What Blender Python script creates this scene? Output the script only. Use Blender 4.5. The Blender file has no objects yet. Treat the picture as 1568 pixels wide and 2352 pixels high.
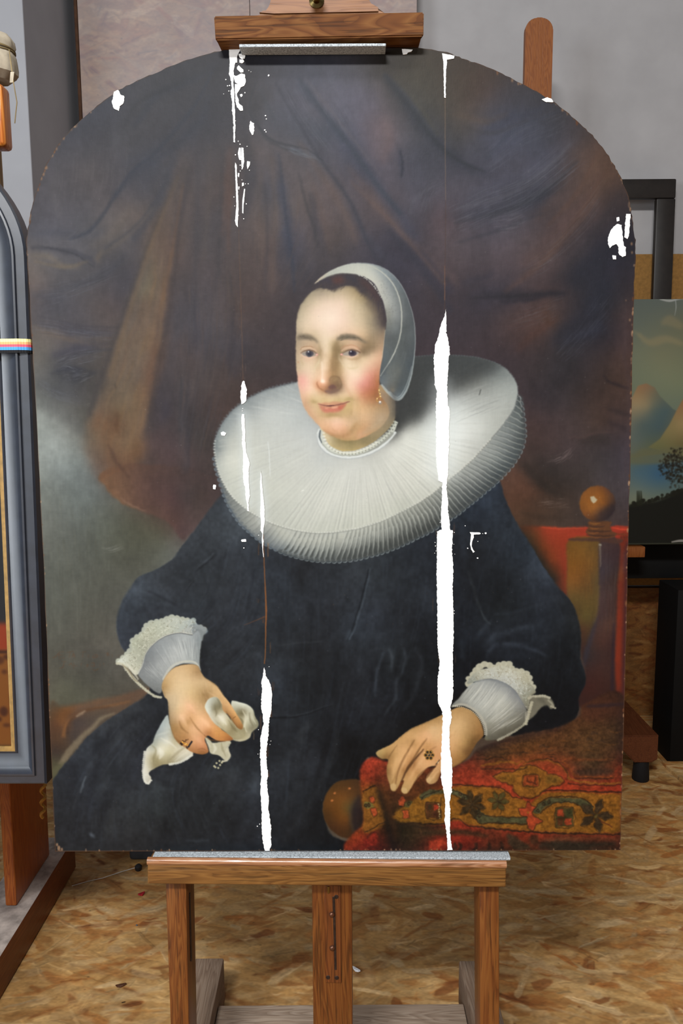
import bpy, bmesh, math, random
import numpy as np
from mathutils import Vector, Matrix

# ------------------------------------------------------------------ camera
C = bpy.context.scene.collection
FPX = 1829.0                                   # focal length in pixels of the 1568 x 2352 frame (28 mm on 36 mm)
CAM = np.array([0., 0., 1.45])
PITCH, ROLL = math.radians(7.7), math.radians(.4)
_F = np.array([0, math.cos(PITCH), -math.sin(PITCH)])
_U0 = np.array([0, math.sin(PITCH), math.cos(PITCH)])
_R0 = np.array([1., 0, 0])
_R = math.cos(ROLL) * _R0 - math.sin(ROLL) * _U0
_U = math.cos(ROLL) * _U0 + math.sin(ROLL) * _R0
cam_data = bpy.data.cameras.new('camera')
cam_data.sensor_width = 36.; cam_data.sensor_fit = 'AUTO'; cam_data.lens = FPX / 2352 * 36.
cam_data.clip_start = .02
cam = bpy.data.objects.new('camera', cam_data); C.objects.link(cam)
cam.matrix_world = Matrix(((_R[0], _U[0], -_F[0], CAM[0]), (_R[1], _U[1], -_F[1], CAM[1]), (_R[2], _U[2], -_F[2], CAM[2]), (0, 0, 0, 1)))
cam_data.dof.use_dof = False
bpy.context.scene.camera = cam

# ------------------------------------------------------------------ light
sc = bpy.context.scene
sc.view_settings.view_transform = 'Standard'; sc.view_settings.look = 'None'
sc.view_settings.gamma = 1.; sc.view_settings.use_curve_mapping = False
sc.view_settings.exposure = 0.
w = bpy.data.worlds.new('room_air'); sc.world = w; w.use_nodes = True
w.node_tree.nodes['Background'].inputs[0].default_value = (.86, .90, 1., 1)
w.node_tree.nodes['Background'].inputs[1].default_value = .05


def area(name, loc, target, sx, sy, power, col):
    d = bpy.data.lights.new(name, 'AREA'); d.shape = 'RECTANGLE'; d.size = sx; d.size_y = sy; d.energy = power; d.color = col
    o = bpy.data.objects.new(name, d); C.objects.link(o); o.location = loc
    o.rotation_euler = (Vector(target) - Vector(loc)).to_track_quat('-Z', 'Y').to_euler()
    return o


area('tube_lamp', (.25, .62, 3.05), (.1, 1.45, 1.2), .8, .08, 10, (1., .97, .93))     # lamp above, just in front of the panel
area('lamp_row', (-.6, -1.75, 3.85), (.1, 1.5, 1.2), 1.2, .30, 198, (.99, .985, .97))  # row of lamps high behind the camera
area('window_light', (-2.5, -.9, 1.8), (.1, 1.5, 1.), 1.2, 1.4, 84, (.90, .955, 1.))  # tall window on the left, behind the camera
area('back_wall_fill', (.4, 2.2, 3.8), (.4, 3.4, 2.6), 2.2, .3, 3, (.96, .97, 1.))        # unseen fill light added to brighten the back wall


# ------------------------------------------------------------------ rays
def ray(px, py):
    px, py = np.asarray(px, float), np.asarray(py, float)
    return _F + _R * ((px - 784) / FPX)[..., None] - _U * ((py - 1176) / FPX)[..., None]


def on_plane(px, py, P0, n):
    d = ray(px, py)
    return CAM + d * ((np.dot(P0 - CAM, n)) / (d @ n))[..., None]


def at_y(px, py, y):
    return on_plane(px, py, np.array([0, y, 0.]), np.array([0, 1., 0]))


def on_z(px, py, z=0.):
    return on_plane(px, py, np.array([0, 0, z]), np.array([0, 0, 1.]))


class Plane:
    """an upright board: e to the right, v up its face, n towards the viewer"""
    def __init__(s, O, yaw, lean):
        y, l = math.radians(yaw), math.radians(lean)
        s.O = np.asarray(O, float)
        s.e = np.array([math.cos(y), -math.sin(y), 0])
        s.n = np.array([-math.sin(y) * math.cos(l), -math.cos(y) * math.cos(l), math.sin(l)])
        s.v = np.array([math.sin(y) * math.sin(l), math.cos(y) * math.sin(l), math.cos(l)])

    def ab(s, px, py, h=0.):
        q = on_plane(px, py, s.O + s.n * h, s.n) - s.O
        return np.stack([q @ s.e, q @ s.v], -1)

    def w(s, a, b, h=0.):
        return s.O + s.e * np.asarray(a, float)[..., None] + s.v * np.asarray(b, float)[..., None] + s.n * np.asarray(h, float)[..., None]

    def px(s, px, py, h=0.):
        return on_plane(px, py, s.O + s.n * h, s.n)


O_main = CAM + ray(776, 1955) * 1.41
PN = Plane(O_main, 1.2, 2.5)                    # face of the painted panel



# ---------------------------------------------------------------- painter
# A small raster painter (numpy only): every colour on the portrait is laid
# down here as brush strokes, glazes and scattered colour patches.
class Painter:
    def __init__(s, W, H, T, seed=7):
        s.W, s.H, s.T = W, H, T
        s.im = np.zeros((H, W, 3), np.float32)
        s.rng = np.random.RandomState(seed)
        s.clip = None

    @staticmethod
    def spline(p, closed=False, n=8):
        p = np.asarray(p, float)
        if len(p) < 3:
            return p
        if closed:
            q = np.vstack([p[-1:], p, p[:2]])
        else:
            q = np.vstack([2 * p[:1] - p[1:2], p, 2 * p[-1:] - p[-2:-1]])
        a, b, c, d = q[:-3], q[1:-2], q[2:-1], q[3:]
        t = np.linspace(0, 1, n, endpoint=False)[:, None, None]
        r = .5 * (2 * b + (c - a) * t + (2 * a - 5 * b + 4 * c - d) * t ** 2
                  + (3 * b - a - 3 * c + d) * t ** 3)
        r = r.transpose(1, 0, 2).reshape(-1, p.shape[1])
        if not closed:
            r = np.vstack([r, p[-1:]])
        return r

    def cover(s, poly, pad):
        """antialiased coverage of a polygon (texture pixels) and its box"""
        x, y = poly[:, 0], poly[:, 1]
        x0 = max(0, int(np.floor(x.min())) - pad); x1 = min(s.W, int(np.ceil(x.max())) + pad + 1)
        y0 = max(0, int(np.floor(y.min())) - pad); y1 = min(s.H, int(np.ceil(y.max())) + pad + 1)
        if x1 - x0 < 1 or y1 - y0 < 1:
            return None, None
        ss = 4
        w, h = x1 - x0, y1 - y0
        X = x - x0; Y = (y - y0) * ss
        Xb = np.roll(X, -1); Yb = np.roll(Y, -1)
        sg = np.where(Yb > Y, 1.0, -1.0)
        up = Yb > Y
        ya = np.where(up, Y, Yb); yb = np.where(up, Yb, Y)
        xa = np.where(up, X, Xb); xb = np.where(up, Xb, X)
        st = np.clip(np.ceil(ya - .5), 0, h * ss).astype(int); en = np.clip(np.ceil(yb - .5), 0, h * ss).astype(int)
        n = np.maximum(en - st, 0); tot = int(n.sum())
        buf = np.zeros((h, w + 2), np.float32)
        if tot:
            e = np.repeat(np.arange(len(n)), n)
            off = np.cumsum(n) - n
            rows = st[e] + np.arange(tot) - off[e]
            xs = xa[e] + (rows + .5 - ya[e]) * ((xb - xa) / np.maximum(yb - ya, 1e-9))[e]
            xs = np.clip(xs, 0, w)
            ix = np.floor(xs).astype(int); fr = xs - ix
            np.add.at(buf, (rows // ss, ix), (sg[e] * (1 - fr) / ss).astype(np.float32))
            np.add.at(buf, (rows // ss, ix + 1), (sg[e] * fr / ss).astype(np.float32))
        m = np.clip(np.abs(np.cumsum(buf, 1)[:, :w]), 0, 1)
        return m, (x0, y0, x1, y1)

    @staticmethod
    def blur(m, sig):
        if sig < .35:
            return m
        for ax in (0, 1):
            if sig < 1.6:
                r = max(1, int(np.ceil(3 * sig)))
                k = np.exp(-.5 * (np.arange(-r, r + 1) / sig) ** 2); k /= k.sum()
                pw = [(0, 0)] * m.ndim; pw[ax] = (r, r)
                mp = np.pad(m, pw)
                L = m.shape[ax]
                o = 0
                for i, kk in enumerate(k):
                    o = o + kk * (mp[i:i + L] if ax == 0 else mp[:, i:i + L])
                m = o.astype(np.float32)
            else:
                r = max(1, int(round((np.sqrt(4 * sig * sig + 1) - 1) / 2)))
                for _ in range(3):
                    pw = [(0, 0)] * m.ndim; pw[ax] = (r + 1, r)
                    c = np.cumsum(np.pad(m, pw).astype(np.float64), ax)
                    L = m.shape[ax]
                    a = c[2 * r + 1:2 * r + 1 + L] if ax == 0 else c[:, 2 * r + 1:2 * r + 1 + L]
                    b = c[:L] if ax == 0 else c[:, :L]
                    m = ((a - b) / (2 * r + 1)).astype(np.float32)
        return m

    def _put(s, m, box, col, a):
        x0, y0, x1, y1 = box
        if s.clip is not None:
            m = m * s.clip[y0:y1, x0:x1]
        m = (m * a)[..., None]
        if callable(col):
            c = col(x0, y0, x1, y1)
        else:
            c = np.asarray(col, np.float32) / 255.
        v = s.im[y0:y1, x0:x1]
        v *= 1 - m
        v += m * c

    def fill(s, pts, col, a=1., f=.7, smooth=True, n=8):
        p = np.asarray(pts, float)
        if smooth:
            p = s.spline(p, True, n)
        m, box = s.cover(s.T(p), int(3 * f) + 2)
        if m is not None:
            s._put(s.blur(m, f), box, col, a)

    def mask(s, pts, f=.7, smooth=True):
        p = np.asarray(pts, float)
        if smooth:
            p = s.spline(p, True, 8)
        m, box = s.cover(s.T(p), int(3 * f) + 2)
        M = np.zeros((s.H, s.W), np.float32)
        x0, y0, x1, y1 = box
        M[y0:y1, x0:x1] = s.blur(m, f)
        return M

    def stroke(s, pts, w, col, a=1., f=.6, n=8):
        p = s.spline(pts, False, n)
        w = np.atleast_1d(np.asarray(w, float))
        if len(w) == 1:
            w = np.repeat(w, 2)
        t = np.linspace(0, 1, len(p))
        ww = np.interp(t, np.linspace(0, 1, len(w)), w) / 2
        d = np.gradient(p, axis=0)
        d /= np.maximum(np.hypot(d[:, 0], d[:, 1]), 1e-6)[:, None]
        nn = np.stack([-d[:, 1], d[:, 0]], 1) * ww[:, None]
        s.fill(np.vstack([p + nn, (p - nn)[::-1]]), col, a, f, False)

    def dot(s, x, y, r, col, a=1., f=.6, ry=None):
        t = np.linspace(0, 2 * np.pi, 20, endpoint=False)
        s.fill(np.stack([x + r * np.cos(t), y + (ry or r) * np.sin(t)], 1), col, a, f, False)

    def field(s, smp, c=14., lam=.02):
        """smooth colour field through scattered samples (x, y, (r,g,b))"""
        P = s.T(np.array([q[:2] for q in smp], float))
        C = np.array([q[2] for q in smp], float) / 255.
        d = np.sqrt(((P[:, None] - P[None]) ** 2).sum(-1) + c * c)
        n = len(P)
        A = np.zeros((n + 1, n + 1)); A[:n, :n] = -d + np.eye(n) * lam * c; A[:n, n] = 1; A[n, :n] = 1
        S = np.linalg.solve(A, np.vstack([C, np.zeros((1, 3))]))
        lo, hi = C.min(0) - .03, C.max(0) + .03

        def ev(x0, y0, x1, y1, st=6):
            gx = np.arange(x0, x1 + st, st, dtype=float); gy = np.arange(y0, y1 + st, st, dtype=float)
            out = np.zeros((len(gy), len(gx), 3)) + S[n]
            for k in range(n):
                out -= np.sqrt((gx[None] - P[k, 0]) ** 2 + (gy[:, None] - P[k, 1]) ** 2 + c * c)[..., None] * S[k]
            out = np.clip(out, lo, hi)
            px = (np.arange(x0, x1) - x0) / st; py = (np.arange(y0, y1) - y0) / st
            ix = px.astype(int); fx = (px - ix)[None, :, None]; iy = py.astype(int); fy = (py - iy)[:, None, None]
            r = out[iy] * (1 - fy) + out[np.minimum(iy + 1, len(gy) - 1)] * fy
            r = r[:, ix] * (1 - fx) + r[:, np.minimum(ix + 1, len(gx) - 1)] * fx
            return r.astype(np.float32)
        return ev

    def hairs(s, guides, n, cols, a=(.1, .3), w=(.8, 1.8), ln=(.15, .4), jit=6., f=.5):
        """n short bristle marks scattered between guide curves that share a direction"""
        G = [s.spline(g, False, 12) for g in guides]
        m = min(len(g) for g in G)
        G = [g[np.linspace(0, len(g) - 1, 40).astype(int)] for g in G]
        R = s.rng
        for _ in range(n):
            k = R.rand() * (len(G) - 1); i = min(int(k), len(G) - 2) if len(G) > 1 else 0; fr = k - i
            g = G[i] * (1 - fr) + G[i + 1] * fr if len(G) > 1 else G[0]
            L = R.uniform(*ln); t0 = R.uniform(0, 1 - L)
            ii = np.linspace(t0 * 39, (t0 + L) * 39, 6)
            q = np.stack([np.interp(ii, np.arange(40), g[:, 0]), np.interp(ii, np.arange(40), g[:, 1])], 1)
            q += R.uniform(-jit, jit, 2)
            c = cols[R.randint(len(cols))]
            s.stroke(q, [0.2, R.uniform(*w), R.uniform(*w), .2], c, R.uniform(*a), f, 3)

    def noise(s, gx, gy, seed):
        """value noise, cell size gx by gy pixels, -1..1"""
        r = np.random.RandomState(seed)
        h, w = int(s.H / gy) + 3, int(s.W / gx) + 3
        g = r.uniform(-1, 1, (h, w)).astype(np.float32)
        px = np.arange(s.W) / gx; py = np.arange(s.H) / gy
        ix = px.astype(int); fx = (px - ix).astype(np.float32); fx = fx * fx * (3 - 2 * fx)
        iy = py.astype(int); fy = (py - iy).astype(np.float32); fy = (fy * fy * (3 - 2 * fy))[:, None]
        r = g[iy] * (1 - fy) + g[iy + 1] * fy
        return r[:, ix] * (1 - fx) + r[:, ix + 1] * fx


def _warp(s, amp, cell, seed, M=None):
    """small irregular displacement of the wet paint, so no edge stays ruled"""
    dx, dy = s.noise(cell, cell, seed) * amp, s.noise(cell, cell, seed + 1) * amp
    if M is not None:
        dx, dy = dx * M, dy * M
    gx = np.clip(np.arange(s.W)[None, :] + dx, 0, s.W - 1.01); gy = np.clip(np.arange(s.H)[:, None] + dy, 0, s.H - 1.01)
    ix, iy = gx.astype(int), gy.astype(int)
    fx, fy = (gx - ix)[..., None].astype(np.float32), (gy - iy)[..., None].astype(np.float32)
    a = s.im
    s.im = (a[iy, ix] * (1 - fx) + a[iy, ix + 1] * fx) * (1 - fy) + (a[iy + 1, ix] * (1 - fx) + a[iy + 1, ix + 1] * fx) * fy


def _grade(s, M, sat=1., con=1., gain=(1, 1, 1), pivot=.28):
    """glaze: pull saturation and contrast of a masked passage"""
    c = s.im
    g = c.mean(2, keepdims=True)
    n = (g + (c - g) * sat - pivot) * con + pivot
    n *= np.asarray(gain, np.float32)
    m = M[..., None] if M is not None else 1.
    s.im = (c * (1 - m) + n * m).astype(np.float32)


def _mottle(s, M, amt, cells, seed):
    n = sum(s.noise(a, b, seed + i) * w for i, (a, b, w) in enumerate(cells))
    m = (M if M is not None else 1.) * n * amt
    s.im *= (1 + m)[..., None]


Painter.warp, Painter.grade, Painter.mottle = _warp, _grade, _mottle


def frame(ox, oy, k):
    """points noted on an enlarged detail -> points on the panel drawing"""
    def fn(*p):
        return [(ox + p[i] / k, oy + p[i + 1] / k) for i in range(0, len(p), 2)]
    return fn


def smp(fr, rows):
    return [fr(r[0], r[1])[0] + (r[2:5],) for r in rows]


def paint_background(P):
    """curtain, grey wall and chair behind the sitter"""
    J = frame(60, 560, 3.136); N = frame(560, 160, 1.742); M = frame(1150, 560, 3.565)
    O = frame(0, 0, 2.); H = frame(1000, 1080, 3.409); L = frame(120, 1560, 3.136); C = frame(80, 1100, 2.529)
    S = smp(O, [  # upper left, detail at 2x
        (1000, 250, 56, 55, 60), (800, 310, 62, 62, 66), (640, 400, 70, 70, 74), (480, 520, 66, 67, 74), (330, 620, 76, 76, 82),
        (240, 760, 86, 82, 84), (170, 950, 84, 80, 82), (160, 1080, 88, 87, 92), (700, 420, 66, 66, 70), (850, 480, 68, 67, 71),
        (560, 650, 76, 74, 76), (660, 560, 70, 68, 70), (420, 800, 92, 84, 82), (320, 880, 88, 83, 84), (520, 860, 84, 78, 80),
        (400, 1020, 84, 82, 84), (300, 1060, 92, 89, 92), (560, 1050, 102, 92, 84), (620, 980, 106, 92, 82), (500, 1120, 96, 90, 86),
        (700, 900, 72, 71, 76), (640, 1100, 76, 74, 80), (740, 780, 64, 66, 74), (830, 760, 92, 78, 70), (780, 900, 98, 82, 70),
        (740, 1050, 104, 84, 68), (700, 1150, 106, 86, 68), (840, 960, 88, 76, 72), (880, 640, 66, 66, 74), (930, 800, 74, 71, 74),
        (950, 540, 60, 60, 66), (1000, 700, 76, 70, 70), (1010, 1000, 78, 72, 74), (1050, 850, 92, 72, 64), (1060, 600, 70, 68, 72),
        (900, 1100, 80, 74, 74), (1120, 500, 64, 62, 66), (1150, 800, 68, 66, 70), (1180, 1000, 92, 82, 78), (1200, 450, 82, 78, 80),
        (1180, 700, 96, 84, 80), (1260, 560, 80, 82, 90), (1300, 430, 84, 84, 92), (1300, 750, 104, 92, 90), (1270, 900, 74, 76, 86),
        (1350, 900, 104, 90, 84), (1330, 1100, 72, 72, 82), (1420, 1000, 92, 82, 80), (1450, 500, 104, 96, 102), (1500, 760, 88, 84, 88),
        (1500, 1000, 104, 88, 84), (1480, 1150, 80, 72, 72), (1440, 400, 84, 86, 98)])
    S += smp(N, [  # upper right
        (180, 130, 92, 90, 100), (300, 90, 96, 94, 102), (430, 60, 100, 98, 108), (520, 120, 104, 98, 108), (450, 200, 98, 94, 104),
        (380, 330, 92, 88, 98), (470, 270, 96, 92, 104), (565, 230, 116, 96, 94), (540, 330, 108, 92, 94), (480, 420, 74, 76, 92),
        (440, 320, 76, 82, 96), (250, 200, 78, 82, 92), (330, 240, 70, 76, 88), (560, 30, 70, 62, 54), (640, 60, 78, 72, 60),
        (720, 100, 86, 80, 66), (760, 60, 72, 66, 56), (660, 180, 62, 64, 70), (740, 270, 62, 64, 72), (850, 380, 66, 66, 76),
        (640, 340, 76, 76, 86), (700, 260, 88, 86, 90), (640, 240, 92, 86, 88), (860, 100, 80, 68, 56), (960, 80, 86, 66, 56),
        (1040, 110, 70, 66, 70), (900, 190, 92, 78, 68), (850, 260, 76, 72, 68), (1000, 200, 76, 78, 90), (1080, 210, 74, 76, 88),
        (1000, 300, 80, 82, 96), (1150, 260, 76, 78, 88), (1250, 170, 70, 68, 72), (1320, 240, 70, 64, 66), (1200, 360, 86, 86, 98),
        (1100, 390, 80, 76, 82), (960, 360, 80, 80, 90), (1340, 350, 94, 76, 68), (1420, 330, 98, 74, 60), (1450, 430, 100, 74, 58),
        (1400, 480, 104, 78, 64), (1280, 420, 86, 76, 76), (1500, 520, 66, 56, 56), (750, 420, 84, 82, 90), (700, 480, 84, 82, 92),
        (780, 520, 88, 80, 86), (880, 460, 92, 86, 92), (1000, 460, 82, 80, 90), (1100, 480, 74, 74, 84), (1200, 500, 68, 68, 76),
        (900, 560, 76, 74, 84), (1050, 600, 90, 86, 94), (780, 600, 98, 78, 78), (700, 620, 78, 74, 82), (620, 560, 84, 78, 84),
        (560, 560, 98, 82, 80), (480, 480, 96, 82, 82), (420, 560, 82, 78, 84), (350, 480, 100, 86, 84), (380, 640, 92, 78, 72),
        (280, 560, 90, 78, 74), (300, 700, 84, 72, 68), (220, 640, 86, 78, 82), (150, 560, 94, 84, 80), (100, 700, 92, 76, 70),
        (60, 560, 88, 78, 76), (180, 740, 70, 68, 76), (260, 420, 88, 80, 80), (470, 680, 76, 70, 76), (560, 690, 70, 66, 76),
        (640, 720, 64, 60, 70), (680, 800, 68, 64, 74), (600, 800, 66, 62, 72), (740, 740, 86, 74, 76), (780, 840, 82, 68, 68),
        (860, 700, 90, 80, 82), (860, 820, 80, 68, 70), (1000, 700, 92, 82, 86), (1000, 820, 86, 74, 76), (1120, 640, 92, 82, 84),
        (1200, 600, 82, 70, 70), (1280, 620, 96, 76, 70), (1200, 760, 96, 78, 74), (1300, 540, 94, 74, 66), (1380, 580, 82, 68, 66),
        (1420, 720, 54, 52, 60), (1350, 820, 54, 54, 60), (1460, 820, 52, 50, 58), (1530, 700, 48, 46, 54), (1250, 860, 72, 60, 62),
        (1050, 905, 60, 56, 64), (950, 905, 62, 58, 66)])
    S += smp(M, [  # right side
        (60, 620, 88, 70, 66), (250, 580, 90, 68, 62), (420, 600, 88, 66, 56), (180, 780, 86, 64, 58), (320, 700, 84, 64, 58),
        (60, 900, 72, 60, 62), (250, 900, 66, 56, 56), (480, 720, 60, 54, 56), (650, 700, 56, 54, 60), (600, 500, 66, 58, 60),
        (780, 620, 50, 50, 58), (900, 520, 50, 50, 56), (860, 700, 54, 50, 56), (1000, 560, 74, 58, 54), (1020, 760, 76, 60, 58),
        (930, 850, 70, 56, 54), (560, 860, 56, 52, 54), (420, 1050, 56, 52, 54), (560, 1080, 56, 50, 50), (300, 1050, 66, 56, 54),
        (700, 1050, 62, 54, 54), (900, 980, 80, 62, 54), (980, 1180, 82, 62, 52), (820, 1150, 66, 52, 46), (300, 1250, 64, 56, 58),
        (500, 1300, 68, 60, 60), (700, 1280, 72, 58, 52), (950, 1350, 74, 58, 52), (300, 1450, 80, 62, 58), (600, 1480, 82, 68, 64),
        (800, 1480, 78, 60, 50), (1000, 1500, 74, 60, 58), (350, 1650, 76, 60, 54), (550, 1680, 82, 68, 66), (750, 1650, 66, 58, 56),
        (1000, 1680, 72, 64, 68), (200, 1780, 70, 58, 52), (350, 1850, 56, 50, 46), (450, 1960, 54, 46, 40), (650, 1800, 74, 64, 60),
        (800, 1800, 64, 58, 56), (950, 1850, 76, 68, 70), (120, 1920, 92, 66, 52), (200, 2000, 92, 62, 46), (300, 2120, 86, 64, 50),
        (500, 2120, 82, 64, 52), (200, 2230, 80, 58, 42), (500, 2240, 76, 62, 52), (980, 2150, 78, 68, 66), (1000, 2250, 74, 60, 56)])
    S += smp(J, [  # left curtain
        (60, 120, 112, 102, 92), (60, 320, 112, 96, 86), (60, 430, 92, 84, 82), (150, 200, 104, 98, 94), (250, 250, 90, 86, 86),
        (400, 250, 84, 80, 80), (200, 420, 82, 80, 84), (120, 520, 82, 78, 80), (350, 340, 84, 80, 80), (560, 400, 90, 80, 78),
        (500, 480, 96, 84, 78), (450, 560, 84, 78, 78), (620, 480, 88, 76, 72), (700, 340, 72, 68, 72), (760, 200, 76, 72, 76),
        (300, 560, 80, 76, 78), (200, 660, 100, 90, 80), (100, 700, 106, 96, 84), (300, 660, 90, 82, 80), (550, 700, 92, 82, 74),
        (250, 800, 78, 76, 78), (450, 740, 72, 70, 74), (150, 850, 98, 94, 84), (400, 850, 82, 76, 70), (550, 820, 80, 72, 64),
        (300, 960, 66, 66, 68), (480, 950, 72, 68, 64), (130, 950, 88, 86, 82), (350, 1080, 82, 80, 78), (150, 1040, 90, 90, 84),
        (450, 1080, 78, 74, 68), (560, 920, 78, 68, 60), (100, 1150, 112, 114, 104), (250, 1150, 96, 95, 88), (400, 1180, 84, 80, 70),
        (150, 1280, 132, 136, 124), (280, 1280, 116, 116, 106), (380, 1290, 92, 90, 80), (200, 1420, 136, 141, 130), (330, 1420, 124, 126, 114),
        (150, 1600, 124, 129, 118), (380, 1560, 118, 124, 114), (420, 1660, 112, 118, 110), (250, 1650, 118, 124, 116),
        (1100, 60, 92, 76, 70), (1180, 250, 84, 74, 72), (1240, 450, 80, 74, 76), (1100, 350, 80, 72, 72), (1120, 550, 80, 74, 76),
        (1300, 300, 84, 74, 74), (1400, 300, 82, 74, 74), (1500, 250, 86, 72, 66), (1450, 500, 86, 74, 70), (1540, 450, 84, 68, 62),
        (1150, 700, 84, 72, 68), (1250, 680, 72, 68, 74), (1350, 620, 80, 74, 74), (1080, 780, 78, 70, 70), (1200, 850, 84, 70, 64),
        (1300, 850, 68, 64, 66), (1430, 850, 82, 68, 62), (1500, 800, 66, 62, 66), (980, 950, 74, 66, 66), (1050, 1050, 74, 66, 66),
        (1150, 1050, 76, 68, 66), (1300, 1000, 78, 68, 64), (1420, 1000, 80, 66, 60), (1500, 1050, 74, 60, 54), (950, 1150, 64, 58, 62),
        (1050, 1250, 74, 64, 62), (1250, 1150, 72, 62, 60), (1350, 1250, 76, 60, 54), (1200, 1300, 62, 58, 58), (900, 1400, 80, 64, 60),
        (1000, 1450, 82, 66, 64), (1100, 1500, 78, 62, 60), (1250, 1420, 66, 60, 56), (1300, 1550, 74, 62, 58), (850, 1550, 84, 68, 60),
        (1150, 1640, 74, 60, 56), (950, 1650, 84, 66, 60), (1300, 1660, 70, 58, 54)])
    S += smp(C, [  # grey wall low left and the curtain tip
        (60, 60, 112, 116, 104), (200, 60, 112, 118, 108), (330, 100, 104, 110, 102), (80, 250, 106, 108, 96), (250, 250, 96, 100, 90),
        (450, 220, 88, 90, 76), (600, 250, 86, 84, 66), (750, 330, 84, 82, 64), (700, 400, 84, 84, 70), (820, 400, 100, 102, 92),
        (100, 450, 92, 94, 82), (300, 450, 90, 92, 80), (500, 450, 82, 82, 68), (620, 500, 86, 86, 72), (120, 650, 90, 92, 80),
        (300, 650, 86, 86, 74), (500, 600, 84, 84, 72), (450, 750, 86, 85, 74), (150, 850, 86, 86, 74), (350, 850, 84, 82, 70),
        (120, 1000, 84, 82, 70), (300, 1000, 84, 81, 70), (430, 950, 92, 88, 76), (200, 1150, 84, 82, 70), (400, 1130, 82, 80, 70),
        (60, 1150, 92, 88, 74), (700, 100, 88, 66, 58), (850, 80, 74, 60, 58), (800, 200, 82, 62, 56), (950, 60, 72, 60, 56),
        (880, 270, 84, 64, 58), (960, 200, 78, 66, 62)])
    S += [(150, 1570, (86, 86, 68)), (220, 1590, (82, 80, 66)), (320, 1560, (84, 82, 70)), (300, 1590, (84, 78, 66))]
    bg = P.field(S, 26., .5)  # tones include the bluish glare on the varnish
    P._put(np.ones((P.H, P.W), np.float32), (0, 0, P.W, P.H), bg, 1.)

    # ---- long lit fold on the left
    S2 = smp(J, [(960, 20, 108, 88, 72), (1000, 120, 104, 84, 70), (900, 200, 108, 94, 74), (880, 350, 106, 94, 72), (980, 350, 108, 86, 70),
                 (820, 450, 104, 88, 72), (940, 500, 108, 86, 68), (780, 600, 106, 90, 74), (900, 650, 114, 90, 68), (980, 620, 96, 78, 68),
                 (740, 750, 112, 94, 74), (850, 800, 112, 94, 76), (920, 780, 110, 80, 58), (680, 900, 108, 90, 70), (800, 950, 112, 94, 76),
                 (890, 950, 108, 78, 56), (640, 1050, 104, 88, 68), (750, 1100, 114, 96, 72), (850, 1100, 118, 88, 60), (560, 1180, 112, 90, 68),
                 (680, 1200, 112, 90, 62), (820, 1250, 118, 94, 68), (520, 1290, 118, 86, 58), (660, 1290, 106, 76, 50), (760, 1350, 116, 92, 66),
                 (470, 1380, 110, 92, 70), (580, 1420, 116, 86, 58), (720, 1450, 120, 94, 66), (800, 1500, 116, 82, 52), (480, 1530, 112, 94, 76),
                 (600, 1550, 112, 82, 58), (700, 1560, 114, 84, 58), (540, 1640, 112, 92, 76), (650, 1650, 108, 76, 52)])
    S2 += smp(C, [(480, 40, 118, 82, 54), (440, 60, 110, 74, 50), (560, 130, 116, 82, 60), (600, 40, 100, 70, 54), (700, 200, 96, 72, 58)])
    f2 = P.field(S2, 12., .3)
    P.fill(J(900, -30, 1090, -30, 1070, 150, 1040, 350, 1015, 550, 990, 700, 960, 880, 915, 1050, 885, 1200, 870, 1320, 850, 1480, 800, 1580, 720, 1700,
             620, 1760, 560, 1740, 490, 1640, 430, 1520, 412, 1430, 440, 1300, 500, 1180, 550, 1060, 590, 930, 640, 800, 680, 660, 740, 480, 790, 320, 850, 130), f2, .95, 9)
    P.fill(C(400, 0, 480, 90, 590, 170, 740, 232, 800, 270, 860, 345, 900, 320, 1010, 220, 1090, 110, 1080, 0, 700, -60), bg, .9, 1.5)
    cf = P.field(smp(C, [(440, 20, 120, 84, 56), (520, 110, 118, 84, 60), (600, 150, 104, 74, 58), (700, 200, 98, 72, 60), (800, 250, 88, 64, 56),
                         (600, 50, 98, 70, 56), (700, 80, 90, 66, 58), (800, 120, 84, 62, 58), (860, 300, 84, 64, 60), (900, 100, 74, 62, 58),
                         (980, 100, 74, 60, 54), (930, 230, 84, 68, 62), (1050, 80, 74, 60, 56)]), 10.)
    P.fill(C(370, -10, 420, 60, 500, 130, 590, 172, 740, 232, 800, 275, 860, 345, 900, 320, 1010, 220, 1090, 110, 1080, 0, 700, -90, 450, -60), cf, .9, 2.5)
    P.stroke(C(380, 0, 440, 78, 520, 140, 600, 174), [3, 6, 5, 2], (128, 90, 58), .6, 2)
    P.stroke(C(500, 110, 560, 150, 640, 180), [2, 5, 2], (140, 108, 84), .5, 1.5)
    # streaks in the lit fold
    P.hairs([J(920, 0, 860, 300, 780, 600, 640, 1000, 500, 1350, 520, 1600), J(1060, 0, 1020, 350, 960, 700, 900, 1000, 840, 1350, 740, 1600)],
            130, [(126, 104, 76), (134, 100, 62), (92, 74, 62), (98, 84, 66), (120, 92, 66)], (.08, .28), (2, 7), (.1, .3), 5, 2.2)
    P.stroke(J(660, 1210, 650, 1300, 680, 1380), [4, 14, 5], (92, 62, 40), .5, 3)
    P.stroke(J(600, 1450, 660, 1580, 740, 1690), [3, 8, 3], (84, 60, 46), .6, 2)
    P.stroke(J(620, 1000, 640, 1040, 650, 1055), [2, 6, 2], (58, 52, 46), .5, 2)

    # ---- folds of the curtain: (points on photo detail, width, colour, alpha, softness)
    dk, bl, br, lt, rd = (52, 52, 58), (58, 64, 80), (100, 80, 66), (116, 104, 100), (112, 76, 60)
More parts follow.
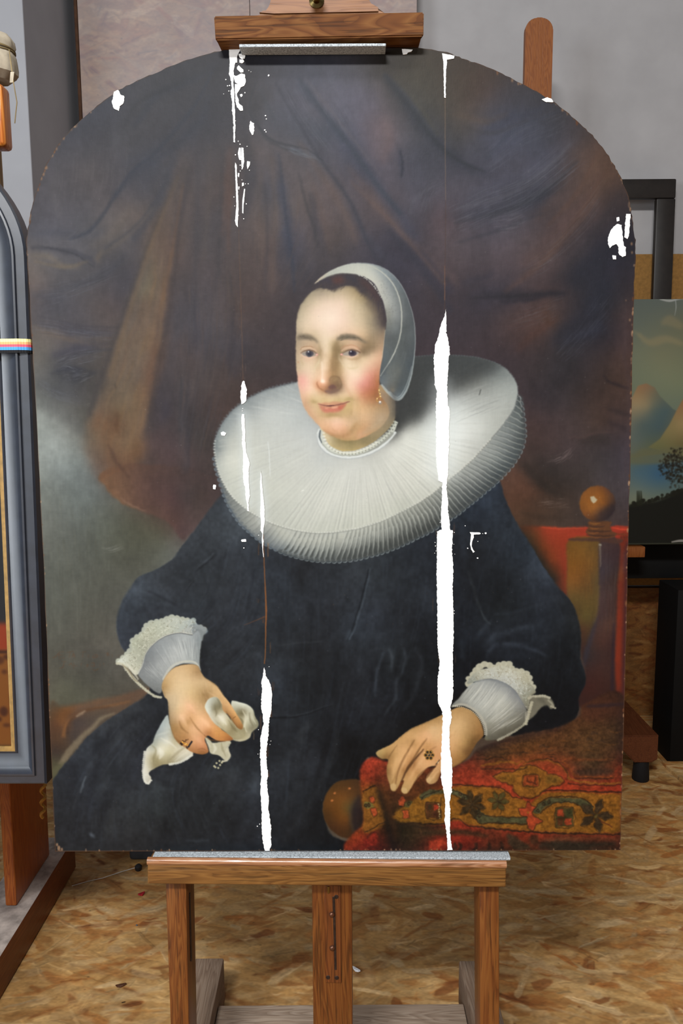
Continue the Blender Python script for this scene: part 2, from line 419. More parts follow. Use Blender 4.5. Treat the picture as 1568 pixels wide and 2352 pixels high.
    for fr, pts, w, c, a, f in [
        (O, (990, 300, 860, 375, 720, 440, 600, 580), [4, 16, 14, 8], (56, 60, 70), .7, 5),
        (O, (960, 440, 900, 590, 760, 700, 620, 800, 520, 900), [10, 18, 16, 12, 8], (58, 62, 72), .7, 6),
        (O, (800, 600, 700, 680, 560, 760), [6, 10, 6], (60, 64, 74), .45, 5),
        (O, (800, 700, 760, 850, 690, 1000, 600, 1100), [10, 18, 16, 10], (60, 64, 74), .65, 6),
        (O, (930, 640, 880, 800, 820, 1000, 800, 1150), [6, 10, 12, 10], (74, 66, 68), .6, 5),
        (O, (560, 540, 540, 640, 400, 700, 300, 740), [4, 8, 8, 4], (78, 78, 80), .4, 5),
        (O, (600, 950, 520, 1060, 420, 1140), [10, 18, 10], (110, 98, 86), .5, 6),
        (O, (140, 1080, 260, 1060, 380, 1080, 480, 1050), [4, 14, 12, 4], (74, 76, 84), .5, 5),
        (O, (140, 1140, 300, 1140, 420, 1180), [3, 4, 2], (66, 66, 72), .7, 2),
        (O, (250, 800, 240, 900, 280, 1000), [6, 12, 6], (112, 106, 100), .3, 5),
        (O, (1180, 420, 1170, 520, 1230, 640, 1320, 680, 1450, 720), [3, 4, 5, 5, 3], (58, 60, 64), .6, 2.5),
        (O, (1240, 400, 1190, 480, 1180, 560), [14, 22, 14], (62, 60, 62), .55, 7),
        (O, (1330, 680, 1400, 700, 1480, 740), [4, 8, 3], (112, 122, 136), .35, 2),
        (O, (1280, 820, 1310, 1000, 1340, 1180), [10, 16, 12], bl, .6, 6),
        (O, (1430, 880, 1460, 1050, 1500, 1180), [8, 12, 8], (60, 58, 66), .55, 5),
        (O, (1190, 780, 1180, 950, 1190, 1150), [8, 14, 10], (104, 88, 78), .45, 6),
        (O, (1065, 680, 1055, 800, 1030, 960, 1020, 1100), [6, 12, 12, 6], (108, 76, 62), .55, 5),
        (O, (1130, 640, 1150, 800, 1140, 1000), [8, 14, 8], (58, 58, 64), .5, 5),
        (N, (215, 60, 260, 110, 310, 170, 360, 240, 400, 290), [6, 12, 8, 12, 16], (62, 72, 86), .6, 4),
        (N, (400, 290, 470, 370, 540, 470, 610, 580, 690, 690), [24, 26, 22, 24, 20], (70, 74, 90), .65, 8),
        (N, (180, 90, 240, 220, 310, 340, 400, 500, 480, 640, 560, 760), [5, 8, 12, 12, 14, 18], (70, 70, 80), .6, 5),
        (N, (560, 30, 640, 130, 720, 240, 800, 330, 900, 390, 980, 420), [16, 22, 22, 20, 14, 4], (56, 60, 70), .7, 6),
        (N, (600, 60, 680, 160, 760, 270), [6, 10, 8], (76, 84, 92), .35, 4),
        (N, (420, 390, 520, 520, 640, 660, 760, 780, 860, 860), [10, 16, 16, 14, 10], (112, 90, 82), .5, 6),
        (N, (570, 190, 590, 280, 560, 380), [10, 18, 10], (122, 96, 92), .5, 6),
        (N, (632, 310, 628, 380, 628, 430), [4, 8, 4], (52, 56, 72), .6, 3),
        (N, (570, 640, 640, 700, 740, 800, 830, 900), [10, 22, 30, 30], (62, 60, 72), .65, 7),
        (N, (120, 320, 150, 480, 180, 640, 200, 800), [6, 10, 12, 12], (66, 68, 80), .55, 5),
        (N, (260, 480, 280, 600, 300, 740), [8, 12, 8], (66, 64, 70), .5, 5),
        (N, (60, 600, 100, 740, 110, 900), [14, 22, 22], (104, 84, 74), .5, 8),
        (N, (330, 400, 400, 560, 440, 680), [18, 34, 18], (106, 88, 80), .35, 9),
        (N, (940, 290, 1020, 200, 1140, 170, 1240, 140), [6, 14, 12, 6], (64, 68, 82), .5, 5),
        (N, (900, 500, 1060, 440, 1200, 370, 1330, 270), [14, 26, 26, 10], (92, 92, 104), .4, 8),
        (N, (820, 590, 960, 570, 1140, 520, 1280, 470), [8, 18, 22, 12], (58, 60, 70), .5, 7),
        (N, (1040, 520, 1180, 500, 1280, 460), [8, 20, 8], (56, 58, 64), .5, 7),
        (N, (1380, 330, 1280, 480, 1160, 600), [10, 22, 18], (104, 80, 70), .45, 8),
        (N, (1440, 400, 1340, 560, 1220, 700, 1120, 790), [10, 22, 24, 14], (106, 80, 72), .45, 8),
        (N, (1540, 620, 1430, 740, 1320, 860), [16, 40, 40], (50, 50, 58), .5, 12),
        (N, (950, 900, 1100, 898, 1290, 905), [10, 22, 10], (50, 48, 54), .6, 5),
        (N, (880, 860, 960, 830, 1000, 810), [6, 12, 6], (60, 58, 68), .5, 4),
        (N, (730, 440, 690, 520, 660, 600), [6, 16, 8], (96, 94, 104), .35, 6),
        (M, (0, 470, 200, 450, 400, 430, 540, 415), [10, 12, 10, 4], (52, 48, 54), .7, 3.5),
        (M, (560, 330, 640, 240, 760, 150, 880, 80), [20, 34, 30, 20], (50, 50, 58), .5, 9),
        (M, (420, 820, 600, 660, 760, 480, 900, 280), [18, 30, 30, 22], (50, 52, 62), .5, 9),
        (M, (480, 860, 620, 760, 760, 700, 840, 640), [8, 20, 22, 8], (58, 62, 76), .45, 7),
        (M, (120, 880, 220, 780, 330, 690, 480, 600), [6, 12, 14, 6], (96, 64, 52), .5, 5),
        (M, (360, 520, 380, 620, 440, 640), [6, 14, 6], (92, 62, 46), .5, 5),
        (M, (840, 1060, 900, 1120, 980, 1160, 1040, 1180), [3, 5, 5, 3], (48, 40, 44), .8, 2),
        (M, (840, 900, 860, 1060, 830, 1200), [4, 10, 6], (62, 50, 46), .5, 5),
        (M, (880, 1340, 960, 1370, 1050, 1400), [5, 8, 5], (54, 46, 46), .6, 3),
        (M, (880, 1450, 960, 1490, 1050, 1560), [5, 9, 5], (54, 46, 48), .6, 4),
        (M, (560, 1580, 760, 1560, 930, 1555), [2, 4, 2], (104, 78, 70), .5, 2),
        (M, (650, 1610, 850, 1610, 900, 1680), [8, 18, 8], (56, 50, 46), .45, 6),
        (M, (140, 1780, 260, 1880, 380, 2000, 520, 2070), [8, 18, 18, 6], (48, 44, 40), .6, 6),
        (M, (60, 1830, 130, 1900, 200, 2010, 330, 2090), [10, 24, 20, 8], (98, 66, 50), .45, 7),
        (M, (150, 2200, 300, 2250, 520, 2255), [4, 8, 4], (58, 46, 38), .55, 4),
        (M, (1025, 500, 1030, 900, 1040, 1400, 1010, 1900), [5, 5, 5, 5], (84, 68, 68), .4, 3),
        (J, (20, 30, 220, 38, 360, 70, 460, 110, 490, 160), [2, 5, 8, 8, 4], (66, 66, 74), .7, 3),
        (J, (30, 90, 160, 100, 260, 150, 400, 165), [6, 14, 12, 4], (126, 112, 92), .55, 4),
        (J, (540, 40, 510, 110, 520, 150), [6, 12, 6], (122, 106, 86), .5, 4),
        (J, (700, 60, 600, 190, 400, 290, 180, 360), [10, 18, 16, 6], (70, 70, 76), .5, 6),
        (J, (40, 370, 200, 390, 300, 400), [8, 10, 4], (76, 76, 84), .5, 5),
        (J, (60, 550, 250, 600, 450, 640, 650, 650), [4, 12, 14, 8], (64, 62, 70), .6, 5),
        (J, (60, 600, 180, 640, 300, 670, 600, 700), [4, 10, 8, 4], (112, 96, 80), .4, 4),
        (J, (190, 830, 260, 780, 400, 745, 620, 730), [5, 14, 14, 6], (66, 64, 74), .65, 5),
        (J, (200, 920, 300, 890, 380, 920, 340, 980), [4, 14, 18, 6], (58, 60, 70), .6, 5),
        (J, (340, 1010, 430, 960, 520, 910), [5, 12, 5], (60, 60, 64), .6, 4),
        (J, (80, 1000, 250, 1080, 420, 1140), [6, 18, 8], (74, 73, 74), .55, 7),
        (J, (110, 1120, 260, 1230, 400, 1330), [6, 18, 18], (92, 92, 86), .45, 9),
        (J, (1210, 380, 1230, 620, 1240, 800), [10, 20, 14], (66, 64, 70), .5, 7),
        (J, (1100, 440, 1110, 560, 1060, 700), [8, 16, 10], (74, 72, 76), .5, 6),
        (J, (1480, 440, 1480, 700, 1500, 960), [8, 12, 10], (64, 60, 66), .6, 5),
        (J, (1120, 820, 1120, 1200, 1130, 1640), [6, 12, 10], (84, 78, 76), .4, 5),
        (J, (1150, 900, 1160, 1300, 1150, 1660), [4, 9, 7], (58, 56, 60), .55, 4),
        (J, (960, 1000, 900, 1250, 860, 1420), [10, 20, 10], (62, 56, 60), .5, 7),
        (J, (1000, 1120, 1000, 1200, 960, 1280), [6, 16, 6], (60, 56, 66), .5, 6),
    ]:
        P.stroke(fr(*pts), w, c, a, f)

    P.warp(5, 46, 11); P.warp(1.6, 14, 13)
    P.grade(None, .85, 1.14, (.97, .98, 1.03), .3)
    P.mottle(None, .07, [(60, 90, .6), (22, 34, .6), (9, 12, .5)], 40)
    T = frame(60, 100, 1.12)
    dk, db, lg, rb = (44, 44, 50), (50, 56, 70), (112, 98, 92), (106, 78, 66)
    for pts, w, c, a, f in [
        ((480, 70, 430, 165, 335, 278, 268, 335, 175, 470, 110, 505), [6, 9, 10, 8, 9, 4], db, .55, 2.6), ((470, 66, 400, 100, 290, 150, 250, 220), [4, 10, 8, 4], (46, 48, 54), .5, 3),
        ((412, 300, 332, 470, 270, 640, 196, 850, 160, 960), [4, 8, 9, 10, 8], (62, 58, 60), .5, 3.5), ((424, 310, 394, 480, 374, 650, 336, 850, 312, 1000), [5, 9, 10, 11, 10], (56, 52, 56), .5, 4),
        ((392, 340, 320, 520, 262, 700, 215, 860), [4, 10, 12, 10], (124, 100, 74), .4, 3), ((404, 360, 378, 520, 352, 660), [4, 8, 5], (120, 88, 64), .35, 2.6),
        ((330, 420, 250, 500, 170, 560), [5, 10, 5], (112, 100, 88), .4, 4), ((350, 380, 280, 470, 200, 530), [3, 7, 4], (62, 64, 74), .5, 2.5),
        ((440, 200, 440, 420, 432, 640, 420, 800), [4, 9, 9, 6], (60, 60, 68), .4, 4), ((505, 260, 500, 420, 494, 600), [4, 8, 6], (54, 54, 60), .45, 3.5), ((470, 260, 468, 420, 456, 560), [5, 10, 6], (96, 84, 76), .35, 4),
        ((530, 360, 522, 440, 520, 540), [3, 8, 4], (112, 74, 58), .4, 3), ((560, 160, 566, 300, 560, 460), [5, 8, 5], (52, 52, 58), .45, 3),
        ((590, 100, 574, 170, 604, 222, 640, 252, 720, 272, 764, 302), [3, 4, 5, 5, 4, 3], (52, 56, 64), .6, 1.8), ((600, 110, 620, 160, 640, 200), [5, 10, 5], (66, 72, 82), .4, 3), ((650, 262, 720, 284, 760, 304), [2, 4, 2], (110, 120, 132), .4, 1.2),
        ((700, 88, 762, 172, 832, 262, 902, 362, 965, 440), [6, 10, 11, 12, 10], (58, 66, 80), .6, 2.6), ((716, 86, 780, 168, 850, 258, 912, 340), [3, 6, 6, 4], (110, 104, 110), .4, 2.2),
        ((640, 100, 700, 205, 762, 305, 832, 405, 880, 515, 905, 560), [5, 7, 7, 7, 7, 4], (56, 58, 70), .6, 2.4), ((700, 250, 760, 340, 820, 440, 850, 520), [6, 14, 14, 6], (110, 90, 82), .4, 4),
        ((650, 282, 668, 440, 684, 560, 690, 640), [4, 6, 7, 5], (52, 58, 74), .6, 2.4), ((632, 290, 640, 460, 632, 620), [6, 12, 8], (104, 86, 76), .4, 4), ((700, 330, 722, 420, 742, 480, 750, 530), [3, 6, 6, 3], (54, 54, 60), .6, 2.2),
        ((722, 320, 760, 440, 780, 530), [5, 14, 8], (102, 84, 78), .35, 4), ((600, 330, 604, 480, 596, 640), [5, 10, 6], (96, 82, 76), .35, 4), ((615, 360, 620, 500, 614, 640), [3, 7, 4], (62, 58, 64), .45, 2.6),
        ((920, 78, 1000, 182, 1062, 262, 1120, 305, 1185, 332), [8, 12, 10, 8, 3], (48, 52, 60), .65, 2.6), ((946, 84, 1010, 160, 1060, 236), [4, 9, 4], (92, 88, 72), .4, 3), ((900, 100, 930, 220, 900, 300), [8, 14, 8], (112, 100, 104), .3, 5),
        ((962, 276, 968, 310, 964, 345), [3, 5, 2], (44, 48, 62), .7, 1.6), ((832, 352, 950, 472, 1080, 622), [5, 9, 7], (116, 92, 82), .45, 3), ((932, 478, 1002, 560, 1094, 690), [6, 16, 16], (54, 54, 66), .55, 4),
        ((985, 440, 1000, 400, 1040, 370), [3, 8, 4], (98, 98, 108), .4, 2.6), ((1090, 432, 1250, 384, 1330, 330, 1400, 258), [3, 9, 8, 3], (104, 104, 114), .4, 2.6), ((1100, 462, 1250, 424, 1350, 366, 1420, 300), [3, 10, 9, 4], (56, 58, 66), .5, 2.6),
        ((1100, 515, 1220, 478, 1330, 436), [3, 8, 3], (58, 60, 70), .45, 2.4), ((1140, 656, 1250, 650, 1385, 640), [3, 9, 2], (44, 42, 48), .6, 2), ((1180, 300, 1260, 220, 1380, 170), [3, 7, 3], (64, 70, 84), .45, 2.4),
        ((1100, 180, 1180, 200, 1240, 180), [6, 14, 6], (104, 84, 68), .35, 4), ((1120, 215, 1200, 230, 1290, 196), [4, 9, 4], (60, 58, 60), .4, 3), ((1500, 320, 1420, 450, 1330, 560, 1230, 640), [6, 12, 12, 6], (108, 78, 64), .4, 4), ((1530, 380, 1440, 520, 1350, 620), [5, 12, 8], (56, 52, 56), .45, 4),
        ((1480, 260, 1420, 380, 1340, 470), [4, 10, 5], (104, 76, 64), .4, 3.4), ((30, 520, 120, 540, 175, 575), [2, 4, 2], (58, 58, 64), .6, 1.6), ((20, 560, 100, 575, 160, 560), [4, 8, 4], (128, 112, 90), .45, 2.6), ((120, 620, 200, 600, 260, 540), [4, 8, 4], (62, 62, 70), .45, 3),
        ((30, 700, 140, 726, 240, 730), [2, 5, 3], (60, 58, 66), .5, 2), ((30, 740, 120, 765, 220, 780), [3, 7, 3], (110, 94, 80), .35, 3), ((70, 830, 130, 800, 220, 785), [3, 8, 4], (56, 56, 64), .5, 2.4), ((60, 850, 120, 835, 180, 850), [3, 8, 3], (50, 50, 58), .5, 2.2),
        ((370, 680, 360, 860, 330, 1000), [6, 14, 10], (68, 62, 64), .35, 5), ((400, 860, 396, 1000), [5, 6], (54, 54, 60), .5, 2.6), ((440, 560, 450, 700, 446, 860), [6, 14, 8], (84, 76, 78), .35, 5), ((528, 600, 530, 760, 520, 900), [4, 9, 5], (60, 54, 56), .4, 3.4)]:
        P.stroke(T(*pts), w, c, a, f)
    # bristle marks and bluish varnish glare: fine pale and dark lines painted along the folds
    cool, warm = [(112, 116, 128), (104, 106, 116), (60, 60, 68), (120, 122, 132)], [(108, 90, 80), (62, 56, 58), (116, 96, 86)]
    P.hairs([N(820, 560, 960, 490, 1120, 420, 1330, 250), N(860, 660, 1000, 600, 1150, 540, 1360, 380)], 260, cool, (.12, .4), (.7, 1.5), (.08, .3), 9, .45)
    P.hairs([N(960, 330, 1060, 230, 1180, 180, 1260, 150), N(980, 420, 1100, 340, 1230, 270, 1320, 220)], 110, cool, (.1, .3), (.7, 1.4), (.1, .3), 8, .5)
    P.hairs([N(1130, 760, 1250, 660, 1380, 520, 1470, 390), N(1060, 860, 1200, 800, 1330, 690, 1440, 560)], 130, warm + cool[:2], (.1, .3), (.7, 1.6), (.1, .3), 9, .5)
    P.hairs([N(230, 40, 310, 160, 400, 300), N(350, 40, 430, 150, 500, 280)], 60, cool, (.1, .25), (.7, 1.5), (.15, .4), 7, .6)
    P.hairs([N(130, 60, 220, 220, 310, 350), N(220, 60, 290, 190, 400, 330)], 70, cool, (.12, .35), (.7, 1.5), (.15, .4), 6, .5)
    P.hairs([N(160, 300, 220, 330, 290, 350), N(180, 330, 240, 350, 300, 370)], 26, [(124, 136, 148)], (.15, .4), (.7, 1.3), (.2, .5), 3, .5)
    P.hairs([N(690, 560, 720, 480, 790, 440), N(740, 590, 770, 500, 850, 450)], 60, cool, (.1, .3), (.7, 1.4), (.15, .4), 7, .5)
    P.hairs([N(970, 600, 1050, 590, 1120, 570), N(1000, 660, 1080, 640, 1150, 610)], 50, [(128, 126, 134)], (.15, .35), (.7, 1.4), (.15, .4), 5, .5)
    P.hairs([J(60, 300, 250, 290, 450, 230, 640, 110), J(60, 480, 250, 420, 450, 330, 700, 240)], 110, cool, (.1, .28), (.6, 1.3), (.1, .3), 7, .5)
    P.hairs([J(60, 540, 250, 580, 450, 620, 650, 640), J(60, 640, 250, 660, 450, 680, 640, 690)], 100, cool, (.1, .3), (.6, 1.3), (.1, .3), 6, .5)
    P.hairs([J(200, 840, 350, 780, 600, 740), J(230, 900, 400, 850, 590, 800)], 70, cool, (.1, .35), (.6, 1.3), (.1, .35), 5, .5)
    P.hairs([J(200, 900, 300, 890, 380, 930), J(250, 980, 350, 1000, 520, 920)], 60, [(132, 134, 140), (50, 50, 58)], (.15, .45), (.6, 1.3), (.1, .4), 6, .5)
    P.hairs([J(60, 940, 220, 1060, 420, 1120), J(80, 1020, 220, 1110, 420, 1180)], 70, cool[:2], (.1, .28), (.6, 1.3), (.1, .35), 8, .6)
    P.hairs([J(1080, 300, 1090, 900, 1020, 1600), J(1560, 100, 1540, 700, 1300, 1640)], 240, [(96, 84, 78), (62, 56, 60), (92, 74, 66), (76, 74, 82)], (.08, .25), (1, 3.5), (.08, .25), 5, 1.2)
    P.hairs([N(0, 430, 20, 700, 30, 940), N(420, 560, 360, 700, 200, 900)], 130, [(100, 88, 84), (64, 62, 68), (104, 84, 76)], (.08, .22), (1, 3.5), (.1, .3), 6, 1.2)
    P.hairs([O(260, 700, 260, 850, 240, 1000), O(620, 620, 600, 800, 560, 960)], 160, [(112, 108, 106), (70, 68, 70), (100, 96, 98)], (.08, .25), (.7, 1.6), (.2, .5), 5, .6)
    P.hairs([O(360, 1030, 300, 1080, 220, 1080), O(480, 1060, 380, 1120, 240, 1130)], 50, [(112, 110, 110), (74, 74, 80)], (.1, .28), (.7, 1.4), (.2, .5), 5, .6)
    P.hairs([M(100, 560, 400, 440, 560, 380), M(60, 720, 300, 640, 480, 560)], 90, cool[:2] + warm, (.08, .25), (.7, 1.5), (.1, .35), 9, .6)
    P.hairs([M(380, 960, 620, 700, 940, 260), M(560, 960, 720, 800, 900, 640)], 120, [(92, 94, 104), (44, 44, 52), (84, 86, 98)], (.1, .3), (.7, 1.6), (.1, .35), 9, .6)
    P.hairs([M(330, 1780, 450, 1760, 600, 1700), M(480, 1800, 560, 1740, 630, 1620)], 50, [(132, 116, 114)], (.15, .4), (.7, 1.4), (.15, .4), 6, .5)
    P.hairs([M(300, 2100, 420, 2100, 560, 2080), M(320, 2150, 450, 2150, 560, 2140)], 40, [(126, 108, 100)], (.12, .35), (.7, 1.4), (.15, .4), 6, .5)
    P.hairs([C(60, 60, 80, 500, 90, 1100), C(420, 120, 460, 500, 440, 900)], 170, [(112, 114, 104), (78, 78, 66), (100, 102, 92)], (.06, .2), (1.5, 5), (.08, .25), 6, 1.8)
    P.hairs([C(380, 400, 450, 390, 520, 380), C(390, 430, 460, 420, 530, 390)], 22, [(128, 130, 122)], (.15, .4), (.8, 2), (.2, .5), 3, .8)

    # signature, faint and rubbed, on the grey wall
    B = frame(110, 1460, 7.84)
    red = (98, 66, 44)
    for pts in [(75, 390, 110, 395, 160, 350, 200, 300), (200, 300, 190, 400), (180, 350, 230, 350), (200, 300, 290, 290), (210, 350, 270, 350), (195, 410, 300, 395),
                (340, 300, 470, 285), (400, 295, 380, 400), (430, 400, 460, 320, 490, 400), (445, 365, 480, 362), (600, 300, 690, 285), (640, 295, 625, 395),
                (730, 340, 725, 395), (800, 380, 840, 345, 890, 350, 880, 385, 820, 395, 800, 380), (950, 370, 960, 380),
                (1040, 320, 1090, 310, 1060, 355, 1120, 340), (1150, 330, 1165, 380), (1250, 350, 1265, 370),
                (250, 465, 320, 465), (290, 468, 270, 560, 200, 590), (370, 545, 410, 490, 440, 560), (470, 540, 530, 545), (470, 490, 465, 600), (600, 490, 590, 540),
                (680, 540, 720, 520, 710, 560, 680, 550), (770, 500, 830, 500, 820, 545, 770, 540), (935, 490, 935, 545), (1000, 490, 1015, 540), (800, 600, 860, 625, 920, 595)]:
        P.stroke(B(*pts), [1.0, 2.2, 1.2], red, .5, .9, 5)

    # chair arm, low left
    S3 = smp(L, [(20, 190, 88, 70, 52), (60, 240, 104, 70, 42), (120, 230, 110, 74, 46), (30, 330, 92, 62, 42), (90, 310, 112, 76, 48), (180, 200, 108, 80, 60),
                 (330, 175, 104, 80, 62), (500, 150, 100, 78, 62), (620, 105, 96, 76, 62), (150, 300, 74, 60, 54), (250, 270, 80, 68, 60), (350, 220, 88, 74, 62),
                 (130, 400, 72, 60, 54), (220, 360, 78, 66, 60), (60, 430, 84, 62, 46), (30, 520, 62, 50, 44), (90, 500, 70, 56, 46), (20, 620, 78, 74, 56)])
    P.fill(L(-20, 195, 60, 190, 160, 180, 300, 150, 450, 125, 600, 85, 700, 60, 760, 100, 500, 260, 300, 380, 150, 560, 60, 700, -20, 760), P.field(S3, 10.), .95, 3)
    P.stroke(L(0, 180, 60, 190, 140, 182, 300, 158), [6, 8, 8, 4], (76, 74, 64), .5, 3)
    P.stroke(L(80, 420, 95, 340, 150, 275, 240, 225, 400, 195, 560, 160), [8, 7, 5, 4, 4, 3], (136, 92, 54), .7, 2)
    P.stroke(L(110, 400, 120, 320, 170, 260, 260, 220, 420, 200), [6, 5, 4, 4, 3], (60, 46, 40), .6, 2)
    P.stroke(L(60, 620, 110, 540, 170, 470, 220, 410, 300, 340, 350, 285, 450, 245), [12, 16, 15, 12, 9, 9, 4], (124, 112, 92), .8, 2.5)
    P.stroke(L(170, 270, 210, 245, 240, 228), [4, 7, 3], (138, 118, 98), .8, 1.5)
    P.stroke(L(0, 690, 40, 640, 90, 600), [14, 12, 6], (90, 88, 66), .8, 3)

    # chair back, ball finial and post at the right
    S4 = smp(H, [(680, 500, 60, 44, 32), (780, 500, 96, 56, 34), (860, 470, 150, 60, 38), (1000, 480, 158, 60, 40), (1130, 470, 158, 58, 40), (1000, 560, 150, 58, 36),
                 (900, 560, 138, 58, 36), (830, 600, 100, 54, 30), (780, 620, 54, 42, 32), (900, 700, 112, 56, 32), (1000, 660, 142, 58, 38), (1010, 780, 130, 54, 36),
                 (960, 800, 92, 50, 32), (1000, 880, 112, 54, 36), (850, 720, 58, 42, 32), (930, 860, 50, 40, 34)])
    P.fill(H(660, 438, 840, 440, 1000, 452, 1200, 452, 1200, 540, 1050, 560, 1035, 700, 1030, 960, 960, 960, 800, 700, 660, 470), P.field(S4, 8.), .97, 2)
    P.stroke(H(670, 436, 800, 440), [3, 2], (70, 50, 40), .7, 2)
    P.stroke(H(830, 448, 960, 456, 1200, 452), [2, 4, 2], (208, 78, 50), .6, 1.2)
    P.fill(H(1360, 446, 1525, 446, 1525, 560, 1450, 590, 1400, 520), (158, 56, 40), .95, 1.8)
    P.fill(H(1430, 570, 1525, 540, 1515, 900, 1490, 1500, 1480, 1830, 1390, 1830, 1400, 1300), (106, 44, 30), .92, 4)
    P.stroke(H(1440, 600, 1430, 900, 1425, 1200, 1410, 1500), [9, 11, 14, 18], (128, 54, 36), .6, 4)
    P.stroke(H(1440, 1100, 1440, 1300, 1430, 1500, 1430, 1700), [8, 12, 14, 10], (138, 50, 30), .5, 4)
    P.stroke(H(1480, 640, 1490, 700, 1470, 800), [8, 14, 8], (84, 62, 66), .6, 4)
    P.stroke(H(1450, 760, 1450, 860), [8, 12, 8], (122, 84, 44), .5, 4)
    P.stroke(H(1502, 560, 1490, 1000, 1480, 1400, 1465, 1850), [8, 9, 9, 9], (58, 36, 42), .75, 3)
    P.stroke(H(1380, 450, 1460, 462, 1520, 462), [2, 4, 2], (204, 72, 50), .8, 1)
    P.stroke(H(1390, 490, 1450, 505, 1520, 500), [4, 4, 3], (110, 56, 36), .8, 1.2)
    for x in (1450, 1475, 1500):
        P.stroke(H(x, 520, x + 6, 535), [2, 3], (80, 44, 36), .8, .8)
    S5 = smp(H, [(1070, 600, 112, 78, 34), (1150, 620, 116, 82, 38), (1250, 600, 104, 78, 42), (1100, 750, 122, 80, 34), (1200, 760, 110, 76, 38), (1080, 860, 124, 82, 40),
                 (1180, 900, 100, 72, 40), (1260, 850, 92, 74, 46), (1080, 1000, 98, 78, 44), (1200, 1050, 94, 76, 42), (1180, 1150, 92, 78, 44), (1240, 1150, 84, 68, 42),
                 (1150, 1250, 80, 56, 40), (1200, 1300, 72, 54, 40), (1150, 1400, 62, 44, 40), (1100, 1100, 86, 68, 40)])
    P.fill(H(1045, 545, 1290, 560, 1285, 900, 1260, 1150, 1200, 1350, 1150, 1480, 1120, 1300, 1090, 1120, 1030, 960, 1030, 760), P.field(S5, 8.), 1, 2.2)
    S6 = smp(H, [(1340, 600, 68, 52, 52), (1400, 640, 62, 46, 48), (1330, 800, 64, 54, 58), (1400, 850, 62, 46, 42), (1330, 1000, 74, 56, 54), (1400, 1050, 66, 46, 42),
                 (1300, 1150, 72, 54, 52), (1350, 1200, 82, 58, 50), (1300, 1350, 74, 50, 44), (1380, 1350, 64, 44, 42), (1200, 1450, 54, 44, 44), (1280, 1550, 66, 44, 40),
                 (1360, 1550, 64, 44, 40), (1200, 1700, 62, 36, 32), (1340, 1720, 60, 38, 34), (1200, 1800, 58, 36, 32), (1380, 1800, 56, 38, 36)])
    P.fill(H(1285, 565, 1440, 570, 1425, 900, 1415, 1200, 1400, 1500, 1390, 1840, 1120, 1850, 1120, 1700, 1170, 1600, 1150, 1450, 1210, 1300, 1260, 1130, 1280, 900), P.field(S6, 8.), 1, 2)
    P.stroke(H(1262, 1140, 1225, 1280, 1180, 1440, 1160, 1540), [4, 9, 9, 4], (56, 54, 64), .7, 3)
    P.stroke(H(1287, 575, 1290, 760), [4, 5, 2], (128, 118, 104), .75, 1.4)
    P.stroke(H(1285, 575, 1286, 590), [6, 7], (150, 146, 134), .7, 1)
    P.stroke(H(1280, 900, 1262, 1100, 1240, 1200), [3, 5, 3], (116, 98, 54), .5, 2)
    P.stroke(H(1395, 1200, 1385, 1600, 1380, 1780), [4, 6, 4], (44, 34, 46), .7, 2)
    P.hairs([H(1320, 580, 1320, 900, 1300, 1300), H(1420, 580, 1410, 900, 1390, 1400)], 60, [(92, 80, 78), (50, 38, 40), (88, 64, 58)], (.1, .3), (1, 2.6), (.1, .3), 3, 1)
    P.hairs([H(1060, 560, 1050, 760, 1060, 960), H(1270, 580, 1260, 800, 1230, 1080)], 70, [(140, 98, 44), (92, 66, 36), (126, 84, 38)], (.1, .3), (1, 3), (.1, .3), 3, 1.2)
    P.fill(H(1050, 535, 1200, 530, 1400, 535, 1470, 545, 1430, 575, 1300, 562, 1180, 556, 1050, 552), (78, 54, 46), .85, 1.5)
    # finial
    G = frame(1300, 400, 2.613)
    P.fill(H(1185, 500, 1175, 480, 1200, 455, 1290, 440, 1360, 445, 1385, 480, 1420, 505, 1380, 530, 1250, 532), (96, 62, 42), 1, 1.2)
    P.fill(H(1205, 400, 1365, 400, 1370, 430, 1350, 470, 1210, 470, 1200, 430), (98, 64, 42), 1, 1.2)
    for y, x0, x1, c in [(412, 1205, 1290, (140, 92, 46)), (436, 1200, 1330, (66, 46, 38)), (450, 1205, 1280, (132, 84, 46)), (472, 1195, 1370, (60, 42, 36)), (486, 1185, 1280, (128, 80, 46)), (508, 1180, 1400, (62, 44, 38)), (520, 1200, 1300, (116, 74, 46))]:
        P.stroke(H(x0, y, (x0 + x1) / 2, y + 9, x1, y + 3), [2, 4, 2], c, .75, 1)
    fb = P.field(smp(H, [(1180, 200, 140, 88, 42), (1230, 150, 132, 84, 42), (1150, 270, 132, 84, 40), (1230, 300, 144, 92, 44), (1300, 180, 134, 84, 40), (1320, 260, 120, 76, 40),
                         (1180, 350, 118, 74, 42), (1280, 330, 98, 68, 48), (1320, 360, 62, 48, 46), (1370, 300, 58, 46, 44), (1380, 200, 88, 62, 46), (1340, 140, 98, 64, 46), (1250, 390, 78, 54, 40)]), 6.)
    P.dot(1000 + 1268 / 3.409, 1080 + 262 / 3.409, 41.5, fb, 1, 1.3)
    P.fill(H(1290, 320, 1340, 290, 1400, 270, 1400, 330, 1340, 385, 1270, 390), (56, 46, 46), .55, 4)
    P.fill(H(1208, 210, 1240, 200, 1265, 230, 1250, 255, 1235, 262, 1215, 240), (176, 166, 138), .95, .9, False)
    P.hairs([H(1160, 200, 1180, 300, 1250, 370), H(1290, 140, 1340, 230, 1310, 310)], 26, [(160, 104, 50), (108, 70, 40)], (.1, .3), (1, 2.5), (.2, .5), 4, 1.2)


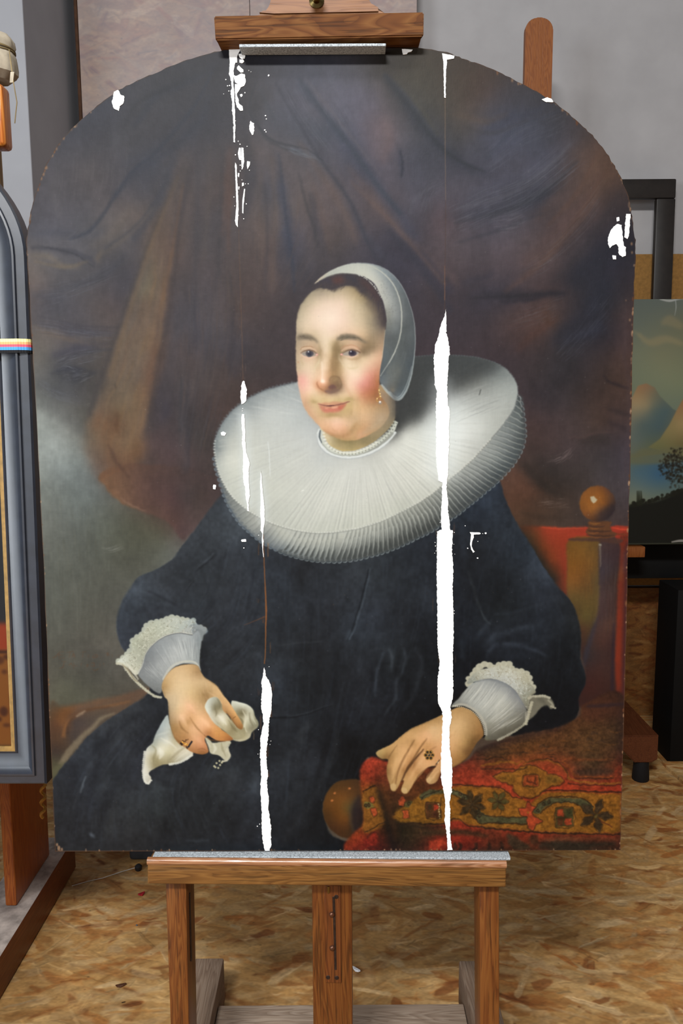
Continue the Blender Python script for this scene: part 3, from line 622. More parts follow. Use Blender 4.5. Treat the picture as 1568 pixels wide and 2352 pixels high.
def paint_dress(P):
    K = frame(560, 1250, 3.267); L = frame(120, 1560, 3.136); H = frame(1000, 1080, 3.409); C = frame(80, 1100, 2.529); D = frame(240, 1390, 3.733)
    body = [(520, 1120), (560, 1150), (640, 1200), (800, 1180), (1000, 1150), (1100, 1120), (1142, 1103), (1152, 1120), (1158, 1142), (1180, 1190),
            (1215, 1245), (1246, 1300), (1282, 1348), (1312, 1385), (1328, 1425), (1334, 1465), (1332, 1510), (1342, 1545), (1344, 1570), (1330, 1600), (1327, 1635),
            (1310, 1665), (1280, 1678), (1240, 1680), (1190, 1690), (1140, 1690), (1080, 1705), (1060, 1760), (1000, 1830), (960, 1840), (900, 1800),
            (850, 1740), (838, 1760), (830, 1790), (780, 1800), (745, 1840), (745, 1880), (765, 1920), (830, 1945), (832, 1965), (100, 1965), (110, 1830),
            (128, 1782), (170, 1730), (205, 1690), (240, 1660), (270, 1640), (330, 1600), (345, 1580), (330, 1540), (290, 1500), (277, 1480),
            (268, 1450), (268, 1420), (278, 1385), (295, 1355), (320, 1325), (355, 1310), (392, 1288), (410, 1265), (440, 1225), (470, 1185), (490, 1158), (508, 1136)]
    S = [(500, 1150, (52, 58, 68)), (470, 1210, (50, 55, 63)), (420, 1290, (44, 49, 57)), (370, 1330, (48, 53, 61)), (320, 1360, (54, 62, 74)), (290, 1410, (50, 58, 70)),
         (290, 1460, (44, 50, 62)), (340, 1400, (46, 52, 62)), (400, 1360, (46, 51, 60)), (450, 1300, (46, 52, 60)), (530, 1210, (62, 70, 80)), (540, 1260, (50, 56, 66)),
         (590, 1250, (46, 52, 62)), (500, 1330, (46, 51, 59)), (560, 1340, (42, 47, 56)), (450, 1390, (42, 48, 56)), (500, 1420, (42, 46, 54)), (580, 1420, (42, 47, 56)),
         (520, 1500, (40, 44, 51)), (480, 1520, (38, 42, 48)), (560, 1540, (42, 46, 53)), (590, 1500, (44, 49, 57)), (660, 1320, (40, 46, 56)), (720, 1330, (42, 47, 56)),
         (690, 1310, (34, 36, 42)), (780, 1310, (44, 49, 57)), (840, 1310, (46, 52, 60)), (900, 1300, (40, 46, 54)), (960, 1280, (36, 42, 52)), (700, 1400, (40, 45, 54)),
         (660, 1430, (34, 39, 46)), (770, 1400, (38, 42, 50)), (820, 1430, (46, 54, 66)), (860, 1420, (44, 50, 62)), (920, 1400, (32, 36, 43)), (880, 1350, (42, 48, 57)),
         (980, 1380, (38, 44, 54)), (970, 1440, (30, 34, 42)), (740, 1480, (33, 36, 42)), (680, 1500, (36, 40, 46)), (800, 1500, (38, 43, 51)), (850, 1540, (34, 38, 46)),
         (900, 1520, (34, 40, 46)), (960, 1500, (28, 32, 38)), (980, 1560, (26, 30, 36)), (640, 1560, (46, 53, 64)), (700, 1570, (30, 34, 39)), (760, 1600, (30, 33, 39)),
         (820, 1600, (36, 40, 48)), (900, 1590, (30, 34, 42)), (960, 1620, (24, 27, 33)), (640, 1640, (38, 43, 51)), (700, 1650, (32, 37, 44)), (760, 1680, (28, 31, 37)),
         (820, 1660, (30, 34, 42)), (880, 1680, (28, 31, 37)), (660, 1720, (36, 40, 46)), (720, 1750, (38, 42, 50)), (780, 1760, (24, 27, 32)), (840, 1720, (24, 26, 30)),
         (660, 1820, (36, 41, 49)), (720, 1820, (32, 36, 42)), (700, 1900, (28, 31, 36)), (640, 1900, (32, 36, 43)), (740, 1940, (24, 27, 32)), (800, 1945, (22, 25, 30)),
         (560, 1650, (30, 35, 43)), (590, 1700, (28, 32, 40)), (560, 1760, (38, 43, 50)), (520, 1800, (44, 48, 54)), (580, 1820, (42, 48, 58)), (480, 1850, (36, 40, 45)),
         (420, 1830, (38, 42, 48)), (560, 1900, (32, 35, 41)), (480, 1930, (34, 37, 42)), (590, 1940, (34, 38, 46)), (360, 1850, (44, 50, 54)), (320, 1800, (42, 46, 54)),
         (300, 1900, (44, 46, 50)), (380, 1920, (38, 40, 45)), (240, 1880, (46, 49, 54)), (200, 1930, (38, 41, 47)), (150, 1900, (38, 40, 46)), (140, 1940, (36, 38, 43)),
         (160, 1830, (40, 43, 50)), (190, 1780, (40, 45, 55)), (230, 1720, (46, 51, 60)), (280, 1670, (52, 56, 63)), (320, 1630, (46, 50, 57)), (360, 1600, (36, 40, 48)),
         (330, 1690, (36, 40, 48)), (290, 1740, (42, 46, 54)), (250, 1800, (46, 51, 58)), (340, 1720, (34, 37, 45)), (210, 1850, (40, 44, 53)), (280, 1780, (36, 40, 48)),
         (1150, 1140, (42, 52, 68)), (1100, 1160, (38, 48, 64)), (1060, 1200, (32, 40, 52)), (1150, 1220, (40, 48, 60)), (1090, 1260, (32, 36, 44)), (1200, 1260, (42, 52, 66)),
         (1170, 1180, (40, 48, 60)), (1240, 1320, (46, 54, 68)), (1180, 1330, (30, 35, 42)), (1100, 1350, (27, 31, 38)), (1250, 1370, (38, 44, 56)), (1060, 1400, (28, 33, 42)),
         (1150, 1400, (28, 33, 38)), (1200, 1400, (32, 38, 46)), (1290, 1390, (34, 38, 44)), (1310, 1430, (34, 38, 43)), (1060, 1480, (24, 29, 38)), (1120, 1460, (34, 40, 50)),
         (1180, 1450, (36, 42, 52)), (1260, 1430, (34, 40, 50)), (1300, 1480, (26, 30, 36)), (1200, 1500, (30, 36, 46)), (1250, 1520, (25, 29, 35)), (1100, 1530, (20, 23, 29)),
         (1300, 1560, (23, 26, 32)), (1330, 1550, (26, 30, 36)), (1060, 1560, (22, 26, 34)), (1260, 1580, (21, 24, 29)), (1290, 1630, (20, 22, 27)), (1240, 1660, (20, 22, 27)),
         (1180, 1690, (24, 24, 29)), (1050, 1620, (20, 22, 27)), (1000, 1650, (20, 22, 27)), (940, 1700, (20, 22, 26)), (860, 1750, (19, 21, 25)), (800, 1700, (22, 24, 28))]
    P.clip = M = P.mask(body, 1.6)
    P._put(np.ones((P.H, P.W), np.float32), (0, 0, P.W, P.H), P.field(S, 14., .3), 1.)
    hi, md, dk = (70, 78, 92), (56, 64, 76), (24, 27, 33)
    for fr, pts, w, c, a, f in [
        # right sleeve in light (viewer's left)
        (C, (640, 640, 720, 680, 830, 740), [3, 7, 3], (28, 30, 38), .7, 2.5), (C, (560, 640, 660, 640, 800, 700), [10, 18, 10], (62, 70, 82), .4, 6),
        (C, (940, 520, 990, 480, 1040, 430), [2, 6, 3], (66, 74, 84), .6, 1.8), (C, (930, 540, 990, 495, 1050, 440), [2, 4, 2], (26, 28, 34), .6, 1.5),
        (C, (880, 650, 930, 580), [3, 4, 2], (28, 30, 36), .6, 1.8), (C, (890, 620, 935, 575), [2, 4, 2], (68, 74, 82), .5, 1.4),
        (C, (850, 730, 900, 640, 980, 600), [4, 8, 4], (38, 42, 50), .5, 4), (C, (500, 760, 520, 700, 580, 640, 640, 620), [6, 10, 10, 6], (64, 74, 88), .45, 4),
        (C, (480, 880, 490, 960, 520, 1000), [8, 8, 6], (62, 72, 88), .4, 4), (C, (560, 880, 580, 800, 660, 750, 800, 760), [8, 10, 10, 6], (38, 42, 52), .6, 5),
        (C, (660, 740, 720, 710, 800, 740), [5, 9, 5], (60, 70, 82), .4, 4), (C, (1160, 250, 1190, 320, 1150, 400), [10, 20, 10], (72, 82, 94), .4, 6),
        (C, (1060, 440, 1070, 520, 1020, 640), [6, 14, 8], (34, 38, 46), .45, 6), (C, (1100, 480, 1200, 520, 1260, 620), [8, 14, 8], (60, 66, 76), .35, 6),
        (C, (1010, 940, 1080, 860, 1200, 800, 1320, 760), [8, 14, 14, 8], (34, 38, 46), .5, 6), (C, (1000, 1050, 1100, 930, 1220, 850), [6, 12, 8], (58, 64, 72), .35, 6),
        (C, (1030, 1130, 1150, 1030, 1260, 920), [6, 12, 8], (32, 34, 40), .5, 6), (C, (970, 960, 975, 1080, 1000, 1160), [8, 10, 8], (26, 28, 34), .6, 4),
        # bodice and skirt
        (K, (930, 190, 890, 380, 840, 560, 770, 740), [3, 4, 5, 4], (20, 23, 29), .8, 1.6), (K, (945, 180, 905, 370, 850, 560, 790, 720), [3, 4, 6, 4], (72, 84, 98), .55, 1.6),
        (K, (800, 640, 770, 740), [8, 9, 4], (70, 84, 100), .5, 3), (K, (1180, 360, 1130, 500, 1050, 650), [8, 14, 6], (28, 32, 39), .5, 5),
        (K, (1100, 640, 1000, 760, 930, 780), [4, 8, 4], (30, 34, 40), .4, 4), (K, (360, 200, 420, 260, 380, 340), [16, 30, 14], (32, 34, 38), .5, 9),
        (K, (510, 430, 500, 560, 500, 640), [10, 12, 8], (26, 30, 36), .5, 5), (K, (280, 560, 270, 680, 280, 760), [12, 14, 8], (28, 31, 38), .45, 6),
        (K, (250, 760, 420, 740, 600, 735), [2, 3, 2], (56, 60, 66), .5, 1.5), (K, (230, 800, 420, 800, 600, 800), [10, 18, 10], (28, 30, 35), .5, 6),
        (K, (700, 780, 690, 960, 680, 1180), [10, 14, 8], (22, 25, 30), .55, 5), (K, (760, 820, 740, 900), [6, 8, 4], (52, 60, 72), .4, 3),
        (K, (1085, 780, 1110, 860, 1110, 960), [4, 8, 4], (64, 72, 82), .6, 2.5), (K, (1190, 770, 1215, 850, 1190, 950, 1140, 1040, 1130, 1160, 1050, 1280), [3, 6, 6, 6, 6, 3], (58, 66, 77), .65, 2.5),
        (K, (1050, 800, 1010, 920, 985, 1040, 985, 1140), [4, 7, 7, 4], (60, 70, 84), .6, 2.5), (K, (880, 820, 860, 900, 880, 980), [4, 8, 4], (56, 64, 76), .45, 3),
        (K, (1280, 770, 1330, 860, 1310, 1000, 1270, 1140, 1190, 1250), [4, 6, 6, 6, 4], (54, 60, 70), .55, 3), (K, (960, 880, 960, 1000, 970, 1150), [4, 6, 4], (22, 25, 32), .6, 3),
        (K, (1160, 850, 1150, 950, 1160, 1000), [8, 12, 6], (20, 23, 28), .6, 4), (K, (1040, 880, 1050, 1000, 1060, 1140), [8, 14, 8], (24, 28, 34), .55, 4),
        (K, (1240, 900, 1230, 1040, 1210, 1180), [10, 14, 8], (22, 25, 30), .55, 5), (K, (940, 800, 1000, 780, 1080, 790), [3, 5, 3], (50, 56, 66), .4, 2),
        (K, (190, 1300, 320, 1300, 480, 1270, 660, 1210), [3, 4, 4, 3], (20, 23, 28), .8, 1.6), (K, (320, 1295, 480, 1262, 660, 1205), [2, 3, 2], (54, 60, 68), .5, 1.2),
        (K, (500, 1330, 440, 1420, 440, 1500), [10, 18, 10], (54, 58, 64), .5, 5), (K, (400, 1340, 330, 1480, 300, 1620), [10, 14, 8], (28, 32, 39), .5, 5),
        (K, (660, 1280, 660, 1400, 600, 1560, 540, 1760), [6, 10, 10, 8], (22, 24, 29), .6, 4), (K, (690, 1380, 690, 1480, 620, 1700, 540, 1900), [6, 10, 10, 8], (48, 52, 58), .45, 4),
        (K, (560, 1400, 530, 1560, 500, 1720), [10, 14, 8], (46, 52, 62), .4, 5), (K, (300, 1620, 310, 1720, 290, 1800), [12, 24, 12], (52, 58, 68), .45, 7),
        (K, (420, 1750, 360, 1900, 260, 2050), [8, 14, 8], (44, 47, 52), .4, 5), (K, (540, 1850, 460, 2000, 340, 2150, 300, 2280), [8, 12, 12, 8], (46, 48, 53), .4, 5),
        (K, (560, 1900, 540, 2050, 480, 2200), [12, 22, 16], (20, 22, 27), .5, 7), (K, (100, 1700, 80, 1800, 60, 1880), [10, 18, 8], (66, 76, 90), .4, 6),
        (K, (60, 2050, 100, 2150, 90, 2260), [10, 18, 10], (48, 56, 68), .35, 6), (K, (720, 1260, 780, 1360, 880, 1420), [8, 18, 8], (32, 36, 46), .4, 7),
        (K, (880, 1420, 800, 1560, 740, 1720), [10, 20, 14], (22, 24, 28), .5, 8),
        # skirt over the knee, lower left
        (L, (250, 380, 350, 290, 480, 220, 650, 140), [10, 22, 22, 8], (60, 64, 72), .4, 8), (L, (640, 250, 480, 350, 370, 440, 290, 560), [6, 12, 14, 8], (28, 31, 40), .55, 5),
        (L, (400, 470, 340, 580, 300, 720, 250, 900), [8, 14, 16, 10], (28, 30, 38), .5, 6), (L, (350, 520, 270, 640, 215, 790), [6, 12, 5], (62, 68, 78), .45, 5),
        (L, (250, 690, 215, 780, 205, 820), [3, 6, 3], (96, 106, 116), .5, 1.8), (L, (480, 640, 420, 800, 360, 1000, 330, 1130), [10, 16, 16, 10], (26, 28, 35), .45, 7),
        (L, (540, 560, 420, 700, 330, 860), [8, 16, 10], (56, 62, 70), .35, 7), (L, (430, 860, 430, 980, 380, 1120), [10, 20, 10], (58, 60, 62), .35, 7),
        (L, (640, 480, 620, 600, 560, 720), [6, 12, 6], (52, 58, 70), .4, 6), (L, (150, 580, 130, 740, 110, 900), [10, 14, 10], (30, 33, 42), .4, 6),
        (L, (700, 740, 760, 800, 800, 850), [10, 24, 10], (58, 66, 72), .45, 7), (L, (860, 840, 830, 1000, 800, 1150), [6, 14, 14], (26, 29, 34), .5, 6),
        (L, (980, 760, 900, 840, 860, 920), [8, 12, 6], (28, 31, 36), .5, 5), (L, (1260, 640, 1300, 680, 1250, 760), [16, 26, 12], (62, 68, 76), .4, 7),
        (L, (1060, 700, 1180, 680, 1260, 640), [8, 16, 8], (50, 55, 62), .35, 6), (L, (1240, 900, 1200, 980, 1260, 980), [12, 26, 10], (28, 30, 34), .5, 7),
        (L, (1270, 800, 1180, 900, 1150, 1000), [6, 12, 8], (50, 56, 60), .4, 5), (L, (1480, 680, 1460, 760, 1470, 820), [10, 20, 10], (76, 86, 98), .4, 6),
        (L, (1400, 960, 1390, 1060, 1380, 1180), [10, 16, 10], (54, 62, 74), .3, 6), (L, (960, 1165, 1060, 1165, 1130, 1160), [3, 5, 3], (70, 80, 92), .4, 2.5),
        (L, (262, 1115, 280, 1125, 298, 1140), [4, 8, 4], (92, 102, 118), .7, 2), (L, (720, 800, 790, 790, 860, 800), [5, 10, 5], (66, 76, 84), .4, 4),
        # left sleeve (viewer's right)
        (H, (250, 780, 280, 880, 320, 1000, 360, 1090), [3, 5, 5, 3], (52, 58, 62), .55, 2.2), (H, (360, 1090, 390, 1160, 430, 1210), [3, 5, 3], (62, 70, 76), .6, 1.8),
        (H, (450, 1130, 600, 1110, 780, 1070, 860, 1040), [3, 5, 5, 3], (46, 54, 66), .5, 2.5), (H, (380, 1380, 460, 1300, 600, 1250, 780, 1220, 860, 1160), [4, 10, 10, 10, 4], (58, 68, 84), .55, 4),
        (H, (390, 1480, 420, 1410, 520, 1360, 640, 1370, 780, 1410, 870, 1460), [3, 7, 7, 7, 7, 3], (60, 70, 88), .55, 3.5), (H, (440, 1180, 360, 1250, 310, 1340), [4, 8, 4], (50, 60, 74), .5, 3.5),
        (H, (520, 1450, 660, 1450, 780, 1470), [8, 14, 6], (36, 42, 54), .5, 5), (H, (480, 1290, 620, 1200, 800, 1140), [10, 16, 8], (24, 28, 35), .45, 6),
        (H, (420, 1440, 560, 1320, 760, 1300), [5, 9, 6], (22, 25, 32), .5, 4), (H, (760, 640, 820, 740, 860, 830, 900, 900), [10, 20, 18, 8], (60, 72, 90), .4, 6),
        (H, (880, 1010, 960, 1120, 1000, 1260), [8, 18, 10], (42, 50, 64), .4, 7), (H, (1030, 1020, 1080, 1150, 1110, 1290), [8, 10, 8], (40, 44, 50), .5, 4),
        (H, (160, 500, 170, 800, 150, 1100), [8, 14, 10], (26, 31, 42), .4, 6), (H, (200, 540, 220, 640, 230, 710), [4, 6, 4], (44, 54, 70), .5, 3),
        (H, (210, 1340, 210, 1420, 220, 1500), [4, 8, 4], (44, 54, 66), .45, 3), (H, (540, 140, 560, 260, 620, 380), [10, 16, 12], (26, 30, 38), .4, 6),
        (H, (400, 200, 480, 300, 440, 420), [20, 40, 20], (48, 58, 74), .35, 12), (H, (1060, 1370, 1130, 1460, 1160, 1600), [6, 10, 8], (36, 42, 50), .5, 4),
    ]:
        P.stroke(fr(*pts), w, c, a, f)
    P.warp(2.5, 34, 21, M)
    P.mottle(M, .13, [(50, 60, .5), (18, 22, .6), (7, 8, .6)], 50)
    P.grade(M, .62, 1.08, (1.0, 1.02, 1.02), .17)
    gl = [(66, 76, 90), (22, 25, 30), (60, 68, 78), (30, 34, 42)]
    P.hairs([[(520, 1230), (450, 1400), (300, 1440)], [(640, 1260), (600, 1480), (470, 1600)]], 160, gl, (.06, .2), (1.5, 5), (.1, .3), 10, 1.8)
    P.hairs([[(640, 1290), (650, 1500), (640, 1940)], [(1000, 1260), (960, 1500), (780, 1940)]], 260, gl, (.06, .18), (1.5, 5), (.05, .2), 10, 1.8)
    P.hairs([[(280, 1660), (180, 1800), (140, 1950)], [(600, 1640), (500, 1800), (560, 1950)]], 260, gl + [(74, 80, 84)], (.06, .2), (1.5, 5), (.06, .25), 10, 1.8)
    P.hairs([[(1160, 1140), (1080, 1350), (1060, 1600)], [(1230, 1290), (1320, 1450), (1300, 1650)]], 170, gl, (.05, .16), (1.5, 4), (.08, .25), 10, 1.6)
    for _ in range(330):   # specks of worn paint
        x, y = P.rng.uniform(120, 1340), P.rng.uniform(1120, 1950)
        P.dot(x, y, P.rng.uniform(.5, 1.3), [(92, 98, 108), (110, 112, 116), (96, 78, 64)][P.rng.randint(3)], P.rng.uniform(.2, .6), .5)
    P.clip = None


def paint_ruff(P):
    B = frame(470, 780, 2.063); R = frame(900, 1050, 4.9); Q = frame(500, 1050, 3.92)
    band_out = B(46, 560, 60, 630, 80, 700, 110, 780, 165, 868, 255, 950, 350, 1004, 450, 1037, 560, 1054, 680, 1050, 800, 1025, 900, 992, 1000, 945, 1080, 905, 1200, 828, 1300, 748, 1400, 662,
                 1470, 580, 1508, 500, 1514, 420, 1502, 330, 1484, 262)
    top = B(45, 520, 62, 440, 108, 362, 190, 290, 300, 236, 430, 203, 600, 160, 800, 110, 1000, 80, 1150, 73, 1290, 84, 1400, 120, 1460, 175, 1482, 235, 1474, 300, 1448, 356, 1390, 432, 1330, 500, 1250, 585, 1150, 668,
            1050, 748, 930, 815, 800, 872, 650, 906, 500, 912, 350, 880, 250, 836, 170, 782, 110, 718, 66, 630)
    # band (stacked folds seen from the side)
    Sb = smp(B, [(60, 620, 84, 92, 98), (95, 740, 110, 118, 120), (160, 830, 126, 134, 134), (240, 880, 150, 156, 152), (270, 940, 112, 122, 130), (360, 950, 150, 158, 156), (360, 995, 104, 118, 130),
                 (450, 960, 164, 170, 164), (450, 1020, 118, 130, 136), (560, 960, 164, 170, 162), (560, 1030, 104, 114, 116), (680, 950, 156, 162, 156), (680, 1020, 88, 96, 98), (800, 920, 150, 156, 150), (800, 990, 86, 94, 94),
                 (900, 880, 136, 142, 136), (900, 960, 78, 84, 84), (1000, 840, 128, 134, 128), (1000, 910, 74, 80, 80), (1080, 790, 124, 130, 126), (1080, 870, 72, 78, 78), (1180, 720, 120, 128, 128), (1200, 800, 66, 74, 78),
                 (1280, 650, 128, 136, 138), (1300, 730, 64, 74, 82), (1370, 560, 128, 138, 140), (1390, 640, 66, 78, 86), (1440, 460, 118, 128, 132), (1470, 560, 72, 84, 92), (1480, 380, 104, 116, 120), (1508, 460, 72, 82, 88), (1490, 300, 84, 96, 100)])
    P.fill(band_out + top[14:], P.field(Sb, 10.), 1, 1.1, False)
    # scalloped lower rim
    o = P.spline(band_out, False, 8)
    d = np.r_[0, np.cumsum(np.hypot(*np.diff(o, axis=0).T))]
    t = np.arange(4, d[-1] - 4, 12.5)
    ox, oy = np.interp(t, d, o[:, 0]), np.interp(t, d, o[:, 1])
    cen = np.array([820., 985.])
    bt = P.spline(top, True, 8)
    ang_t = np.arctan2(bt[:, 1] - cen[1], bt[:, 0] - cen[0]); od = np.argsort(ang_t)

    def rim(a):
        return np.stack([np.interp(a, ang_t[od], bt[od, 0], period=2 * np.pi), np.interp(a, ang_t[od], bt[od, 1], period=2 * np.pi)], -1)
    for i in range(len(t)):
        x, y = ox[i], oy[i]
        lf = np.clip((x - 560) / 200, .25, 1)
        P.dot(x, y - 2, 6.5, (76, 84, 88) if x > 640 else (100, 112, 122), .75, .8, 5)
        th = np.linspace(-.2, np.pi * .75, 7)
        tx, ty = (np.gradient(ox)[i], np.gradient(oy)[i]); L = np.hypot(tx, ty); tx, ty = tx / L, ty / L
        arc = [(x + tx * 6 * np.cos(q) + -ty * 4.5 * np.sin(q), y - 2 + ty * 6 * np.cos(q) + tx * 4.5 * np.sin(q)) for q in th]
        P.stroke(arc, [.8, 1.7, .8], (150, 160, 160), .3 + .5 * lf, .5, 4)
    # side folds
    t2 = np.arange(20, d[-1] - 10, 12.5)
    for i, tt in enumerate(t2):
        x, y = np.interp(tt, d, o[:, 0]), np.interp(tt, d, o[:, 1])
        a = np.arctan2(y - cen[1], x - cen[0])
        r = rim(a - .06 if x > 760 else a)
        if x < 640:
            k = .35
        else:
            k = 1.
        dx, dy = x - r[0], y - r[1]
        bend = 4 if x > 900 else 1
        p = [(r[0] + dx * .02, r[1] + dy * .02), (r[0] + dx * .35 + bend, r[1] + dy * .35), (r[0] + dx * .7 + bend * .6, r[1] + dy * .7), (x, y - 3)]
        P.stroke([(a_ + 4, b_) for a_, b_ in p], [2, 3.5, 5, 4], (80, 88, 88), .45 * k, 1.3, 5)
        P.stroke(p, [1.4, 2.2, 2.0, 1.2], (176, 184, 180), .62 * k, .7, 5)
        if 640 < x < 1020:   # pointed darts where the folds open
            m = P.rng.uniform(.5, .62)
            P.fill([(r[0] + dx * m + 5, r[1] + dy * m), (x + 10, y - 6), (x + 1, y - 6)], (64, 70, 70), .55, 1., False)
            P.stroke([(r[0] + dx * (m - .3) + 6, r[1] + dy * (m - .3)), (r[0] + dx * (m + .05) + 6.2, r[1] + dy * (m + .05))], [2.5, .6], (182, 190, 184), .5, .7)
    # upper disc
    St = smp(B, [(60, 520, 132, 144, 148), (80, 450, 138, 150, 154), (130, 380, 140, 152, 158), (220, 310, 142, 154, 160), (330, 250, 148, 160, 166), (420, 230, 152, 164, 170), (110, 480, 166, 174, 172), (180, 400, 172, 180, 180),
                 (300, 330, 174, 183, 186), (420, 320, 172, 182, 187), (440, 400, 176, 185, 188), (100, 560, 184, 190, 184), (200, 500, 186, 192, 186), (300, 450, 182, 189, 188), (420, 460, 182, 189, 190), (500, 440, 178, 186, 190),
                 (130, 650, 186, 192, 184), (250, 600, 186, 192, 186), (350, 560, 184, 190, 187), (480, 540, 186, 192, 191), (200, 740, 182, 188, 180), (300, 700, 186, 192, 184), (450, 680, 188, 193, 188), (600, 640, 192, 197, 193),
                 (560, 580, 184, 191, 192), (300, 810, 178, 184, 177), (420, 820, 184, 190, 183), (550, 800, 190, 195, 189), (540, 880, 180, 186, 178), (680, 800, 192, 197, 190), (700, 700, 196, 200, 196), (700, 600, 192, 197, 195),
                 (680, 880, 184, 190, 180), (800, 820, 186, 191, 182), (850, 700, 196, 200, 194), (830, 600, 194, 198, 193), (880, 500, 188, 192, 188), (960, 600, 200, 204, 198), (950, 720, 192, 196, 188), (950, 790, 180, 186, 176),
                 (1050, 700, 192, 197, 190), (1060, 600, 208, 213, 208), (1050, 500, 206, 212, 208), (1000, 450, 198, 204, 200), (930, 430, 160, 164, 160), (960, 400, 140, 144, 141), (1050, 420, 192, 199, 197), (1080, 350, 150, 156, 156),
                 (1000, 350, 88, 92, 92), (950, 300, 66, 69, 70), (920, 350, 62, 65, 66), (910, 410, 72, 74, 72), (1000, 200, 66, 70, 72), (1050, 280, 80, 84, 86), (1050, 150, 66, 72, 76), (1080, 100, 66, 74, 80), (1000, 110, 62, 68, 72),
                 (1200, 340, 196, 205, 206), (1200, 280, 160, 168, 170), (1180, 220, 110, 116, 116), (1180, 150, 78, 84, 86), (1200, 90, 78, 88, 96), (1300, 110, 92, 102, 108), (1280, 180, 110, 116, 116), (1300, 250, 150, 157, 156), (1280, 330, 182, 190, 190),
                 (1200, 450, 212, 219, 219), (1200, 550, 200, 206, 202), (1160, 620, 188, 194, 190), (1300, 430, 194, 201, 200), (1280, 520, 184, 190, 188), (1380, 160, 120, 131, 134), (1400, 220, 150, 160, 160), (1400, 300, 168, 176, 175), (1370, 380, 174, 181, 178),
                 (1450, 240, 158, 168, 168), (1450, 320, 160, 168, 166), (1330, 470, 178, 185, 182)])
    P.fill(top, P.field(St, 10.), 1, 1.)
    P.clip = P.mask(top, 1.)
    # radial pleats
    c0 = np.array([825., 975.])
    n = 150
    for i in range(n):
        a = 2 * np.pi * i / n + P.rng.uniform(-.008, .008)
        r = rim(a); v = r - c0
        y = r[1]
        st = .42
        strong = 1. if (v[1] > 40 and r[0] > 640) else .5
        if r[0] > 940 and v[1] < -20:
            strong = .55 if r[0] > 1090 else .2
        w = 3. if strong == 1. else 2.2
        p = [tuple(c0 + v * q) for q in (st, .7, .985)]
        P.stroke(p, [.6, w * .7, w], (138, 144, 142), (.1 + .2 * strong) * P.rng.uniform(.2, 1.3), 1.3, 6)
        p2 = [tuple(c0 + v * q + np.array([3.2, 0]) * (1 if v[1] > 0 else .5)) for q in (st, .7, .985)]
        P.stroke(p2, [.6, w * .7, w], (222, 226, 218), (.06 + .2 * strong) * P.rng.uniform(.1, 1.2) * (.25 if (r[0] > 940 and v[1] < -60) else 1), 1.1, 6)
    for i in range(120):
        a = P.rng.uniform(0, 2 * np.pi); r = rim(a); v = r - c0
        q0 = P.rng.uniform(.35, .8)
        if r[0] > 940 and v[1] < 0:
            continue
        P.stroke([tuple(c0 + v * q0), tuple(c0 + v * (q0 + .12)), tuple(c0 + v * min(q0 + .22, .99))], [.5, 2.5, .5], [(158, 164, 164), (214, 219, 214), (172, 176, 168)][i % 3], .28, 1., 5)
    # cast shadow of the head and cap on the ruff
    P.fill(B(860, 470, 905, 400, 900, 300, 990, 50, 1330, 70, 1390, 120, 1290, 175, 1200, 225, 1120, 290, 1040, 345, 960, 400, 890, 475), (64, 68, 70), .72, 11)
    P.fill(B(1000, 60, 1180, 62, 1330, 90, 1400, 140, 1300, 160, 1180, 190, 1060, 260, 1000, 300), (72, 79, 84), .35, 10)
    P.hairs([B(1120, 300, 1250, 240, 1400, 190), B(1150, 420, 1300, 360, 1450, 300)], 60, [(190, 198, 198), (120, 128, 130)], (.1, .25), (1, 2), (.2, .5), 5, .8)
    P.stroke(B(1308, 235, 1300, 262), [1.5, 1.5], (60, 62, 64), .8, .6)
    P.clip = None
    P.warp(.6, 9, 31)
    # fine stitched rim between disc and band
    e = P.spline(top, True, 8)
    dd = np.r_[0, np.cumsum(np.hypot(*np.diff(e, axis=0).T))]
    for tt in np.arange(0, dd[-1], 6.5):
        x, y = np.interp(tt, dd, e[:, 0]), np.interp(tt, dd, e[:, 1])
        front = y > 1010
        if 700 < x < 900 and y < 1000:
            continue
        hot = .75 if front else .45
        P.dot(x, y, 2.5, (206, 211, 204) if front else (128, 140, 146), hot * (.5 if (x > 900 and y < 900) else 1), .8, 1.8)
    P.stroke([(e[int(i)][0], e[int(i)][1] + 2.5) for i in np.linspace(15 * 8, len(e) - 1, 40) if e[int(i)][1] > 1000], [1.6, 1.6], (122, 128, 124), .6, 1.)
    for q in [B(45, 520, 62, 440, 108, 362, 190, 290, 300, 236, 430, 203)]:
        s_ = P.spline(q, False, 10)
        L = np.r_[0, np.cumsum(np.hypot(*np.diff(s_, axis=0).T))]
        for tt in np.arange(3, L[-1], 9):
            P.dot(np.interp(tt, L, s_[:, 0]), np.interp(tt, L, s_[:, 1]), 5, (104, 116, 124), .32, 1.4, 4)
            P.dot(np.interp(tt, L, s_[:, 0]) - 1.5, np.interp(tt, L, s_[:, 1]) - 2.5, 2.6, (138, 148, 152), .28, .9, 1.6)
    P.grade(np.clip(P.mask(top, 1.) + P.mask(band_out + top[14:], 1., False), 0, 1), .62, 1.03, (1.01, 1.005, .98), .5)
    # rubbed paint and a bright glow beside the fillings, both put into the colour
    for pts, w in [(B(180, 330, 190, 500, 200, 700, 210, 800), [20, 26, 30, 20]), (B(262, 620, 272, 780, 275, 880), [12, 26, 16])]:
        P.stroke(pts, w, (206, 214, 216), .4, 6)
    P.stroke(B(1125, 180, 1125, 450, 1125, 660), [40, 90, 60], (226, 234, 234), .4, 12)
    P.stroke(frame(520, 860, 5.6)(530, 860, 548, 1000, 560, 1310), [1, 2, 1.2], (222, 228, 228), .6, .7)
    P.fill(B(452, 722, 470, 708, 466, 716), (236, 236, 230), .7, .6, False)


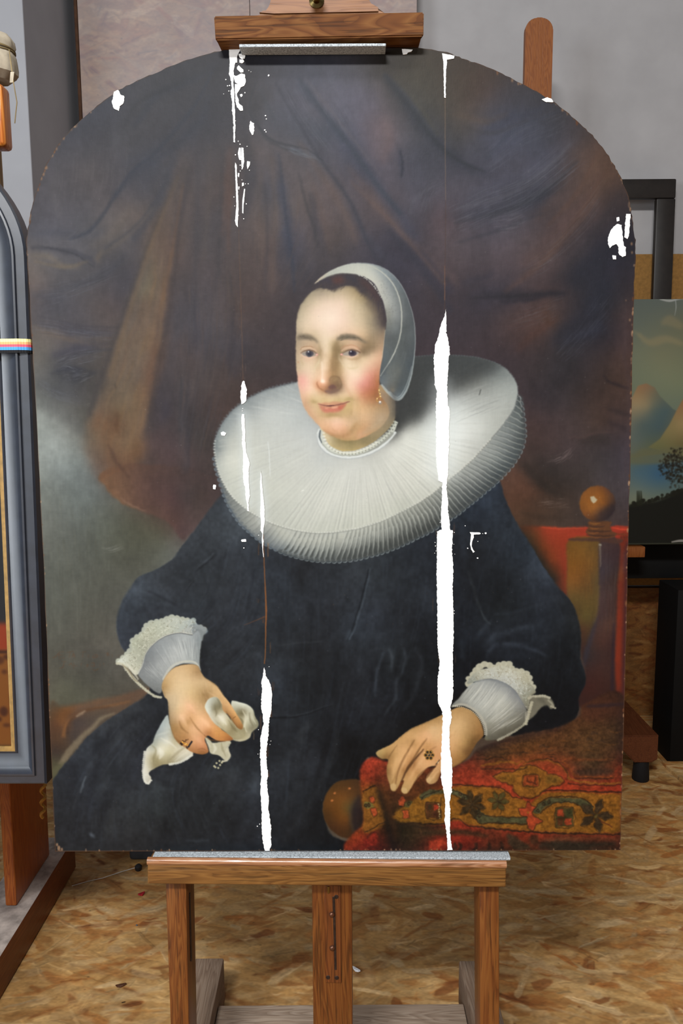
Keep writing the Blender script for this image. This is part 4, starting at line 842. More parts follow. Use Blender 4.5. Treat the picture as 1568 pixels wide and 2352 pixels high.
def paint_carpet(P):
    G = frame(820, 1640, 2.529); K = frame(560, 1250, 3.267); H = frame(1000, 1080, 3.409); E = frame(820, 1500, 3.267)
    # chair-arm knob under the carpet
    kn = P.field(smp(K, [(680, 1820, 84, 58, 30), (780, 1800, 80, 54, 30), (640, 1920, 102, 66, 30), (740, 1900, 112, 72, 34), (700, 2000, 104, 66, 28), (630, 2030, 78, 52, 26), (760, 2060, 104, 66, 30), (680, 2120, 72, 46, 26), (780, 2180, 66, 44, 26), (840, 1900, 84, 58, 34),
                         (840, 2000, 52, 40, 34), (850, 2120, 46, 36, 30), (800, 1980, 84, 70, 42)]), 8.)
    P.fill(K(870, 1775, 760, 1768, 680, 1795, 620, 1870, 592, 1960, 600, 2050, 640, 2130, 720, 2190, 800, 2210, 900, 2220, 930, 1900), kn, 1, 1.8)
    P.stroke(K(850, 1900, 815, 1960, 800, 2060, 830, 2160), [6, 8, 8, 4], (96, 82, 52), .5, 2.5)
    P.stroke(K(870, 1890, 835, 1980, 830, 2100, 870, 2200), [12, 18, 16, 10], (40, 34, 38), .7, 4)
    for x, y in ((680, 1868), (790, 1833), (660, 1922)):
        P.dot(560 + x / 3.267, 1250 + y / 3.267, 3.2, (196, 118, 66), .8, .9, 2.6)
    # cloth: ground colours
    S = smp(G, [(60, 290, 176, 58, 46), (120, 300, 168, 58, 44), (60, 380, 160, 50, 38), (120, 380, 92, 40, 30), (150, 330, 150, 60, 44), (200, 480, 92, 52, 34), (170, 560, 40, 28, 24), (190, 660, 30, 24, 22), (220, 720, 34, 28, 26),
                (300, 480, 110, 60, 34), (400, 420, 98, 52, 32), (450, 400, 96, 50, 32), (600, 350, 172, 58, 44), (700, 370, 172, 58, 44), (800, 390, 168, 58, 42), (640, 300, 160, 56, 42), (700, 250, 92, 50, 40), (760, 230, 84, 54, 40),
                (700, 210, 58, 42, 42), (800, 160, 72, 46, 42), (900, 150, 92, 56, 40), (950, 200, 110, 68, 42), (850, 260, 104, 64, 38), (1000, 240, 124, 68, 40), (1050, 160, 104, 62, 40), (1150, 100, 96, 56, 40), (1250, 100, 96, 60, 42), (1350, 80, 94, 60, 42),
                (1450, 100, 92, 60, 44), (1500, 40, 66, 44, 38), (1100, 230, 112, 64, 40), (1200, 220, 104, 62, 42), (1300, 230, 104, 64, 44), (1420, 220, 104, 64, 44), (1520, 200, 62, 42, 38), (1350, 20, 82, 46, 36), (1420, 10, 72, 42, 34),
                (1100, 290, 168, 62, 42), (1180, 330, 160, 62, 42), (1300, 300, 80, 54, 46), (1400, 320, 66, 48, 44), (1350, 350, 112, 64, 42), (1480, 340, 124, 60, 40), (1520, 300, 108, 44, 34), (1250, 420, 178, 58, 40), (1400, 430, 178, 56, 40), (1500, 420, 172, 52, 38),
                (900, 300, 160, 64, 42), (60, 460, 136, 84, 34), (60, 560, 140, 84, 34), (80, 620, 122, 72, 32), (60, 720, 128, 36, 30), (120, 720, 96, 34, 28), (300, 700, 60, 42, 32), (400, 700, 60, 44, 36), (300, 770, 50, 36, 30), (450, 750, 144, 40, 32),
                (580, 640, 156, 46, 36), (640, 660, 140, 44, 34), (750, 680, 96, 46, 34), (850, 680, 128, 44, 34), (950, 700, 140, 46, 34), (700, 740, 146, 42, 32), (600, 740, 140, 38, 30), (900, 760, 90, 42, 30), (1100, 720, 146, 54, 40), (1300, 710, 140, 52, 38),
                (1450, 720, 120, 46, 36), (1150, 760, 50, 42, 38), (1300, 770, 50, 42, 40), (1450, 770, 56, 38, 34), (1000, 780, 80, 40, 30), (700, 790, 60, 34, 28)])
    cl = G(15, 350, 22, 310, 45, 275, 90, 250, 130, 262, 170, 275, 300, 300, 480, 310, 640, 270, 690, 215, 760, 180, 850, 150, 1000, 110, 1120, 90, 1210, 60, 1290, 10, 1330, -60, 1560, -70, 1560, 830, 30, 830, 40, 620, 25, 480)
    P.fill(cl, P.field(S, 16., .8), 1, 2.)
    P.clip = M = P.mask(cl, 2.)
    OC, RD, DK, GN, OR = (148, 94, 36), (178, 58, 42), (46, 32, 28), (82, 78, 62), (178, 66, 44)
    # ochre border on the front face
    P.fill(G(230, 560, 300, 520, 370, 465, 480, 440, 620, 415, 700, 420, 800, 425, 860, 440, 900, 480, 960, 495, 1010, 520, 1060, 470, 1110, 452, 1260, 452, 1400, 458, 1535, 462, 1535, 690, 1400, 694, 1200, 690, 1020, 680, 850, 665, 720, 655, 640, 640, 600, 620, 560, 615,
             480, 640, 380, 640, 250, 625, 200, 600), OC, .92, 2, False)
    P.fill(G(30, 470, 60, 430, 110, 415, 130, 480, 150, 560, 160, 630, 110, 670, 40, 690, 25, 600), (146, 88, 38), .9, 2.5)
    P.hairs([G(330, 500, 420, 640), G(1500, 470, 1500, 680)], 1, [OC], (.1, .2))
    for i in range(260):
        x, y = 820 + P.rng.uniform(250, 1530) / 2.529, 1640 + P.rng.uniform(430, 680) / 2.529
        P.stroke([(x, y), (x + P.rng.uniform(-1.5, 1.5), y + P.rng.uniform(6, 20))], [.6, 2.2, .6], [(172, 112, 46), (118, 74, 30), (160, 100, 36)][i % 3], P.rng.uniform(.12, .4), .8, 3)

    def line(pts, w=2.2, c=DK, a=.85, f=.7):
        P.stroke(G(*pts), w, c, a, f)
    # outlines of the border
    line((555, 412, 620, 414, 700, 420, 800, 424, 850, 436, 900, 478, 960, 492))
    line((1010, 492, 1060, 462, 1110, 446, 1260, 446, 1400, 452, 1535, 456), 2.6)
    line((215, 655, 300, 648, 420, 660, 500, 655), 6, (40, 30, 28), .7, 2)
    line((230, 640, 330, 636, 480, 640, 560, 610, 600, 618, 640, 646, 740, 660, 860, 672, 1010, 684), [3, 4, 3, 2, 2, 3, 4, 4])
    line((1010, 684, 1200, 694, 1400, 698, 1535, 700), [4, 4, 3, 3])
    for i in range(46):
        t = i / 45
        line((1140 + 390 * t, 440 + 10 * t, 1142 + 390 * t, 450 + 10 * t), 2, (60, 36, 30), .5, .6)
        if t < .7:
            line((556 + 400 * t, 408 + 8 * t, 558 + 400 * t, 418 + 8 * t), 2, (60, 36, 30), .6, .6)
    # hooked green ribbons with ringed ends
    P.fill(G(365, 470, 385, 450, 430, 440, 500, 445, 500, 462, 440, 465, 400, 490, 370, 498), GN, .95, 1, False)
    P.fill(G(545, 440, 580, 443, 620, 462, 648, 480, 645, 500, 620, 500, 590, 480, 545, 462), (98, 94, 76), .95, 1, False)
    P.fill(G(680, 560, 710, 558, 740, 585, 790, 598, 880, 600, 990, 600, 985, 636, 880, 634, 780, 630, 720, 640, 690, 610, 675, 580), GN, .95, 1, False)
    P.fill(G(1020, 560, 1040, 535, 1080, 505, 1130, 485, 1200, 486, 1300, 490, 1340, 505, 1370, 540, 1360, 575, 1330, 575, 1305, 540, 1270, 515, 1150, 515, 1100, 535, 1060, 575, 1030, 580), GN, .95, 1, False)
    P.fill(G(275, 520, 300, 500, 325, 510, 300, 540, 275, 545), (92, 82, 54), .9, 1, False)
    P.fill(G(35, 520, 50, 510, 90, 515, 95, 540, 60, 552, 38, 540), (120, 106, 64), .9, 1, False)
    line((370, 500, 400, 470, 500, 438), 2); line((676, 584, 720, 642, 780, 632, 985, 640), 2.4); line((700, 556, 745, 590, 880, 600, 990, 600), 2)
    line((1022, 560, 1050, 525, 1130, 483, 1300, 488, 1372, 540), 2.4); line((1060, 577, 1150, 517, 1270, 518, 1330, 578), 2.2); line((552, 438, 648, 478), 2.4); line((548, 464, 620, 502), 2)
    for x, y in ((700, 575), (712, 592), (1050, 560), (1080, 525), (1115, 510), (48, 532), (70, 530), (615, 485), (597, 465), (300, 520)):
        P.dot(820 + x / 2.529, 1640 + y / 2.529, 4.2, DK, .85, .7); P.dot(820 + x / 2.529, 1640 + y / 2.529, 1.6, (110, 98, 66), .8, .6)
    # leafy flowers

    def flower(cx, cy, r, c, n=5, a0=0.):
        for k in range(n):
            a = a0 + 2 * np.pi * k / n
            tip = (cx + r * np.cos(a), cy + r * np.sin(a))
            l = (cx + r * .6 * np.cos(a + .42), cy + r * .6 * np.sin(a + .42)); q = (cx + r * .6 * np.cos(a - .42), cy + r * .6 * np.sin(a - .42))
            pp = G(cx, cy, l[0], l[1], tip[0], tip[1], q[0], q[1])
            P.fill(pp, c, .95, .8, False)
            P.stroke(pp + pp[:1], 1.6, (36, 26, 24), .6, .6, 2)
            P.stroke(G(cx, cy, tip[0] * .8 + cx * .2, tip[1] * .8 + cy * .2), 1.2, (96, 76, 56), .5, .6)
    flower(665, 525, 88, (62, 46, 34), 6, .3)
    flower(820, 505, 66, (84, 72, 44), 6, .1); line((832, 550, 832, 585), 1.6)
    flower(1385, 590, 108, (62, 46, 38), 5, -1.2)
    P.dot(820 + 1385 / 2.529, 1640 + 590 / 2.529, 4, (120, 96, 56), .9, .8)
    line((1400, 610, 1480, 660), 3, (92, 44, 34))
    # red stars
    st = G(990, 500, 1010, 530, 1035, 540, 1015, 570, 1030, 595, 1085, 625, 1040, 640, 1020, 680, 995, 660, 980, 620, 985, 600, 950, 590, 935, 550, 975, 545)
    P.fill(st, OR, .97, .8, False); P.stroke(st + st[:1], 2, DK, .7, .7, 2)
    P.dot(820 + 995 / 2.529, 1640 + 575 / 2.529, 2.6, (150, 96, 40), .8, .6)
    for q in (G(235, 500, 265, 475, 280, 500, 270, 540, 240, 530), G(262, 560, 298, 560, 302, 600, 268, 604), G(70, 480, 95, 475, 105, 500, 95, 520, 75, 510), G(80, 550, 105, 545, 118, 580, 95, 600, 82, 575)):
        P.fill(q, (186, 76, 48), .95, .9, False); P.stroke(q + q[:1], 1.8, DK, .6, .7, 2)
    # checkered squares
    for x0, y0, x1, y1, dk in ((400, 515, 475, 605, 1), (1150, 545, 1255, 655, 0)):
        P.fill(G(x0, y0, x1, y0, x1, y1, x0, y1), (86, 50, 34) if dk else (76, 62, 40), .95, .8, False)
        xm, ym = (x0 + x1) / 2, (y0 + y1) / 2
        for (a, b, c, d_), cc in (((x0 + 14, y0 + 10, xm - 6, ym - 4), (64, 48, 36) if dk else OR), ((xm + 4, ym + 4, x1 - 12, y1 - 10), (80, 42, 32) if dk else OR), ((xm + 6, y0 + 12, x1 - 6, ym - 4), RD if dk else (70, 66, 44)), ((x0 + 12, ym + 6, xm - 6, y1 - 8), (92, 56, 36) if dk else (88, 48, 32))):
            P.fill(G(a, b, c, b, c, d_, a, d_), cc, .95, .8, False)
        q = G(x0, y0, x1, y0, x1, y1, x0, y1)
        P.stroke(q + q[:1], 2, DK, .8, .7, 2)
    line((486, 478, 482, 540, 486, 600), 2)
    for i in range(8):
        P.dot(820 + (476 + P.rng.uniform(-2, 2)) / 2.529, 1640 + (525 + i * 11) / 2.529, 1.2, (230, 220, 200), .9, .4)
    # lozenge on the red edge
    loz = G(785, 360, 850, 335, 905, 340, 950, 305, 1000, 295, 1060, 310, 1110, 350, 1160, 350, 1205, 385, 1170, 415, 1130, 420, 1090, 445, 1050, 475, 1010, 492, 950, 480, 910, 450, 900, 415, 850, 400, 820, 385)
    P.fill(loz, (150, 92, 38), .95, 1.2, False); P.stroke(loz + loz[:1], 2.2, (60, 36, 28), .75, .8, 2)
    P.fill(G(820, 365, 880, 350, 930, 360, 900, 395, 850, 390), (132, 86, 36), .6, 2); P.fill(G(1100, 360, 1160, 360, 1180, 385, 1130, 405, 1100, 395), (116, 84, 40), .6, 2)
    P.fill(G(965, 355, 1052, 352, 1056, 418, 962, 418), (158, 66, 40), .9, 1, False); q = G(965, 355, 1052, 352, 1056, 418, 962, 418); P.stroke(q + q[:1], 2, DK, .75, .8, 2)
    line((985, 370, 995, 395, 1030, 400), 2.4, (70, 34, 28)); line((1035, 365, 1030, 395, 1045, 410), 3, (84, 42, 30)); line((985, 405, 1010, 410), 2.4, (190, 78, 50))
    # ochre and dark frames on top of the chest
    line((715, 300, 780, 290, 860, 275, 930, 285, 960, 270), [3, 5, 5, 4, 2], (150, 88, 40), .9, 1.2)
    line((720, 318, 830, 318, 950, 322, 990, 305), 3, (46, 32, 28), .7, 1)
    line((960, 292, 1010, 272, 1090, 268, 1150, 285, 1210, 325, 1230, 365, 1240, 390), [3, 4, 4, 4, 4, 4, 3], (150, 84, 38), .9, 1.4)
    line((985, 280, 1090, 262, 1160, 280, 1215, 330, 1228, 380), 2.4, (52, 32, 28), .75, 1)
    line((1190, 270, 1230, 310, 1270, 355, 1350, 366, 1490, 366), 3.2, (156, 76, 40), .8, 1.2)
    line((1225, 372, 1300, 395, 1420, 405, 1530, 400), [3, 5, 5, 4], (156, 92, 42), .9, 1.2)
    line((1220, 400, 1260, 408, 1400, 415, 1530, 410), 2.4, (56, 30, 28), .8, .9)
    line((1260, 340, 1360, 338, 1490, 335), [10, 16, 10], (64, 46, 44), .7, 3); line((1195, 262, 1240, 262, 1320, 265, 1450, 268), [8, 8, 5, 3], (156, 72, 42), .5, 2.5)
    line((1260, 372, 1380, 374, 1490, 374), 2.4, (48, 30, 28), .8, .9)
    line((1495, 350, 1515, 320, 1540, 300), [4, 6, 6], (150, 50, 36), .7, 2)
    for i in range(40):   # worn dark arabesques
        x, y = P.rng.uniform(700, 1500), P.rng.uniform(90, 280)
        if y < 190 - (x - 700) * .2:
            continue
        line((x, y, x + P.rng.uniform(10, 40), y + P.rng.uniform(-10, 10), x + P.rng.uniform(40, 80), y + P.rng.uniform(-12, 12)), [.8, 2.6, .8], [(54, 38, 34), (130, 76, 42), (62, 42, 36)][i % 3], .6, .9)
    line((690, 265, 760, 262, 800, 250, 870, 262), 2.2, (42, 30, 30), .7, .8); line((730, 245, 800, 240, 900, 228, 960, 235), [2, 5, 5, 2], (70, 48, 38), .6, 1.5)
    for x, y in ((1080, 195), (1350, 155), (1375, 120), (1420, 170)):
        line((x - 20, y, x, y - 14, x + 24, y), 4, (62, 44, 42), .6, 1.6)
    # lower band
    line((380, 690, 500, 685, 640, 690, 760, 710), [14, 16, 12, 6], (60, 46, 36), .8, 3)
    P.fill(G(415, 735, 500, 728, 520, 760, 480, 770, 460, 800, 420, 800), RD, .85, 1.5, False)
    for x in (590, 680, 760, 830, 560):
        P.stroke(G(x, 745, x + 12, 770, x - 6, 795), [5, 8, 5], (46, 30, 26), .8, 1.6)
    P.fill(G(865, 705, 900, 700, 960, 740, 1010, 780, 950, 790, 900, 780), (60, 48, 42), .85, 2); P.fill(G(1000, 710, 1050, 705, 1050, 750, 1010, 760), (64, 42, 34), .8, 2)
    line((1050, 765, 1150, 755, 1300, 760, 1500, 750), [10, 16, 14, 8], (46, 40, 38), .8, 3); line((1050, 735, 1200, 725, 1400, 722, 1530, 728), [3, 5, 5, 3], (122, 74, 54), .5, 2)
    line((40, 690, 80, 670, 130, 640, 170, 620), 2.4, (40, 28, 26), .8, 1); line((30, 450, 70, 430, 110, 412), 3, (40, 26, 26), .85, 1)
    P.fill(G(75, 700, 105, 690, 120, 730, 100, 770, 75, 760), (146, 40, 34), .8, 1.5); P.fill(G(40, 740, 60, 715, 75, 760, 55, 800), (132, 36, 32), .8, 1.5)
    for q in ((55, 720, 80, 690, 110, 690), (120, 700, 140, 730, 130, 770), (60, 780, 90, 770, 120, 785)):
        line(q, 2.6, (60, 26, 26), .7, 1)
    P.warp(1.7, 9, 61, M); P.warp(.8, 4, 63, M)
    P.grade(M, .92, 1.0, (.9, .93, .78), .2)
    P.mottle(M, .22, [(16, 12, .5), (6, 6, .6), (3, 3, .5)], 70)
    # deep fold and hand shadows
    P.fill(G(115, 400, 150, 480, 170, 580, 200, 700, 230, 800, 215, 830, 195, 760, 165, 640, 140, 540, 115, 470), (26, 22, 22), .85, 5)
    P.stroke(G(150, 430, 190, 560, 230, 720), [6, 14, 10], (88, 50, 32), .4, 5)
    P.fill(G(170, 300, 200, 420, 260, 470, 320, 460, 390, 400, 480, 330, 500, 400, 400, 420, 330, 470, 250, 500, 190, 470), (64, 36, 28), .5, 7)
    P.fill(G(560, 320, 640, 260, 690, 200, 800, 160, 700, 160, 600, 200, 560, 260), (38, 28, 32), .75, 8)
    P.stroke(G(690, 190, 850, 140, 1020, 105, 1200, 60), [16, 26, 26, 14], (40, 30, 36), .5, 8)
    P.fill(G(1300, -90, 1560, -90, 1560, 10, 1330, 30), (88, 52, 38), .4, 6); line((1330, -45, 1440, -50, 1560, -60), [6, 8, 6], (44, 34, 40), .7, 2.5)
    P.fill(G(1520, -90, 1570, -90, 1570, 830, 1525, 830, 1530, 400), (46, 32, 32), .45, 6)
    for i in range(200):
        x, y = P.rng.uniform(20, 1540), P.rng.uniform(250, 810)
        line((x, y, x + P.rng.uniform(-4, 10), y + P.rng.uniform(2, 9)), [.5, 1.8, .5], [(190, 100, 60), (40, 26, 24), (120, 60, 40)][i % 3], P.rng.uniform(.15, .4), .7)
    P.clip = None


def paint_head(P):
    A = frame(640, 580, 4.612); Y = frame(670, 730, 6.817); Z = frame(680, 830, 7.127)
    # neck
    nk = P.field(smp(A, [(470, 1900, 214, 200, 152), (520, 1950, 212, 196, 146), (560, 2040, 200, 182, 124), (620, 2000, 178, 160, 104), (680, 2080, 196, 174, 108), (760, 2000, 158, 142, 86), (740, 2060, 180, 162, 98), (850, 2060, 186, 164, 102), (900, 1990, 160, 144, 92),
                         (1000, 1960, 168, 150, 100), (1080, 1900, 168, 150, 104), (1020, 1850, 178, 156, 112), (1150, 1800, 160, 144, 106), (1200, 1700, 150, 136, 104), (1220, 1600, 138, 126, 100), (1130, 1660, 170, 148, 112), (1100, 1560, 176, 146, 108), (1160, 1550, 158, 136, 104)]), 5.)
    P.fill(A(440, 1860, 470, 1940, 540, 2040, 640, 2095, 740, 2105, 860, 2080, 1000, 2010, 1130, 1900, 1220, 1790, 1235, 1650, 1215, 1520, 1100, 1400, 800, 1500, 500, 1700), nk, 1, 1.)
    P.fill(A(1170, 1500, 1230, 1560, 1230, 1720, 1190, 1800, 1190, 1650), (112, 106, 92), .5, 4)
    P.grade(P.mask(A(440, 1860, 540, 2040, 740, 2105, 1000, 2010, 1220, 1790, 1215, 1520, 800, 1500), 2), .72, 1., (.97, .95, .95), .5)
    # inner collar: dark gap, two frills
    P.stroke(A(455, 1880, 445, 1940, 470, 2020, 540, 2085, 640, 2130, 760, 2140, 880, 2115, 1010, 2055, 1120, 1975, 1200, 1890, 1250, 1790), [7, 9, 9, 9, 9, 9, 10, 11, 10, 7], (196, 200, 188), .95, .9)
    P.stroke(A(430, 1870, 415, 1940, 440, 2030, 510, 2105, 620, 2155, 760, 2170, 900, 2145, 1040, 2085, 1150, 2000, 1240, 1900), [5, 6, 6, 5, 5, 5, 5, 6, 6], (214, 219, 216), .95, .9)
    P.stroke(A(440, 1880, 432, 1950, 455, 2020), [3.5, 4.5, 2.5], (96, 104, 108), .9, .8)
    P.stroke(A(455, 2020, 520, 2090, 620, 2140, 760, 2153, 890, 2130, 1020, 2070, 1130, 1990, 1210, 1910), [2, 1.6, 1.6, 1.8, 2.4, 4, 6, 7], (134, 136, 128), .65, .8)
    P.stroke(A(405, 1920, 420, 2030, 500, 2120, 620, 2172, 760, 2186, 900, 2162, 1050, 2100, 1170, 2010), [2, 2, 2, 2, 2, 2, 2, 1], (166, 172, 174), .6, .9)
    q = P.spline(A(475, 1900, 480, 1960, 510, 2030, 570, 2080, 650, 2115, 750, 2122, 860, 2100, 980, 2045, 1090, 1965, 1180, 1870, 1235, 1780), False, 10)
    L = np.r_[0, np.cumsum(np.hypot(*np.diff(q, axis=0).T))]
    for k, tt in enumerate(np.arange(2, L[-1], 8.)):
        x, y = np.interp(tt, L, q[:, 0]), np.interp(tt, L, q[:, 1])
        P.dot(x, y, 3.6, (222, 222, 206) if tt < 160 else (178, 182, 168), .8, .7, 2.6)
        if 30 < tt:
            P.stroke([(x + 2.2, y + 3.2), (x + 5, y + 4.2)], [1.6, 2.2], (112, 108, 92) if tt < 150 else (96, 98, 92), .75, .5)
    # face
    face = A(185, 800, 187, 720, 205, 620, 250, 530, 330, 430, 430, 375, 560, 390, 700, 350, 860, 370, 980, 440, 1060, 560, 1110, 700, 1130, 820, 1118, 960, 1100, 1120, 1080, 1260, 1065, 1400, 1060, 1500, 1110, 1560, 1160, 1640, 1160, 1740, 1080, 1850,
             960, 1930, 820, 1985, 680, 1990, 580, 1950, 490, 1900, 420, 1830, 330, 1730, 270, 1640, 235, 1540, 210, 1430, 195, 1320, 182, 1200, 180, 1050, 182, 920)
    S = smp(A, [
        (430, 420, 168, 156, 134), (560, 440, 192, 178, 150), (700, 420, 190, 174, 142), (820, 420, 176, 158, 120), (330, 500, 186, 174, 146), (260, 580, 186, 174, 146), (400, 520, 212, 196, 168), (520, 520, 226, 206, 182), (660, 520, 230, 208, 184), (780, 500, 206, 190, 156), (880, 480, 168, 152, 116), (960, 540, 140, 126, 104),
        (225, 680, 194, 182, 154), (300, 650, 214, 198, 170), (400, 620, 230, 208, 186), (550, 640, 238, 219, 198), (560, 700, 242, 226, 204), (460, 710, 236, 219, 196), (680, 640, 234, 210, 188), (780, 600, 214, 197, 166), (870, 580, 194, 180, 148), (950, 640, 172, 158, 128), (1030, 660, 140, 128, 108), (1080, 700, 118, 110, 106),
        (205, 800, 190, 176, 148), (280, 780, 218, 200, 172), (400, 780, 232, 211, 186), (550, 800, 236, 214, 192), (680, 760, 234, 209, 186), (800, 740, 216, 198, 168), (880, 780, 208, 188, 156), (980, 760, 160, 148, 122), (1060, 800, 142, 130, 112), (1100, 860, 150, 132, 110), (800, 830, 222, 196, 164), (900, 860, 204, 180, 144), (1000, 880, 164, 146, 118),
        (560, 890, 228, 208, 180), (480, 900, 228, 210, 182), (380, 860, 208, 190, 158), (280, 860, 204, 186, 154), (210, 880, 176, 162, 138), (500, 960, 232, 214, 186), (490, 1040, 234, 215, 187), (430, 960, 200, 182, 148), (560, 950, 204, 184, 144),
        (300, 960, 196, 172, 142), (220, 980, 180, 162, 134), (380, 1000, 196, 168, 136), (430, 1050, 172, 148, 112), (440, 1120, 182, 160, 124), (600, 1000, 158, 136, 98), (640, 1060, 152, 130, 94), (560, 1060, 196, 172, 130), (590, 1120, 168, 140, 100), (620, 1180, 158, 132, 92),
        (485, 1140, 234, 212, 182), (480, 1220, 242, 220, 194), (470, 1290, 234, 203, 172), (530, 1180, 206, 176, 134), (530, 1260, 198, 162, 118), (580, 1240, 168, 138, 100), (630, 1260, 180, 152, 110), (660, 1210, 196, 170, 128), (420, 1190, 206, 186, 150), (410, 1280, 218, 188, 154), (430, 1230, 210, 182, 146),
        (230, 1120, 206, 186, 156), (300, 1130, 218, 190, 162), (370, 1120, 216, 190, 160), (330, 1190, 222, 200, 170), (250, 1190, 208, 190, 158), (200, 1150, 186, 168, 140), (200, 1250, 194, 174, 144), (280, 1260, 222, 196, 170), (370, 1250, 224, 203, 172), (385, 1330, 222, 194, 162),
        (700, 980, 190, 164, 128), (780, 980, 204, 172, 140), (860, 1000, 176, 148, 116), (930, 1000, 148, 126, 94), (1000, 1000, 152, 132, 102), (1060, 960, 176, 152, 122), (900, 1060, 138, 118, 90), (960, 1060, 170, 148, 118), (820, 1140, 198, 174, 140), (740, 1140, 226, 206, 176), (690, 1150, 224, 206, 174), (720, 1220, 234, 215, 186),
        (760, 1180, 222, 204, 170), (840, 1180, 220, 200, 166), (900, 1120, 218, 196, 160), (980, 1100, 222, 194, 160), (1060, 1080, 212, 176, 144), (1040, 1180, 210, 166, 136), (940, 1200, 224, 190, 160), (850, 1250, 230, 208, 178), (760, 1300, 236, 212, 186), (840, 1320, 234, 203, 178), (920, 1290, 224, 172, 148), (970, 1320, 214, 146, 126), (1030, 1290, 204, 142, 112),
        (1060, 1360, 180, 124, 80), (920, 1370, 218, 152, 134), (870, 1420, 216, 152, 134), (970, 1400, 204, 134, 110), (1020, 1430, 186, 118, 82), (780, 1390, 234, 200, 174), (720, 1400, 230, 202, 172), (700, 1310, 222, 192, 158), (940, 1480, 196, 130, 96), (880, 1510, 206, 146, 112), (1000, 1500, 176, 118, 78), (1050, 1540, 168, 118, 80), (920, 1560, 198, 146, 108),
        (470, 1360, 248, 222, 198), (440, 1390, 230, 178, 142), (420, 1360, 222, 172, 134), (410, 1410, 204, 142, 100), (510, 1340, 216, 172, 134), (500, 1400, 206, 154, 114), (540, 1400, 170, 128, 92), (560, 1340, 172, 140, 98), (610, 1340, 162, 132, 92), (640, 1380, 152, 124, 90), (600, 1400, 146, 116, 88), (650, 1430, 142, 116, 90), (470, 1450, 176, 130, 92), (540, 1460, 132, 100, 84), (600, 1460, 140, 112, 92),
        (230, 1340, 228, 172, 156), (260, 1360, 230, 172, 158), (215, 1400, 222, 178, 156), (320, 1340, 230, 198, 172), (270, 1430, 230, 184, 164), (340, 1420, 232, 204, 176), (240, 1500, 214, 178, 150), (310, 1510, 224, 190, 156), (390, 1460, 228, 200, 168), (280, 1590, 202, 168, 134), (350, 1560, 196, 174, 128), (420, 1530, 216, 194, 152), (340, 1640, 206, 174, 138),
        (560, 1520, 218, 194, 154), (490, 1510, 212, 186, 146), (650, 1510, 220, 196, 158), (730, 1480, 226, 196, 162), (640, 1550, 196, 174, 126), (480, 1560, 206, 180, 134), (800, 1470, 222, 186, 152), (790, 1560, 190, 164, 116), (830, 1600, 206, 178, 134), (820, 1520, 214, 178, 140),
        (380, 1650, 208, 180, 142), (400, 1720, 206, 176, 136), (470, 1720, 194, 166, 122), (560, 1730, 188, 162, 114), (650, 1720, 196, 170, 126), (740, 1660, 200, 174, 124), (780, 1700, 196, 170, 128), (720, 1740, 196, 168, 126), (800, 1640, 202, 172, 126), (870, 1640, 210, 174, 130), (940, 1640, 200, 166, 124), (1030, 1640, 182, 152, 112), (1100, 1640, 172, 146, 110),
        (440, 1790, 214, 178, 140), (520, 1770, 222, 188, 154), (600, 1790, 230, 194, 166), (680, 1790, 226, 190, 158), (760, 1800, 208, 178, 142), (600, 1860, 226, 182, 148), (700, 1860, 214, 170, 132), (520, 1850, 216, 174, 134), (620, 1900, 214, 170, 132), (560, 1930, 196, 152, 114), (700, 1930, 196, 152, 112), (650, 1970, 190, 158, 112), (780, 1900, 188, 160, 116),
        (830, 1760, 198, 170, 132), (840, 1850, 192, 158, 112), (900, 1740, 212, 178, 138), (920, 1840, 200, 162, 122), (860, 1920, 206, 158, 120), (960, 1900, 192, 158, 116), (780, 1970, 200, 164, 120), (1000, 1760, 192, 164, 128), (1000, 1830, 188, 160, 124), (1080, 1740, 182, 160, 130), (1080, 1810, 178, 158, 126), (1140, 1680, 172, 148, 116)])
    P.fill(face, P.field(S, 4., .8), 1, 1.2)
    P.fill(A(545, 1330, 590, 1305, 640, 1325, 664, 1380, 655, 1440, 600, 1460, 545, 1440, 535, 1390), (146, 120, 92), .45, 3)
    P.grade(P.mask(face, 3), .92, 1.07, (1.0, .985, .985), .62)
    # brows
    P.stroke(A(190, 905, 240, 888, 310, 892, 370, 915, 420, 955), [4, 10, 11, 7, 3], (118, 106, 88), .75, 2.6)
    P.stroke(A(200, 920, 280, 905, 350, 925), [3, 6, 3], (98, 90, 80), .5, 2)
    P.stroke(A(610, 925, 660, 895, 740, 885, 820, 900, 890, 935, 940, 960), [4, 10, 11, 9, 6, 3], (116, 106, 88), .75, 2.6)
    P.stroke(A(630, 928, 690, 905, 770, 905, 830, 920), [3, 7, 7, 3], (92, 88, 78), .6, 2)
    P.hairs([A(620, 930, 700, 890, 800, 890, 900, 930), A(640, 940, 720, 910, 810, 910, 900, 950)], 36, [(78, 72, 62), (150, 132, 98)], (.2, .5), (.6, 1.2), (.1, .2), 2, .4)
    P.hairs([A(200, 900, 280, 885, 400, 930), A(200, 930, 290, 910, 390, 950)], 26, [(86, 78, 66), (140, 124, 98)], (.2, .45), (.6, 1.2), (.1, .25), 2, .4)
    # socket and nose shadows
    P.stroke(A(640, 930, 605, 980, 605, 1060, 630, 1130), [5, 11, 12, 8], (148, 126, 90), .5, 3)
    P.stroke(A(425, 970, 440, 1040, 435, 1130), [3, 6, 4], (166, 144, 108), .5, 2)
    P.stroke(A(640, 960, 700, 950, 790, 965, 870, 1000), [4, 6, 5, 4], (200, 174, 140), .4, 2)
    # eyes, detail at 6.8x
    P.stroke(Y(130, 500, 170, 462, 240, 447, 310, 455, 350, 475), [1.4, 2, 2.2, 2, 1], (168, 128, 92), .75, .7)
    P.stroke(Y(150, 490, 240, 470, 320, 480, 390, 520), [3, 5, 5, 3], (216, 184, 154), .7, 1.2)
